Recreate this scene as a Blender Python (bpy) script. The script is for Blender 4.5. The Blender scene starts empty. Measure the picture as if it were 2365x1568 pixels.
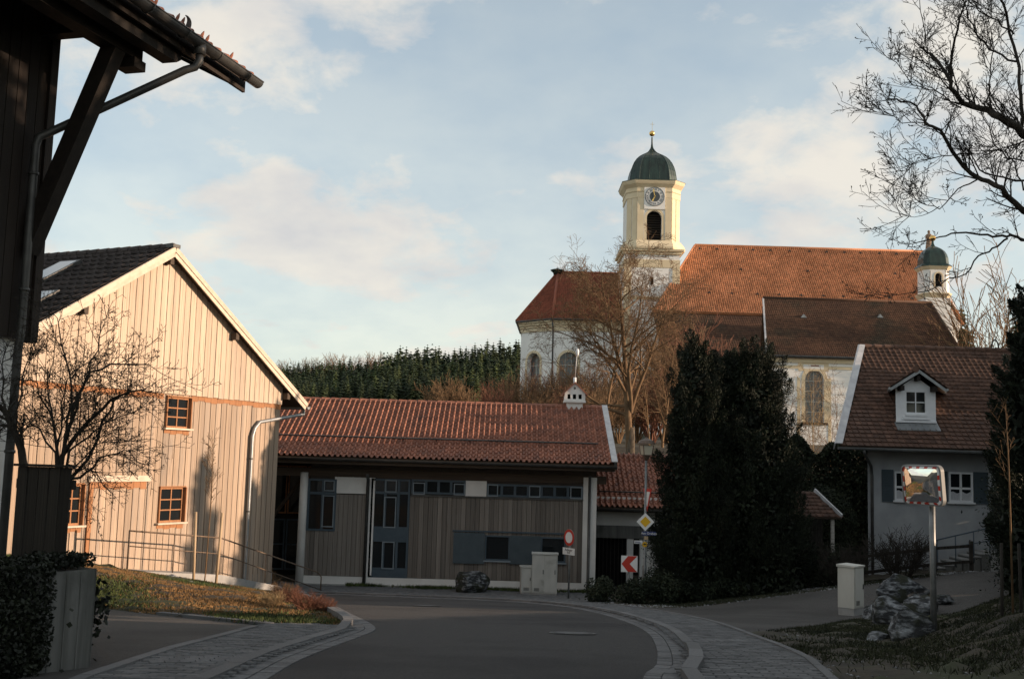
import bpy, bmesh, math, random
import numpy as np
from mathutils import Vector, Matrix
from mathutils.geometry import tessellate_polygon
R = math.radians
SC = bpy.context.scene
COL = SC.collection

# ------------------------------------------------------------------ camera
PW, PH, PF = 2365.0, 1568.0, 2500.0          # size of the picture the sketch was measured in, focal length in its pixels
TILT, ROLL = R(6.41), 0.0285
FWD = Vector((0, math.cos(TILT), math.sin(TILT)))
_u0 = Vector((0, -math.sin(TILT), math.cos(TILT)))
RIGHT = Vector((1, 0, 0)) * math.cos(ROLL) + _u0 * math.sin(ROLL)
UP = _u0 * math.cos(ROLL) - Vector((1, 0, 0)) * math.sin(ROLL)
cam_d = bpy.data.cameras.new('camera')
cam_d.sensor_width = 36.0
cam_d.lens = 36.0 * PF / PW
cam_d.clip_start, cam_d.clip_end = 0.1, 3000
cam = bpy.data.objects.new('camera', cam_d)
COL.objects.link(cam)
cam.matrix_world = Matrix(((RIGHT.x, UP.x, -FWD.x, 0), (RIGHT.y, UP.y, -FWD.y, 0), (RIGHT.z, UP.z, -FWD.z, 0), (0, 0, 0, 1)))
SC.camera = cam

# ------------------------------------------------------------------ light
SUN_AZ, SUN_EL = R(-7.5), R(10.2)               # azimuth from +x towards +y
sv = Vector((math.cos(SUN_AZ) * math.cos(SUN_EL), math.sin(SUN_AZ) * math.cos(SUN_EL), math.sin(SUN_EL)))
sun_d = bpy.data.lights.new('sun', 'SUN')
sun_d.energy, sun_d.angle, sun_d.color = 4.4, R(0.55), (1.0, 0.73, 0.525)
sun = bpy.data.objects.new('sun', sun_d)
COL.objects.link(sun)
sun.rotation_euler = (-sv).to_track_quat('-Z', 'Y').to_euler()
sun.location = sv * 300

world = bpy.data.worlds.new('World')
SC.world = world
world.use_nodes = True
SKY_STRENGTH = 0.15
CLOUD = 3.1
CL = (2.2, (21.0, 2.84, 0.0), 0.392, 0.58)
def build_world():
    nt = world.node_tree; N = nt.nodes; L = nt.links
    N.clear()
    out = N.new('ShaderNodeOutputWorld'); bg = N.new('ShaderNodeBackground')
    bg.inputs['Strength'].default_value = SKY_STRENGTH
    sky = N.new('ShaderNodeTexSky'); sky.sky_type = 'NISHITA'; sky.sun_disc = False
    sky.sun_elevation = SUN_EL; sky.sun_rotation = math.pi / 2 - SUN_AZ
    sky.air_density, sky.dust_density, sky.ozone_density, sky.altitude = 1.0, 0.6, 1.6, 700
    tc = N.new('ShaderNodeTexCoord'); sep = N.new('ShaderNodeSeparateXYZ')
    L.new(tc.outputs['Generated'], sep.inputs[0])
    def math_(op, a, b=None, clamp=False):
        m = N.new('ShaderNodeMath'); m.operation = op; m.use_clamp = clamp
        for i, v in enumerate((a, b)):
            if v is None: continue
            if isinstance(v, (int, float)): m.inputs[i].default_value = v
            else: L.new(v, m.inputs[i])
        return m.outputs[0]
    zz = math_('ADD', math_('MAXIMUM', sep.outputs['Z'], 0.0), 0.34)
    comb = N.new('ShaderNodeCombineXYZ')
    L.new(math_('DIVIDE', sep.outputs['X'], zz), comb.inputs[0]); L.new(math_('DIVIDE', sep.outputs['Y'], zz), comb.inputs[1])
    def noise(scale, detail, rough, off, dist=0.0):
        mp = N.new('ShaderNodeMapping'); mp.inputs['Location'].default_value = off
        L.new(comb.outputs[0], mp.inputs[0])
        n = N.new('ShaderNodeTexNoise'); n.inputs['Scale'].default_value = scale; n.inputs['Detail'].default_value = detail
        n.inputs['Roughness'].default_value = rough; n.inputs['Distortion'].default_value = dist
        L.new(mp.outputs[0], n.inputs['Vector'])
        return n.outputs[0]
    big = noise(CL[0], 8.0, 0.55, CL[1], 0.25)
    fine = noise(CL[0] * 3.7, 7.0, 0.6, (1.0, 5.0, 2.0), 0.3)
    mix = math_('ADD', math_('MULTIPLY', big, 0.72), math_('MULTIPLY', fine, 0.28))
    ramp = N.new('ShaderNodeMapRange'); ramp.interpolation_type = 'SMOOTHSTEP'
    ramp.inputs['From Min'].default_value = CL[2]; ramp.inputs['From Max'].default_value = CL[3]
    ramp.inputs['To Min'].default_value = 0.0; ramp.inputs['To Max'].default_value = 0.95
    L.new(mix, ramp.inputs['Value'])
    # shade side of the clouds
    tone = noise(CL[0] * 2.1, 5.0, 0.55, (9.0, 2.0, 4.0))
    cr = N.new('ShaderNodeValToRGB')
    cr.color_ramp.elements[0].position = 0.32; cr.color_ramp.elements[0].color = (0.88, 0.865, 0.86, 1)
    cr.color_ramp.elements[1].position = 0.62; cr.color_ramp.elements[1].color = (1.14, 1.07, 0.955, 1)
    L.new(tone, cr.inputs[0])
    vm = N.new('ShaderNodeVectorMath'); vm.operation = 'SCALE'; vm.inputs['Scale'].default_value = CLOUD
    L.new(cr.outputs[0], vm.inputs[0])
    # thin veil towards the horizon
    veil = N.new('ShaderNodeMapRange'); veil.interpolation_type = 'SMOOTHSTEP'
    veil.inputs['From Min'].default_value = 0.0; veil.inputs['From Max'].default_value = 0.5
    veil.inputs['To Min'].default_value = 0.72; veil.inputs['To Max'].default_value = 0.32
    L.new(sep.outputs['Z'], veil.inputs['Value'])
    fac = math_('MAXIMUM', ramp.outputs[0], veil.outputs[0])
    mx = N.new('ShaderNodeMixRGB'); L.new(fac, mx.inputs[0]); tint = N.new('ShaderNodeMixRGB'); tint.blend_type = 'MULTIPLY'; tint.inputs[0].default_value = 1.0; tint.inputs[2].default_value = (1.05, 1.08, 0.96, 1)
    L.new(sky.outputs[0], tint.inputs[1]); L.new(tint.outputs[0], mx.inputs[1]); L.new(vm.outputs[0], mx.inputs[2])
    L.new(mx.outputs[0], bg.inputs['Color']); L.new(bg.outputs[0], out.inputs['Surface'])
build_world()
SC.view_settings.view_transform = 'Standard'
SC.view_settings.look = 'None'
SC.view_settings.gamma = 1.0
SC.view_settings.use_curve_mapping = False
SC.view_settings.exposure = 0.74
SC.render.engine = 'CYCLES'
SC.cycles.max_bounces = 6

# ------------------------------------------------------------------ measuring helpers
def ray(x, y):
    return RIGHT * (x - PW / 2) - UP * (y - PH / 2) + FWD * PF
def at(x, y, Y):
    d = ray(x, y); return d * (Y / d.y)
def hit(x, y, O, n):
    d = ray(x, y); return d * (Vector(O).dot(n) / d.dot(n))
class Frame:
    """local axes of a wall: s to the right, d out of the wall, z up"""
    def __init__(f, O, s, d=None, z=(0, 0, 1)):
        f.O = Vector(O); f.s = Vector(s).normalized(); f.z = Vector(z).normalized()
        f.d = Vector(d).normalized() if d is not None else f.s.cross(f.z)
    def p(f, s, d, z): return f.O + f.s * s + f.d * d + f.z * z
    def loc(f, P): v = Vector(P) - f.O; return (v.dot(f.s), v.dot(f.d), v.dot(f.z))
    def px(f, x, y, d=0.0):
        q = f.loc(hit(x, y, f.O + f.d * d, f.d)); return q[0], q[2]
    def mat(f, s=0, d=0, z=0):
        o = f.p(s, d, z)
        return Matrix(((f.s.x, -f.d.x, f.z.x, o.x), (f.s.y, -f.d.y, f.z.y, o.y), (f.s.z, -f.d.z, f.z.z, o.z), (0, 0, 0, 1)))
def ss(a, b, x):
    t = np.clip((np.asarray(x, float) - a) / (b - a), 0, 1); return t * t * (3 - 2 * t)

# ------------------------------------------------------------------ materials
MATS = {}
def M(name, c1, c2=None, scale=4.0, stretch=(1, 1, 1), rough=0.8, bump=0.0, bscale=30.0, bstretch=None, orand=0.0, irand=0.0,
      metal=0.0, ramp=(0.35, 0.65), spec=0.35, c3=None, s3=0.6, r3=(0.55, 0.7), emit=None, coat=0.0, knots=None):
    m = bpy.data.materials.new(name); m.use_nodes = True
    nt = m.node_tree; N = nt.nodes; L = nt.links
    b = N['Principled BSDF']
    b.inputs['Roughness'].default_value = rough; b.inputs['Metallic'].default_value = metal
    b.inputs['Specular IOR Level'].default_value = spec
    tc = N.new('ShaderNodeTexCoord')
    oi = N.new('ShaderNodeObjectInfo')
    off = N.new('ShaderNodeVectorMath'); off.operation = 'SCALE'; off.inputs[0].default_value = (37.0, 19.0, 53.0)
    L.new(oi.outputs['Random'], off.inputs['Scale'])
    add = N.new('ShaderNodeVectorMath'); add.operation = 'ADD'
    L.new(tc.outputs['Object'], add.inputs[0]); L.new(off.outputs[0], add.inputs[1])
    def tex(sc, st, det=5.0):
        mp = N.new('ShaderNodeMapping'); mp.inputs['Scale'].default_value = st
        L.new(add.outputs[0], mp.inputs[0])
        n = N.new('ShaderNodeTexNoise'); n.inputs['Scale'].default_value = sc; n.inputs['Detail'].default_value = det; n.inputs['Roughness'].default_value = 0.6
        L.new(mp.outputs[0], n.inputs['Vector']); return n.outputs[0]
    col = None
    if c2 is not None:
        r = N.new('ShaderNodeValToRGB')
        r.color_ramp.elements[0].position, r.color_ramp.elements[1].position = ramp
        r.color_ramp.elements[0].color = (*c1, 1); r.color_ramp.elements[1].color = (*c2, 1)
        L.new(tex(scale, stretch), r.inputs[0]); col = r.outputs[0]
    if c3 is not None:
        mr = N.new('ShaderNodeMapRange'); mr.inputs['From Min'].default_value, mr.inputs['From Max'].default_value = r3
        L.new(tex(s3, (1, 1, 1)), mr.inputs['Value'])
        mx = N.new('ShaderNodeMixRGB'); L.new(mr.outputs[0], mx.inputs[0]); mx.inputs[2].default_value = (*c3, 1)
        if col is None: mx.inputs[1].default_value = (*c1, 1)
        else: L.new(col, mx.inputs[1])
        col = mx.outputs[0]
    if knots is not None:
        mp = N.new('ShaderNodeMapping'); mp.inputs['Scale'].default_value = (6, 6, 1.7)
        L.new(add.outputs[0], mp.inputs[0])
        vo = N.new('ShaderNodeTexVoronoi'); vo.inputs['Scale'].default_value = 1.0; L.new(mp.outputs[0], vo.inputs['Vector'])
        mr = N.new('ShaderNodeMapRange'); mr.inputs['From Min'].default_value, mr.inputs['From Max'].default_value = 0.20, 0.09
        L.new(vo.outputs['Distance'], mr.inputs['Value'])
        mx = N.new('ShaderNodeMixRGB'); L.new(mr.outputs[0], mx.inputs[0]); mx.inputs[2].default_value = (*knots, 1)
        if col is None: mx.inputs[1].default_value = (*c1, 1)
        else: L.new(col, mx.inputs[1])
        col = mx.outputs[0]
    if orand or irand:
        hs = N.new('ShaderNodeHueSaturation')
        if col is None: hs.inputs['Color'].default_value = (*c1, 1)
        else: L.new(col, hs.inputs['Color'])
        src, amt = (oi.outputs['Random'], orand) if orand else (None, irand)
        if src is None:
            g = N.new('ShaderNodeNewGeometry'); src = g.outputs['Random Per Island']
        mr = N.new('ShaderNodeMapRange'); mr.inputs['To Min'].default_value, mr.inputs['To Max'].default_value = 1 - amt, 1 + amt
        L.new(src, mr.inputs['Value'])
        val = mr.outputs[0]
        if orand and irand:
            g = N.new('ShaderNodeNewGeometry')
            mr2 = N.new('ShaderNodeMapRange'); mr2.inputs['To Min'].default_value, mr2.inputs['To Max'].default_value = 1 - irand, 1 + irand
            L.new(g.outputs['Random Per Island'], mr2.inputs['Value'])
            mm = N.new('ShaderNodeMath'); mm.operation = 'MULTIPLY'; L.new(val, mm.inputs[0]); L.new(mr2.outputs[0], mm.inputs[1]); val = mm.outputs[0]
        L.new(val, hs.inputs['Value']); col = hs.outputs[0]
    if col is None: b.inputs['Base Color'].default_value = (*c1, 1)
    else: L.new(col, b.inputs['Base Color'])
    if bump:
        bp = N.new('ShaderNodeBump'); bp.inputs['Strength'].default_value = bump; bp.inputs['Distance'].default_value = 0.02
        L.new(tex(bscale, bstretch or stretch, 4.0), bp.inputs['Height']); L.new(bp.outputs[0], b.inputs['Normal'])
    if emit:
        b.inputs['Emission Color'].default_value = (*emit[:3], 1); b.inputs['Emission Strength'].default_value = emit[3]
    if coat: b.inputs['Coat Weight'].default_value = coat
    MATS[name] = m
    return m
V = (14, 14, 0.35)
M('larch', (0.40, 0.31, 0.225), (0.56, 0.46, 0.36), 1.3, V, 0.85, 0.35, 3.0, orand=0.09, knots=(0.22, 0.14, 0.09), c3=(0.38, 0.31, 0.25), s3=0.8, r3=(0.52, 0.75))
M('larch_old', (0.275, 0.205, 0.15), (0.47, 0.365, 0.272), 1.3, V, 0.88, 0.45, 3.0, orand=0.15, knots=(0.13, 0.085, 0.055), c3=(0.27, 0.225, 0.185), s3=0.7, r3=(0.48, 0.7))
M('larch_pale', (0.50, 0.42, 0.33), (0.60, 0.51, 0.41), 2.0, (3, 3, 3), 0.85, 0.15, 20.0, orand=0.06)
M('fresh_wood', (0.26, 0.115, 0.048), (0.36, 0.17, 0.075), 2.0, V, 0.7, 0.2, 3.0, orand=0.1)
M('barn_core', (0.10, 0.05, 0.026), (0.14, 0.068, 0.034), 2.0, V, 0.9)
M('grey_board', (0.12, 0.106, 0.092), (0.235, 0.213, 0.188), 1.3, V, 0.85, 0.35, 3.0, orand=0.28, knots=(0.10, 0.075, 0.06))
M('grey_core', (0.05, 0.042, 0.036), (0.07, 0.058, 0.05), 3.0)
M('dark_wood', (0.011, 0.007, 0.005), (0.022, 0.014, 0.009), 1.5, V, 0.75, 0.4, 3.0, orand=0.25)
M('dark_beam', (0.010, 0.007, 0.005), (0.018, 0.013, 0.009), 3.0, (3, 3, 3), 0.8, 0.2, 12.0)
M('soffit_wood', (0.05, 0.036, 0.026), (0.085, 0.062, 0.045), 1.5, (0.4, 12, 12), 0.8, 0.2, 3.0)
M('old_fence', (0.020, 0.018, 0.015), (0.045, 0.039, 0.032), 1.5, V, 0.9, 0.4, 3.0, orand=0.25)
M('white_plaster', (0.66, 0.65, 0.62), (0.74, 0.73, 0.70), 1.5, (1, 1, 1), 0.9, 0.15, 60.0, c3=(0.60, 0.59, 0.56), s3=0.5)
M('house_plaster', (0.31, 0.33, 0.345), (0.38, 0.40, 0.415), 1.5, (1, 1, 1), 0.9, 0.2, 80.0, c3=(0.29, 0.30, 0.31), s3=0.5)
M('church_white', (0.78, 0.775, 0.745), (0.85, 0.845, 0.81), 0.5, (1, 1, 0.5), 0.9, 0.1, 10.0, c3=(0.70, 0.69, 0.65), s3=0.15)
M('church_yellow', (0.66, 0.555, 0.375), (0.73, 0.625, 0.44), 0.8, (1, 1, 1), 0.9, 0.1, 10.0)
M('church_stain', (0.45, 0.40, 0.30), (0.62, 0.56, 0.44), 0.9, (1, 1, 1), 0.9, 0.1, 10.0)
M('red_tile', (0.20, 0.076, 0.044), (0.34, 0.132, 0.076), 3.0, (1, 1, 1), 0.6, 0.15, 40.0, orand=0.22, irand=0.0, c3=(0.13, 0.06, 0.045), s3=1.0, spec=0.5)
M('red_tile_mass', (0.20, 0.076, 0.044), (0.34, 0.132, 0.076), 3.0, (1, 1, 1), 0.6, 0.15, 40.0, irand=0.24, c3=(0.13, 0.06, 0.045), s3=1.0, spec=0.5)
M('brown_tile', (0.070, 0.038, 0.026), (0.115, 0.062, 0.042), 3.0, (1, 1, 1), 0.75, 0.15, 40.0, orand=0.25)
M('brown_tile_mass', (0.070, 0.038, 0.026), (0.115, 0.062, 0.042), 3.0, (1, 1, 1), 0.75, 0.15, 40.0, irand=0.25)
M('orange_tile', (0.42, 0.18, 0.085), (0.58, 0.26, 0.13), 0.35, (1, 1, 1), 0.75, irand=0.22, c3=(0.34, 0.15, 0.075), s3=0.12)
M('choir_tile', (0.20, 0.062, 0.036), (0.28, 0.088, 0.05), 0.35, (1, 1, 1), 0.8, irand=0.2)
M('mossy_tile', (0.062, 0.032, 0.020), (0.105, 0.052, 0.030), 0.25, (1, 1, 1), 0.85, irand=0.25, c3=(0.045, 0.034, 0.022), s3=0.2, r3=(0.5, 0.65))
M('slate_tile', (0.030, 0.024, 0.022), (0.055, 0.044, 0.040), 1.5, (1, 1, 1), 0.8, irand=0.25)
M('zinc', (0.22, 0.235, 0.24), (0.32, 0.335, 0.34), 3.0, (1, 1, 0.3), 0.45, metal=0.6, spec=0.5)
M('zinc_dark', (0.06, 0.06, 0.058), (0.10, 0.10, 0.095), 3.0, (1, 1, 1), 0.5, metal=0.5)
M('verge_metal', (0.42, 0.42, 0.43), (0.55, 0.55, 0.55), 3.0, (1, 1, 1), 0.6, metal=0.2)
M('galvanised', (0.16, 0.17, 0.17), (0.25, 0.26, 0.26), 6.0, (1, 1, 1), 0.5, metal=0.6)
M('rusty_rail', (0.10, 0.075, 0.055), (0.20, 0.14, 0.095), 6.0, (1, 1, 1), 0.6, metal=0.3)
M('copper_patina', (0.010, 0.020, 0.017), (0.024, 0.050, 0.040), 1.1, (2, 2, 0.25), 0.38, metal=0.4, spec=0.6, c3=(0.05, 0.085, 0.07), s3=0.25, r3=(0.6, 0.8))
M('gold', (0.80, 0.52, 0.17), rough=0.28, metal=0.9)
M('steel_blue', (0.050, 0.075, 0.095), (0.065, 0.092, 0.115), 3.0, rough=0.55)
M('pale_frame', (0.18, 0.22, 0.25), (0.22, 0.26, 0.29), 3.0, rough=0.5)
M('shutter_blue', (0.050, 0.070, 0.083), (0.064, 0.087, 0.102), 3.0, rough=0.6, orand=0.08)
M('white_paint', (0.68, 0.70, 0.72), (0.75, 0.77, 0.78), 3.0, rough=0.5)
M('glass', (0.012, 0.015, 0.017), rough=0.06, spec=0.5)
M('skylight_glass', (0.25, 0.32, 0.38), rough=0.05, spec=0.9, metal=0.5)
M('leaded_glass', (0.05, 0.06, 0.065), (0.09, 0.10, 0.105), 2.0, rough=0.18, spec=0.6)
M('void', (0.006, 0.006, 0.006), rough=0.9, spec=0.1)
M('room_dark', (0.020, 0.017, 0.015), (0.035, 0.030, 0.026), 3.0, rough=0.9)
M('curtain', (0.42, 0.43, 0.45), (0.52, 0.53, 0.55), 8.0, (6, 6, 1), 0.9)
M('concrete', (0.10, 0.102, 0.095), (0.16, 0.162, 0.152), 1.6, (6, 6, 0.5), 0.9, 0.4, 5.0, c3=(0.07, 0.073, 0.064), s3=1.6)
M('smooth_concrete', (0.26, 0.26, 0.25), (0.34, 0.34, 0.33), 3.0, (1, 1, 1), 0.9, 0.25, 40.0)
M('asphalt', (0.036, 0.036, 0.037), (0.066, 0.065, 0.064), 34.0, (1, 1, 1), 0.82, 1.0, 160.0, c3=(0.028, 0.028, 0.030), s3=0.35, r3=(0.45, 0.6))
M('asphalt_worn', (0.066, 0.063, 0.060), (0.108, 0.104, 0.098), 30.0, (1, 1, 1), 0.9, 1.0, 150.0, c3=(0.062, 0.06, 0.057), s3=0.35, r3=(0.45, 0.6))
M('paver', (0.095, 0.098, 0.10), (0.15, 0.154, 0.157), 6.0, (1, 1, 1), 0.9, 0.5, 80.0, orand=0.22)
M('paver_mass', (0.095, 0.098, 0.10), (0.15, 0.154, 0.157), 6.0, (1, 1, 1), 0.9, 0.5, 80.0, irand=0.24)
M('paver_joint', (0.055, 0.056, 0.052), (0.085, 0.086, 0.08), 6.0, rough=0.95)
M('granite', (0.10, 0.103, 0.106), (0.17, 0.173, 0.176), 40.0, (1, 1, 1), 0.85, 0.4, 60.0, orand=0.18)
M('granite_mass', (0.092, 0.095, 0.098), (0.155, 0.158, 0.161), 40.0, (1, 1, 1), 0.85, 0.4, 60.0, irand=0.2)
M('soil', (0.026, 0.023, 0.017), (0.060, 0.050, 0.034), 2.5, (1, 1, 1), 0.95, 0.8, 12.0, c3=(0.035, 0.042, 0.016), s3=0.7, r3=(0.5, 0.62))
M('dry_grass', (0.11, 0.066, 0.026), (0.27, 0.155, 0.062), 1.0, rough=0.9, irand=0.45)
M('green_grass', (0.028, 0.045, 0.012), (0.075, 0.098, 0.028), 1.0, rough=0.85, irand=0.45)
M('dark_grass', (0.014, 0.019, 0.008), (0.036, 0.040, 0.017), 1.0, rough=0.85, irand=0.45)
M('pebble', (0.12, 0.125, 0.13), (0.30, 0.305, 0.31), 6.0, rough=0.85, irand=0.3)
M('rock', (0.030, 0.032, 0.034), (0.30, 0.32, 0.335), 4.5, (1, 1, 3.0), 0.85, 1.0, 9.0, ramp=(0.46, 0.70), c3=(0.035, 0.038, 0.028), s3=2.6, r3=(0.50, 0.60), spec=0.1)
M('bark', (0.055, 0.042, 0.030), (0.15, 0.115, 0.078), 5.0, (3, 3, 0.6), 0.9, 0.6, 12.0)
M('dark_bark', (0.020, 0.017, 0.014), (0.045, 0.038, 0.030), 5.0, (3, 3, 0.6), 0.9, 0.5, 20.0)
M('brown_twig', (0.11, 0.068, 0.036), (0.21, 0.13, 0.068), 2.0, rough=0.9, orand=0.15)
M('red_twig', (0.12, 0.050, 0.032), (0.20, 0.09, 0.055), 2.0, rough=0.9, orand=0.15)
M('pale_twig', (0.24, 0.17, 0.09), (0.36, 0.26, 0.14), 2.0, rough=0.9)
M('bud', (0.020, 0.018, 0.010), (0.05, 0.042, 0.022), 3.0, rough=0.8, irand=0.3)
M('birch_bark', (0.42, 0.40, 0.36), (0.10, 0.09, 0.08), 4.0, (0.6, 0.6, 5), 0.8, ramp=(0.55, 0.68))
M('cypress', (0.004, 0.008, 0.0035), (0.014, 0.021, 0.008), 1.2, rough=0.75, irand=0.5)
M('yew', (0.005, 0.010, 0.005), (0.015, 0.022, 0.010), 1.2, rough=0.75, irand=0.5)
M('spruce', (0.014, 0.030, 0.013), (0.060, 0.078, 0.026), 0.14, rough=0.8, irand=0.35, orand=0.3)
M('spruce_mass', (0.012, 0.024, 0.010), (0.045, 0.058, 0.020), 0.14, rough=0.8, irand=0.35)
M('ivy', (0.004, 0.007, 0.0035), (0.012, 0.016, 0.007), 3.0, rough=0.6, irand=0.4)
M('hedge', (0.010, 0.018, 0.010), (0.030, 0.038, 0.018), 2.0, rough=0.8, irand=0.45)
M('sign_white', (0.74, 0.74, 0.72), rough=0.4)
M('sign_red', (0.50, 0.045, 0.028), rough=0.4)
M('sign_yellow', (0.72, 0.42, 0.02), rough=0.4)
M('sign_blue', (0.03, 0.05, 0.15), rough=0.4)
M('sign_black', (0.02, 0.02, 0.02), rough=0.5)
M('sign_grey', (0.20, 0.21, 0.21), rough=0.5)
M('cabinet_grey', (0.40, 0.41, 0.385), (0.50, 0.51, 0.48), 2.0, (1, 1, 0.4), 0.6, c3=(0.30, 0.31, 0.28), s3=1.6, r3=(0.56, 0.7))
M('cabinet_cream', (0.46, 0.455, 0.41), (0.54, 0.535, 0.485), 2.0, (1, 1, 0.4), 0.6)
M('mirror', (0.86, 0.87, 0.88), rough=0.02, metal=1.0)
M('lamp_glass', (0.46, 0.42, 0.33), rough=0.3, spec=0.5)
M('lamp_roof', (0.10, 0.075, 0.06), (0.15, 0.11, 0.085), 8.0, rough=0.5, metal=0.3)
M('bright_spot', (0.8, 0.75, 0.6), emit=(1.0, 0.78, 0.45, 5.0))
M('statue_stone', (0.20, 0.14, 0.10), (0.32, 0.23, 0.16), 4.0, rough=0.9)
M('stake_wood', (0.36, 0.26, 0.16), (0.48, 0.36, 0.23), 3.0, (8, 8, 0.5), 0.8)
M('clock_face', (0.58, 0.59, 0.58), rough=0.6)
M('clock_dark', (0.055, 0.07, 0.08), rough=0.6)

# ------------------------------------------------------------------ mesh builder
class MB:
    def __init__(b): b.v = []; b.f = []; b.sm = []
    def add(b, vs, fs, smooth=False):
        o = len(b.v); b.v.extend([Vector(v) for v in vs]); b.f.extend([tuple(i + o for i in f) for f in fs]); b.sm.extend([smooth] * len(fs)); return b
    def hexa(b, c):   # 8 corners: bottom 0-3 ccw, top 4-7
        return b.add(c, [(3, 2, 1, 0), (4, 5, 6, 7), (0, 1, 5, 4), (1, 2, 6, 5), (2, 3, 7, 6), (3, 0, 4, 7)])
    def box(b, x0, x1, y0, y1, z0, z1):
        return b.hexa([(x0, y0, z0), (x1, y0, z0), (x1, y1, z0), (x0, y1, z0), (x0, y0, z1), (x1, y0, z1), (x1, y1, z1), (x0, y1, z1)])
    def fbox(b, f, s0, s1, d0, d1, z0, z1):
        # s right, d outward: handed so that faces point out
        c = [f.p(s0, d1, z0), f.p(s1, d1, z0), f.p(s1, d0, z0), f.p(s0, d0, z0), f.p(s0, d1, z1), f.p(s1, d1, z1), f.p(s1, d0, z1), f.p(s0, d0, z1)]
        return b.hexa(c)
    def prism(b, poly, ext):
        """polygon of points pushed along ext"""
        n = len(poly); e = Vector(ext); P = [Vector(p) for p in poly]; Q = [p + e for p in P]
        fs = [tuple(range(n)), tuple(range(2 * n - 1, n - 1, -1))] + [(i, i + n, (i + 1) % n + n, (i + 1) % n) for i in range(n)]
        return b.add(P + Q, fs)
    def beam(b, p0, p1, w, h, up=(0, 0, 1)):
        p0, p1 = Vector(p0), Vector(p1); t = (p1 - p0).normalized(); u = Vector(up); s = t.cross(u)
        if s.length < 1e-4: s = t.cross(Vector((1, 0, 0)))
        s.normalize(); u = s.cross(t)
        a, c = s * (w / 2), u * (h / 2)
        return b.hexa([p0 - a - c, p0 + a - c, p1 + a - c, p1 - a - c, p0 - a + c, p0 + a + c, p1 + a + c, p1 - a + c])
    def tube(b, pts, rad, n=8, cap=True, smooth=True):
        pts = [Vector(p) for p in pts]; m = len(pts)
        if not hasattr(rad, '__len__'): rad = [rad] * m
        ref = None; vs = []
        for i, p in enumerate(pts):
            t = pts[min(i + 1, m - 1)] - pts[max(i - 1, 0)]
            if t.length < 1e-9: t = Vector((0, 0, 1))
            t.normalize()
            if ref is None:
                ref = t.cross(Vector((0, 0, 1)) if abs(t.z) < 0.9 else Vector((1, 0, 0)))
            ref = ref - t * ref.dot(t)
            if ref.length < 1e-6: ref = t.cross(Vector((0.3, 1, 0.2)))
            ref.normalize(); w = t.cross(ref)
            for k in range(n):
                a = 2 * math.pi * k / n; vs.append(p + (ref * math.cos(a) + w * math.sin(a)) * rad[i])
        fs = [(i * n + k, i * n + (k + 1) % n, (i + 1) * n + (k + 1) % n, (i + 1) * n + k) for i in range(m - 1) for k in range(n)]
        b.add(vs, fs, smooth)
        if cap:
            o = len(b.v) - len(vs)
            b.f.append(tuple(o + k for k in range(n - 1, -1, -1))); b.sm.append(False)
            b.f.append(tuple(o + (m - 1) * n + k for k in range(n))); b.sm.append(False)
        return b
    def lathe(b, c, prof, n=16, smooth=True, ang0=0.0, scale=(1, 1)):
        c = Vector(c); vs = []
        for r, z in prof:
            for k in range(n):
                a = ang0 + 2 * math.pi * k / n; vs.append(c + Vector((r * math.cos(a) * scale[0], r * math.sin(a) * scale[1], z)))
        m = len(prof)
        fs = [(i * n + k, i * n + (k + 1) % n, (i + 1) * n + (k + 1) % n, (i + 1) * n + k) for i in range(m - 1) for k in range(n)]
        b.add(vs, fs, smooth)
        o = len(b.v) - len(vs)
        b.f.append(tuple(o + k for k in range(n - 1, -1, -1))); b.sm.append(False)
        b.f.append(tuple(o + (m - 1) * n + k for k in range(n))); b.sm.append(False)
        return b
    def holed(b, f, outer, holes, d=0.0, depth=0.3):
        """wall face with openings: the face tessellated, the reveals going back by depth"""
        loops = [outer] + holes
        flat = [p for l in loops for p in l]
        tris = tessellate_polygon([[Vector((p[0], p[1], 0)) for p in l] for l in loops])
        vs = [f.p(p[0], d, p[1]) for p in flat]; fs = []
        for t in tris:
            a, c, e = (flat[i] for i in t)
            area = (c[0] - a[0]) * (e[1] - a[1]) - (c[1] - a[1]) * (e[0] - a[0])
            fs.append(tuple(t) if area > 0 else (t[0], t[2], t[1]))
        b.add(vs, fs)
        for l in holes:
            n = len(l)
            b.add([f.p(p[0], d, p[1]) for p in l] + [f.p(p[0], d - depth, p[1]) for p in l], [(i, (i + 1) % n, (i + 1) % n + n, i + n) for i in range(n)])
        return b
    def build(b, name, mat, parent=None, loc=None, label=None, kind=None, cat=None, group=None):
        me = bpy.data.meshes.new(name)
        base = root_loc(parent) if parent is not None else Vector(loc if loc is not None else (0, 0, 0))
        me.from_pydata([v - base for v in b.v], [], b.f)
        if any(b.sm): me.polygons.foreach_set('use_smooth', b.sm)
        me.materials.append(MATS[mat]); me.update()
        return link(name, me, parent, base, label, kind, cat, group)
def root_loc(o):
    while o.parent is not None: o = o.parent
    return o.location.copy()
def link(name, me, parent=None, base=(0, 0, 0), label=None, kind=None, cat=None, group=None):
    o = bpy.data.objects.new(name, me); COL.objects.link(o)
    if parent is not None: o.parent = parent
    else: o.location = base
    return tag(o, label, cat, group, kind)
def tag(o, label=None, cat=None, group=None, kind=None):
    if label: o['label'] = label
    if cat: o['category'] = cat
    if group: o['group'] = group
    if kind: o['kind'] = kind
    return o
def thing(name, loc, label=None, cat=None, group=None, kind=None):
    o = bpy.data.objects.new(name, None); o.empty_display_size = 0.3; COL.objects.link(o); o.location = Vector(loc)
    return tag(o, label, cat, group, kind)
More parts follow.
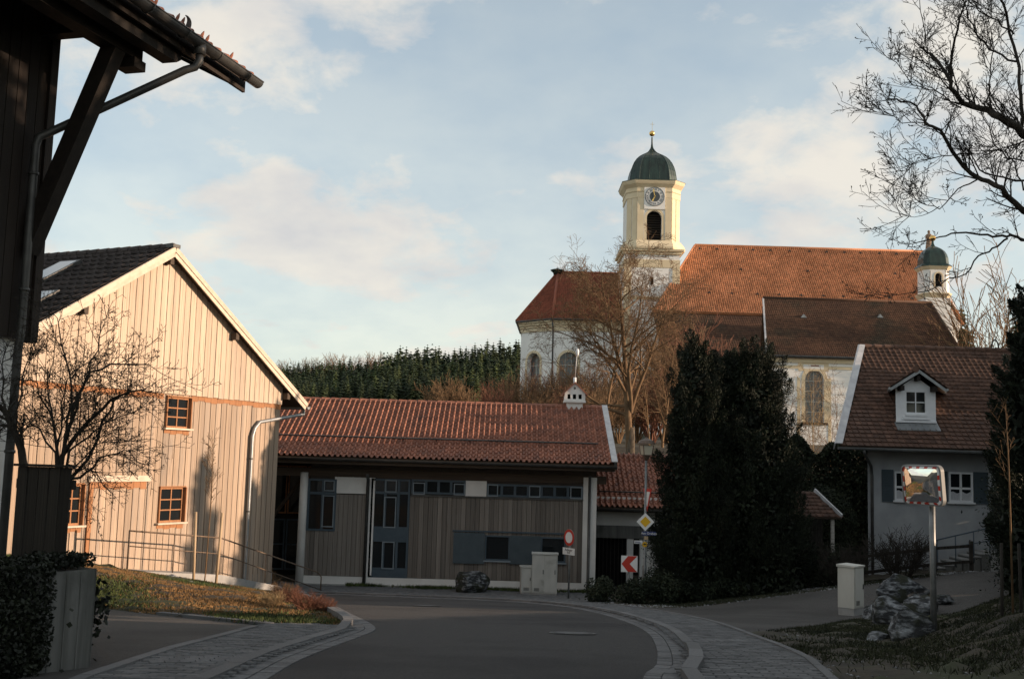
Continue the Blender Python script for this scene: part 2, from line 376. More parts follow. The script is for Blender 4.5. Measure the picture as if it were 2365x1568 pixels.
def npmesh(name, verts, faces, mat, parent=None, loc=(0, 0, 0), smooth=False, **k):
    me = bpy.data.meshes.new(name)
    verts = np.asarray(verts, np.float32) - np.asarray(root_loc(parent) if parent is not None else loc, np.float32)
    faces = np.asarray(faces, np.int32); nf, w = faces.shape
    me.vertices.add(len(verts)); me.vertices.foreach_set('co', verts.ravel())
    me.loops.add(nf * w); me.loops.foreach_set('vertex_index', faces.ravel())
    me.polygons.add(nf); me.polygons.foreach_set('loop_start', np.arange(0, nf * w, w, dtype=np.int32))
    if smooth: me.polygons.foreach_set('use_smooth', np.ones(nf, bool))
    me.materials.append(MATS[mat]); me.update(calc_edges=True); me.validate()
    return link(name, me, parent, loc, **k)
def piece(name, me, parent, mw, **k):
    """an alike piece: shared mesh, own place (mw is a world matrix)"""
    o = bpy.data.objects.new(name, me); COL.objects.link(o); o.parent = parent
    m = mw.copy(); m.translation = m.translation - root_loc(parent); o.matrix_local = m
    return tag(o, **k) if k else o
def unit_box(name, mat, taper=0.0):
    me = bpy.data.meshes.new(name); b = MB(); b.box(-0.5, 0.5, -0.5, 0.5, 0, 1)
    me.from_pydata(b.v, [], b.f); me.materials.append(MATS[mat]); me.update(); return me
def copy_tree(o, parent=None):
    c = o.copy(); COL.objects.link(c)
    if parent is not None: c.parent = parent
    for ch in [x for x in bpy.data.objects if x.parent == o]: copy_tree(ch, c)
    return c
def text_mesh(body, size, mat, name, parent, f, s, d, z, align='CENTER'):
    cu = bpy.data.curves.new(name, 'FONT'); cu.body = body; cu.size = size; cu.align_x = align; cu.align_y = 'CENTER'; cu.extrude = 0.002
    t = bpy.data.objects.new(name, cu); COL.objects.link(t)
    dg = bpy.context.evaluated_depsgraph_get()
    me = bpy.data.meshes.new_from_object(t.evaluated_get(dg))
    bpy.data.objects.remove(t, do_unlink=True); bpy.data.curves.remove(cu)
    me.materials.clear(); me.materials.append(MATS[mat]); me.name = name
    o = bpy.data.objects.new(name, me); COL.objects.link(o); o.parent = parent
    P = f.p(s, d, z) - root_loc(parent)
    # text x -> s, text y -> z, text normal -> d
    o.matrix_local = Matrix(((f.s.x, f.z.x, f.d.x, P.x), (f.s.y, f.z.y, f.d.y, P.y), (f.s.z, f.z.z, f.d.z, P.z), (0, 0, 0, 1)))
    return o

# ------------------------------------------------------------------ repeated building kit
def window(f, s0, s1, z0, z1, cols, rows, mat, parent, d=0.0, fw=0.05, mw=0.03, th=0.05, glass='glass', label=None, name='window', xs=None, zs=None):
    """frame and bars as one part, each pane a sub-part"""
    b = MB()
    b.fbox(f, s0, s0 + fw, d, d + th, z0, z1); b.fbox(f, s1 - fw, s1, d, d + th, z0, z1)
    b.fbox(f, s0 + fw, s1 - fw, d, d + th, z0, z0 + fw); b.fbox(f, s0 + fw, s1 - fw, d, d + th, z1 - fw, z1)
    a0, a1, c0, c1 = s0 + fw, s1 - fw, z0 + fw, z1 - fw
    xs = xs or [a0 + (a1 - a0) * i / cols for i in range(cols + 1)]; zs = zs or [c0 + (c1 - c0) * i / rows for i in range(rows + 1)]
    for x in xs[1:-1]: b.fbox(f, x - mw / 2, x + mw / 2, d, d + th * 0.8, c0, c1)
    for z in zs[1:-1]: b.fbox(f, a0, a1, d, d + th * 0.78, z - mw / 2, z + mw / 2)
    w = b.build(name, mat, parent, label=label)
    for i in range(len(xs) - 1):
        for j in range(len(zs) - 1):
            MB().fbox(f, xs[i] + 0.002, xs[i + 1] - 0.002, d + 0.004, d + 0.014, zs[j] + 0.002, zs[j + 1] - 0.002).build('pane', glass, w)
    return w
ROLL_T = ([0, .10, .30, .44, .52, .62, .74, .86, .95, 1.0], [.012, .0, .0, .006, .034, .062, .075, .060, .030, .012])
PAN = ([0, .12, .28, .42, .56, .70, .84, 1.0], [.030, .004, .0, .010, .050, .072, .062, .030])
FLAT = ([0, .06, .12, .5, .86, .93, 1.0], [.022, .004, .0, .004, .0, .024, .022])
def tile_template(tw, tl, prof, lift=0.032, amp=1.0, over=1.10):
    us, hs = prof; n = len(us)
    v = [(u * tw, 0.0, h * amp + lift - 0.022) for u, h in zip(us, hs)] + [(u * tw, 0.0, h * amp + lift) for u, h in zip(us, hs)] + [(u * tw, tl * over, h * amp) for u, h in zip(us, hs)]
    fc = [(i, i + 1, n + i + 1, n + i) for i in range(n - 1)] + [(n + i, n + i + 1, 2 * n + i + 1, 2 * n + i) for i in range(n - 1)]
    return np.array(v), np.array(fc)
def in_poly(x, y, poly):
    x = np.asarray(x, float); y = np.asarray(y, float); c = np.zeros(x.shape, bool); n = len(poly); j = n - 1
    for i in range(n):
        xi, yi = poly[i]; xj, yj = poly[j]
        if yi != yj:
            c ^= ((yi > y) != (yj > y)) & (x < (xj - xi) * (y - yi) / (yj - yi) + xi)
        j = i
    return c
def tile_roof(O, eu, ev, poly, tw, tl, prof, mat, mass_mat, parent, nparts=0, part_name='roof_tile', mass_name='roof_tiles', amp=1.0, jit=0.004, seed=1, lift=0.032, prefer=None):
    """tiles over a sloped face; O eave corner, eu along the eave, ev up the slope; poly the face's outline in (u, v)"""
    rng = np.random.default_rng(seed)
    O = np.array(O); eu = np.array(Vector(eu).normalized()); ev = np.array(Vector(ev).normalized()); en = np.cross(eu, ev)
    tv, tf = tile_template(tw, tl, prof, lift, amp)
    U = [p[0] for p in poly]; Vv = [p[1] for p in poly]
    js, is_ = np.meshgrid(np.arange(math.floor(min(U) / tw), math.ceil(max(U) / tw)), np.arange(math.floor(min(Vv) / tl), math.ceil(max(Vv) / tl)))
    js, is_ = js.ravel(), is_.ravel()
    ok = in_poly((js + 0.5) * tw, (is_ + 0.5) * tl, poly); js, is_ = js[ok], is_[ok]
    off = rng.normal(0, jit, (len(js), 3)) * np.array([0.6, 1.0, 0.5])
    order = np.arange(len(js))
    if nparts:
        key = prefer(js * tw, is_ * tl) if prefer else is_ * 1000.0 + js
        order = np.argsort(key, kind='stable')
    parts, rest = order[:nparts], order[nparts:]
    if nparts:
        me = bpy.data.meshes.new(part_name); me.from_pydata(tv.tolist(), [], tf.tolist()); me.materials.append(MATS[mat]); me.update()
        for k in parts:
            o = O + eu * (js[k] * tw + off[k, 0]) + ev * (is_[k] * tl + off[k, 1]) + en * off[k, 2]
            piece(part_name, me, parent, Matrix(((eu[0], ev[0], en[0], o[0]), (eu[1], ev[1], en[1], o[1]), (eu[2], ev[2], en[2], o[2]), (0, 0, 0, 1))))
    if len(rest):
        org = O + np.outer(js[rest] * tw + off[rest, 0], eu) + np.outer(is_[rest] * tl + off[rest, 1], ev) + np.outer(off[rest, 2], en)
        loc = np.outer(tv[:, 0], eu) + np.outer(tv[:, 1], ev) + np.outer(tv[:, 2], en)
        vv = (org[:, None, :] + loc[None]).reshape(-1, 3)
        ff = (tf[None] + (np.arange(len(rest)) * len(tv))[:, None, None]).reshape(-1, 4)
        npmesh(mass_name, vv, ff, mass_mat, parent, kind='stuff')
def cut_rect(r, k):
    a, b, p, q = r; k0, k1, z0, z1 = k
    if b <= k0 or a >= k1 or q <= z0 or p >= z1: return [r]
    out = []
    if z0 > p: out.append((a, b, p, z0))
    if z1 < q: out.append((a, b, z1, q))
    lo, hi = max(p, z0), min(q, z1)
    if k0 > a: out.append((a, k0, lo, hi))
    if k1 < b: out.append((k1, b, lo, hi))
    return out
BOARD_MESH = {}
def boards(f, s0, s1, zlo, zhi, w, gap, mat, parent, d=0.0, th=0.024, skip=(), name='board', seed=1, jit=0.0):
    """vertical boards, each its own object; zlo / zhi may be functions of s; skip: rectangles (s0, s1, z0, z1) left open"""
    rng = random.Random(seed); me = BOARD_MESH.get(mat)
    if me is None: me = BOARD_MESH[mat] = unit_box('board', mat)
    n = max(1, round((s1 - s0) / w)); w = (s1 - s0) / n
    for i in range(n):
        a, b = s0 + i * w + gap / 2, s0 + (i + 1) * w - gap / 2; mid = (a + b) / 2
        lo = zlo(mid) if callable(zlo) else zlo; hi = zhi(mid) if callable(zhi) else zhi
        lo += rng.uniform(-jit, jit)
        rects = [(a, b, lo, hi)]
        for k in skip: rects = [q for r in rects for q in cut_rect(r, k)]
        dd = d + rng.uniform(-0.004, 0.004)
        for (x0, x1, p, q) in rects:
            if q - p < 0.03 or x1 - x0 < 0.025: continue
            piece(name, me, parent, f.mat((x0 + x1) / 2, dd + th / 2, p) @ Matrix.Diagonal((x1 - x0, th, q - p, 1)))
def arch(s, w, z0, zs, n=10):
    """arched opening: half width w, sill z0, springing zs; ccw"""
    return [(s - w, z0), (s + w, z0)] + [(s + w * math.cos(math.pi * i / n), zs + w * math.sin(math.pi * i / n)) for i in range(0, n + 1)]
def gutter_pipe(pts, r, mat, parent, name='downpipe', n=10):
    return MB().tube(pts, r, n).build(name, mat, parent)
def half_gutter(p0, p1, r, mat, parent, name='gutter', th=0.006):
    """open half-round gutter"""
    p0, p1 = Vector(p0), Vector(p1); t = (p1 - p0).normalized(); s = t.cross(Vector((0, 0, 1))).normalized()
    b = MB(); n = 9; vs = []
    for p in (p0, p1):
        for rr in (r, r - th):
            for k in range(n):
                a = math.pi + math.pi * k / (n - 1); vs.append(p + s * (rr * math.cos(a)) + Vector((0, 0, rr * math.sin(a))))
    fs = []
    for k in range(n - 1):
        fs.append((k, k + 1, 2 * n + k + 1, 2 * n + k)); fs.append((n + k, 3 * n + k, 3 * n + k + 1, n + k + 1))
        fs.append((2 * n + k, 2 * n + k + 1, 3 * n + k + 1, 3 * n + k))
    b.add(vs, fs, True)
    # closed ends and a rolled front bead
    b.add([vs[k] for k in range(n)], [tuple(range(n))]); b.add([vs[2 * n + k] for k in range(n)], [tuple(range(n))])
    b.tube([p0 + s * r, p1 + s * r], r * 0.11, 6)
    return b.build(name, mat, parent)

# ================================================================== GROUND
def xe_of(y): return np.interp(y, [-20, 0, 8, 15.4, 24.6, 33], [1.4, 1.6, 2.45, 3.5, 8.3, 12.5])      # foot of the bank on the right
def xm_of(y): return np.interp(y, [14.9, 16.7, 19.5, 23.5, 27.7, 31, 34], [-2.0, -2.35, -3.0, -3.9, -4.9, -6.4, -9.0])   # foot of the mound on the left
def G(x, y):
    """height of the ground"""
    x = np.asarray(x, float); y = np.asarray(y, float)
    z = np.where(y < 8, -1.6, np.where(y < 36, -0.794 - 0.1007 * y, -4.42 - 0.07 * ss(36, 38.3, y)))
    z = z - 0.06 * np.exp(-((y - 8) / 1.2) ** 2)
    # bank on the right
    z = z + np.minimum(0.30 * np.maximum(0, x - xe_of(y) - 1.7), 2.8) * (1 - ss(24, 30, y)) * ss(3.0, 6.0, y + 3)
    # the lane and the garden behind it climb to the right
    z = z + 0.135 * np.clip(x - 5, 0, 9) * ss(24, 31, y) * (1 - ss(46, 52, y))
    # mound in front of the barn
    z = z + 0.125 * np.clip(xm_of(y) - x, 0, 6.5) * ss(17.3, 22, y) * (1 - ss(33, 36, y) * 0.75)
    # behind the houses: church hill, then the wooded slope
    zr = np.interp(y, [46, 62, 95, 130, 185, 260, 420], [-4.2, 1.0, 2.0, 4.0, 8.2, 17.5, 26])
    zl = np.interp(y, [46, 62, 95, 130, 185, 260, 420], [-4.2, -3.4, -1.2, 2.0, 6.4, 13.0, 20])
    w = ss(-26, -4, x); far = zr * w + zl * (1 - w) + ss(40, 95, x) * ss(85, 200, y) * 12.0
    t = ss(44, 48, y)
    return z * (1 - t) + far * t
def gnd(px, py, lo=4.0, hi=60.0):
    d = ray(px, py); ys = np.linspace(lo, hi, 4000); t = ys / d.y
    below = (d.z * t) < G(d.x * t, ys); i = int(np.argmax(below)) if below.any() else len(ys) - 1
    return Vector((d.x * t[i], ys[i], float(G(d.x * t[i], ys[i]))))
def g1(x, y): return float(G(x, y))
def on(x, y, up=0.0): return Vector((x, y, g1(x, y) + up))
def XY(*pix): return [(lambda p: (p.x, p.y))(gnd(*q)) for q in pix]
def smooth_line(pts, n=4):
    """Catmull-Rom through 2-D points"""
    P = [Vector((p[0], p[1])) for p in pts]; out = []
    for i in range(len(P) - 1):
        a, b, c, d = P[max(i - 1, 0)], P[i], P[i + 1], P[min(i + 2, len(P) - 1)]
        for k in range(n):
            t = k / n
            q = 0.5 * ((2 * b) + (c - a) * t + (2 * a - 5 * b + 4 * c - d) * t * t + (3 * b - a - 3 * c + d) * t ** 3)
            out.append((q.x, q.y))
    out.append((P[-1].x, P[-1].y)); return out
def offset_line(line, d):
    """shift a 2-D line to its left by d"""
    out = []
    for i, p in enumerate(line):
        a, b = line[max(i - 1, 0)], line[min(i + 1, len(line) - 1)]
        t = Vector((b[0] - a[0], b[1] - a[1])).normalized(); out.append((p[0] - t.y * d, p[1] + t.x * d))
    return out

# edge of the carriageway: right side, then along the front of the low building
KR = smooth_line([(1.2, -20), (1.25, 0), (1.36, 8.0), (1.72, 10.2), (2.06, 12.7), (2.38, 16.0), (2.46, 19.5), (2.28, 24.0), (1.7, 28.2), (0.5, 31.0), (-1.3, 32.5), (-3.8, 33.5), (-6.5, 34.4), (-9.0, 36.3), (-12, 39.5)])
KL = smooth_line([(-2.2, -20), (-2.15, 0), (-2.1, 8.0), (-2.06, 11.0), (-2.0, 13.6), (-2.03, 14.9), (-2.35, 16.7), (-3.0, 19.5), (-3.9, 23.5), (-4.9, 27.7), (-6.4, 31.0), (-9.0, 34.0), (-12.5, 36.5)])
# outer edge of the pavement on the right
PO = smooth_line([(2.35, -20), (2.42, 4), (2.62, 8.6), (3.08, 11.4), (3.42, 15.4), (3.68, 19.0), (3.68, 22.0), (3.35, 26.7), (2.9, 29.6), (3.3, 33.0)])
road_poly = KR + KL[::-1]
k_end = next(i for i, p in enumerate(KR) if p[1] > 30.9)
pave_right = KR[:k_end] + [(0.9, 30.6), (2.2, 30.6)] + [p for p in PO if p[1] < 30.4][::-1]
kr_far = [p for p in KR[k_end - 1:] if p[0] > -11.5]
pave_front = kr_far[::-1] + [(2.2, 30.6), (3.0, 31.6), (3.4, 34.0), (3.55, 38.25), (-6.6, 38.25), (-11.0, 41.0)]
DE = [(-2.95, -6), (-2.98, 7.5), (-3.02, 11.0), (-3.15, 14.3)]
kl_near = [p for p in KL if p[1] <= 15.0]
pave_left = kl_near + [(-2.5, 15.15), (-3.15, 14.95)] + DE[::-1]
drive_left = DE + [(-3.2, 14.85), (-4.5, 16.35), (-5.8, 17.6), (-7.4, 18.7), (-10.5, 19.3), (-14, 19.5), (-14, -6)]
lane_right = [p for p in PO if 15.6 < p[1] < 30.0] + [(3.0, 30.2), (3.6, 29.4), (6.0, 30.2), (9.7, 31.6), (14, 33), (22, 35), (22, 29), (14, 28.0), (12, 27.0), (7.6, 23.9), (5.4, 19.4)]
HARD = [road_poly, pave_right, pave_front, pave_left, drive_left, lane_right]
LOW_SITE = [(-12, 38), (3.9, 38), (3.9, 47), (-12, 47)]
BARN_SITE = None

def axis(*segs):
    out = []
    for a, b, st in segs: out.append(np.arange(a, b, st))
    return np.concatenate(out)
gx = axis((-420, -60, 30), (-60, -22, 3), (-22, -13, 0.8), (-13, 14, 0.24), (14, 26, 0.8), (26, 140, 4), (140, 460, 30))
gy = axis((-80, -20, 10), (-20, 5, 1.0), (5, 40, 0.24), (40, 50, 0.7), (50, 70, 1.5), (70, 300, 5), (300, 720, 40))
GXm, GYm = np.meshgrid(gx, gy); flatx, flaty = GXm.ravel(), GYm.ravel()
gz = G(flatx, flaty)
hard = np.zeros(len(flatx), bool)
for poly in HARD: hard |= in_poly(flatx, flaty, poly)
rs = np.random.default_rng(3)
near = (np.abs(flatx) < 26) & (flaty < 60)
gz = np.where(hard, gz - 0.07, gz + np.where(near, 0.025 * rs.normal(size=len(gz)) + 0.012, 0.0))
nx, ny = len(gx), len(gy)
ii, jj = np.meshgrid(np.arange(nx - 1), np.arange(ny - 1)); q = (jj * nx + ii).ravel()
npmesh('ground', np.stack([flatx, flaty, gz], 1), np.stack([q, q + 1, q + nx + 1, q + nx], 1), 'soil', smooth=True, kind='structure')

def sheet(name, poly, mat, up, step=0.8, kind='structure', th=0.0, parent=None):
    bm = bmesh.new(); f = bm.faces.new([bm.verts.new((p[0], p[1], 0)) for p in poly])
    bmesh.ops.triangulate(bm, faces=[f])
    for ax, no in ((0, Vector((1, 0, 0))), (1, Vector((0, 1, 0)))):
        lo = max(min(p[ax] for p in poly), -30); hi = min(max(p[ax] for p in poly), 50); c = math.ceil(lo / step) * step
        while c < hi:
            co = Vector((0, 0, 0)); co[ax] = c
            bmesh.ops.bisect_plane(bm, geom=bm.verts[:] + bm.edges[:] + bm.faces[:], plane_co=co, plane_no=no, dist=1e-4); c += step
    for v in bm.verts: v.co.z = g1(v.co.x, v.co.y) + up
    bmesh.ops.recalc_face_normals(bm, faces=bm.faces[:])
    if sum(f.normal.z for f in bm.faces) < 0: bmesh.ops.reverse_faces(bm, faces=bm.faces[:])
    me = bpy.data.meshes.new(name); bm.to_mesh(me); bm.free(); me.materials.append(MATS[mat])
    for p in me.polygons: p.use_smooth = True
    return link(name, me, parent, kind=kind)
sheet('road', road_poly, 'asphalt', 0.0)
sheet('driveway', drive_left, 'asphalt_worn', 0.004)
sheet('lane', lane_right, 'asphalt_worn', 0.006)

def paving(name, poly, up, dirn=(0, 1), l=0.20, w=0.10, nparts=0, seed=2, margin=0.0, label=None, view=None):
    """pavement: a bed and rectangular pavers in running bond"""
    root = sheet(name, poly, 'paver_joint', up - 0.012)
    rng = np.random.default_rng(seed)
    u = Vector((dirn[0], dirn[1])).normalized(); v = Vector((-u.y, u.x))
    P = np.array(poly); pu = P @ np.array(u); pv = P @ np.array(v)
    iu, iv = np.meshgrid(np.arange(math.floor(max(pu.min(), -40) / w), math.ceil(pu.max() / w)), np.arange(math.floor(max(pv.min(), -40) / l), math.ceil(pv.max() / l)))
    iu, iv = iu.ravel(), iv.ravel(); cu = (iu + 0.5) * w; cv = (iv + 0.5 + 0.5 * (iu % 2)) * l
    cx = cu * u.x + cv * v.x; cy = cu * u.y + cv * v.y
    ok = in_poly(cx, cy, poly) & (cy > 4.5) & (cy < 40)
    cx, cy = cx[ok], cy[ok]; cz = G(cx, cy) + up + rng.normal(0, 0.0022, len(cx))
    # slope of the ground under each paver
    gxs = (G(cx + 0.05, cy) - G(cx - 0.05, cy)) / 0.1; gys = (G(cx, cy + 0.05) - G(cx, cy - 0.05)) / 0.1
    a, b = w / 2 - 0.004, l / 2 - 0.004; ch = 0.006
    base = np.array([(-a, -b, -.012), (a, -b, -.012), (a, b, -.012), (-a, b, -.012), (-a + ch, -b + ch, 0), (a - ch, -b + ch, 0), (a - ch, b - ch, 0), (-a + ch, b - ch, 0)])
    fc = np.array([(4, 5, 6, 7), (0, 1, 5, 4), (1, 2, 6, 5), (2, 3, 7, 6), (3, 0, 4, 7)])
    order = np.argsort(cy, kind='stable')
    if nparts:
        vis = np.where((cy > 7.2))[0]; order_vis = vis[np.argsort(cy[vis], kind='stable')][:nparts]
        me = bpy.data.meshes.new('paver'); me.from_pydata(base.tolist(), [], fc.tolist()); me.materials.append(MATS['paver']); me.update()
        for k in order_vis:
            n = Vector((-gxs[k], -gys[k], 1)).normalized(); eu = Vector((u.x, u.y, gxs[k] * u.x + gys[k] * u.y)).normalized(); ev = n.cross(eu)
            piece('paver', me, root, Matrix(((eu.x, ev.x, n.x, cx[k]), (eu.y, ev.y, n.y, cy[k]), (eu.z, ev.z, n.z, cz[k]), (0, 0, 0, 1))))
        keep = np.ones(len(cx), bool); keep[order_vis] = False
    else: keep = np.ones(len(cx), bool)
    X, Y, Z, sx, sy = cx[keep], cy[keep], cz[keep], gxs[keep], gys[keep]
    lx = base[:, 0:1] * u.x + base[:, 1:2] * v.x; ly = base[:, 0:1] * u.y + base[:, 1:2] * v.y
    lx, ly, lz = lx[:, 0], ly[:, 0], base[:, 2]
    vx = X[:, None] + lx; vy = Y[:, None] + ly; vz = Z[:, None] + lz + sx[:, None] * lx + sy[:, None] * ly
    npmesh('pavers', np.stack([vx, vy, vz], 2).reshape(-1, 3), (fc[None] + (np.arange(len(X)) * 8)[:, None, None]).reshape(-1, 4), 'paver_mass', root, kind='stuff')
    return root
paving('pavement', pave_right, 0.055, (0.08, 1), nparts=300, seed=4)
paving('forecourt', pave_front, 0.045, (0.12, 1), seed=5)
paving('walkway', pave_left, 0.045, (0.02, 1), nparts=300, seed=6)

def stones(name, line, length, width, h, up, mat, gap=0.012, ymin=5.0, ymax=60, upf=None, seed=3, stuff=False, side=0.0, piece_name='kerb_stone'):
    """a row of stones laid along a line"""
    root = thing(name, (0, 0, 0), kind='structure'); rng = random.Random(seed); me = unit_box(piece_name, mat)
    pts = offset_line(line, side) if side else line
    cum = [0.0]
    for a, b in zip(pts[:-1], pts[1:]): cum.append(cum[-1] + math.hypot(b[0] - a[0], b[1] - a[1]))
    def pos(s):
        i = 0
        i = min(max(int(np.searchsorted(cum, s)) - 1, 0), len(pts) - 2); t = (s - cum[i]) / max(cum[i + 1] - cum[i], 1e-6)
        return pts[i][0] + (pts[i + 1][0] - pts[i][0]) * t, pts[i][1] + (pts[i + 1][1] - pts[i][1]) * t
    s = 0.0; mb = MB(); made = 0
    while s + length < cum[-1]:
        x0, y0 = pos(s); x1, y1 = pos(s + length - gap); s += length
        if not (ymin < y0 < ymax) : continue
        u0 = upf(y0) if upf else up; u1 = upf(y1) if upf else up
        A = Vector((x0, y0, g1(x0, y0) + u0 + rng.uniform(-.003, .003))); B = Vector((x1, y1, g1(x1, y1) + u1))
        ex = (B - A); L = ex.length
        if L < 0.02: continue
        ex.normalize(); ey = Vector((0, 0, 1)).cross(ex).normalized(); ez = ex.cross(ey); c = (A + B) / 2 - ez * h
        if stuff:
            mb.beam(A - ez * h / 2, B - ez * h / 2, width, h)
        else:
            piece(piece_name, me, root, Matrix(((ex.x, ey.x, ez.x, c.x), (ex.y, ey.y, ez.y, c.y), (ex.z, ey.z, ez.z, c.z), (0, 0, 0, 1))) @ Matrix.Diagonal((L, width, h, 1)))
            made += 1
    if stuff: mb.build('setts', mat, root, kind='stuff')
    return root
drop = lambda y: 0.012 + 0.10 * float(1 - ss(11.2, 13.2, y)) + 0.055 * float(ss(13.2, 14, y))
stones('kerb', KR, 1.0, 0.13, 0.25, 0.06, 'granite', upf=lambda y: 0.115 if y < 12.4 else 0.07, side=-0.065)
stones('gutter_strip', KR, 0.16, 0.15, 0.1, 0.012, 'granite_mass', stuff=True, side=0.08, seed=5)
stones('gutter_strip', KR, 0.16, 0.14, 0.1, 0.008, 'granite_mass', stuff=True, side=0.235, seed=6)
stones('pavement_edging', PO, 1.0, 0.08, 0.2, 0.068, 'granite', side=0.0, ymax=31)
stones('kerb', KL, 1.0, 0.13, 0.25, 0.06, 'granite', side=0.065, ymax=35, upf=lambda y: 0.055 if y < 14.6 else 0.12)
stones('gutter_strip', KL, 0.16, 0.15, 0.1, 0.012, 'granite_mass', stuff=True, side=-0.08, ymax=35, seed=7)
stones('gutter_strip', KL, 0.16, 0.14, 0.1, 0.008, 'granite_mass', stuff=True, side=-0.235, ymax=35, seed=8)
stones('walkway_edging', [(p[0], p[1]) for p in smooth_line(DE)], 1.0, 0.10, 0.2, 0.058, 'granite', side=0.0)
stones('drive_edging', smooth_line([(-3.15, 14.95), (-4.5, 16.4), (-5.8, 17.65)]), 0.8, 0.12, 0.2, 0.05, 'granite')
# cross bands of setts in the walkway and the pavement
for k in range(3): stones('sett_band', [(-2.18, 9.2 + k * .13), (-2.93, 8.9 + k * .13)], 0.12, 0.115, 0.1, 0.050, 'granite_mass', stuff=True, seed=9 + k)
for k in range(2): stones('sett_band', [(2.3, 13.3 + k * .13), (3.2, 13.9 + k * .13)], 0.12, 0.115, 0.1, 0.060, 'granite_mass', stuff=True, seed=13 + k)
def manhole(px, py, r):
    p = gnd(px, py); sy = -0.1007
    ez = Vector((0, -sy, 1)).normalized(); ex = Vector((1, 0, 0)); ey = ez.cross(ex)
    t = thing('manhole_cover', p, cat='manhole cover')
    n = 28; ring = lambda rr, h: [p + ex * (rr * math.cos(2 * math.pi * k / n)) + ey * (rr * math.sin(2 * math.pi * k / n)) + ez * h for k in range(n)]
    b = MB(); vs = ring(r, 0.004) + ring(r, 0.012) + ring(r * 0.86, 0.012) + ring(r * 0.86, 0.006)
    b.add(vs, [(i * n + k, i * n + (k + 1) % n, (i + 1) * n + (k + 1) % n, (i + 1) * n + k) for i in range(3) for k in range(n)]); b.build('rim', 'zinc_dark', t)
    b = MB(); b.add(ring(r * 0.84, 0.008), [tuple(range(n))])
    for i in range(-3, 4):
        w = math.sqrt(max(0, (r * 0.75) ** 2 - (i * r * 0.22) ** 2)); c = p + ey * (i * r * 0.22) + ez * 0.011
        b.beam(c - ex * w, c + ex * w, r * 0.08, 0.008)
    b.build('lid', 'zinc_dark', t); return t
manhole(1322, 1463, 0.33)['label'] = 'round iron manhole cover in the asphalt near the curving kerb'
manhole(985, 1399, 0.33)['label'] = 'round iron manhole cover farther up the road towards the low building'

# ================================================================== BARN
bs = Vector((0.4346, 0.9006, 0)).normalized()
BF = Frame(at(640, 1250, 35.0), bs)
BF.O.z = 0.0
SR, SPK = -0.22, -5.70                      # right corner, ridge
SL = 2 * SPK - SR
zroof = lambda s: 5.62 - 0.618 * abs(s - SPK)
barn = thing('barn', BF.p(SPK, 0, -3.9), 'big gabled barn clad in weathered pale upright boards, lit by the low sun', 'barn')
GZ = 1.60                                    # where the upper boarding ends
DEEP = 16.0
def bpx(x, y, d=0.0): return BF.px(x, y, d)
gb = lambda s: g1(BF.p(s, 0.05, 0).x, BF.p(s, 0.05, 0).y)
# openings read off the picture
(w1a, w1t), (w1b, w1d) = bpx(385, 915), bpx(432, 990)
(w2a, w2t), (w2b, w2d) = bpx(368, 1125), bpx(418, 1204)
(w3a, w3t), (w3b, w3d) = bpx(146, 1118), bpx(182, 1212)
(dra, drt), (drb, _) = bpx(213, 1112), bpx(336, 1112)
openings = [(w1a, w1b, w1d, w1t), (w2a, w2b, w2d, w2t), (w3a, w3b, w3d, w3t)]
# core wall behind the boards
b = MB()
pts = [(SL, -4.6), (SR, -4.6), (SR, zroof(SR) - 0.1), (SPK, zroof(SPK) - 0.1), (SL, zroof(SL) - 0.1)]
b.prism([BF.p(s, -0.03, z) for s, z in pts], -BF.d * 0.25)
b.build('gable_wall', 'barn_core', barn)
b = MB(); b.fbox(BF, SR - 0.25, SR, -DEEP, -0.29, -4.6, zroof(SR) - 0.12); b.build('side_wall', 'barn_core', barn)
b = MB(); b.fbox(BF, SL, SL + 0.25, -DEEP, -0.29, -4.6, zroof(SL) - 0.12); b.build('side_wall', 'barn_core', barn)
sideF = Frame(BF.p(SR, -0.03, 0), -BF.d)     # long wall towards the low building
boards(sideF, 0.03, 6.0, -4.3, zroof(SR) - 0.2, 0.24, 0.016, 'larch', barn, d=0.002, seed=12)
# plinth
b = MB(); b.fbox(BF, SL, SR + 0.03, -0.02, 0.012, -4.6, gb(SR) + 0.62); b.build('plinth', 'smooth_concrete', barn)
low_skip = openings + [(dra, drb, -5, drt)]
boards(BF, SL, SR, lambda s: max(gb(s) + 0.06, gb(SR) + 0.30 if s > -3.4 else -9), GZ + 0.10, 0.235, 0.025, 'larch_old', barn, d=0.0, seed=2, skip=low_skip)
boards(BF, SL, SR, GZ, lambda s: zroof(s) - 0.05 - 0.02, 0.235, 0.022, 'larch', barn, d=0.062, seed=3, jit=0.012, skip=[(w1a - 0.05, w1b + 0.03, GZ - 0.1, w1t + 0.02)])
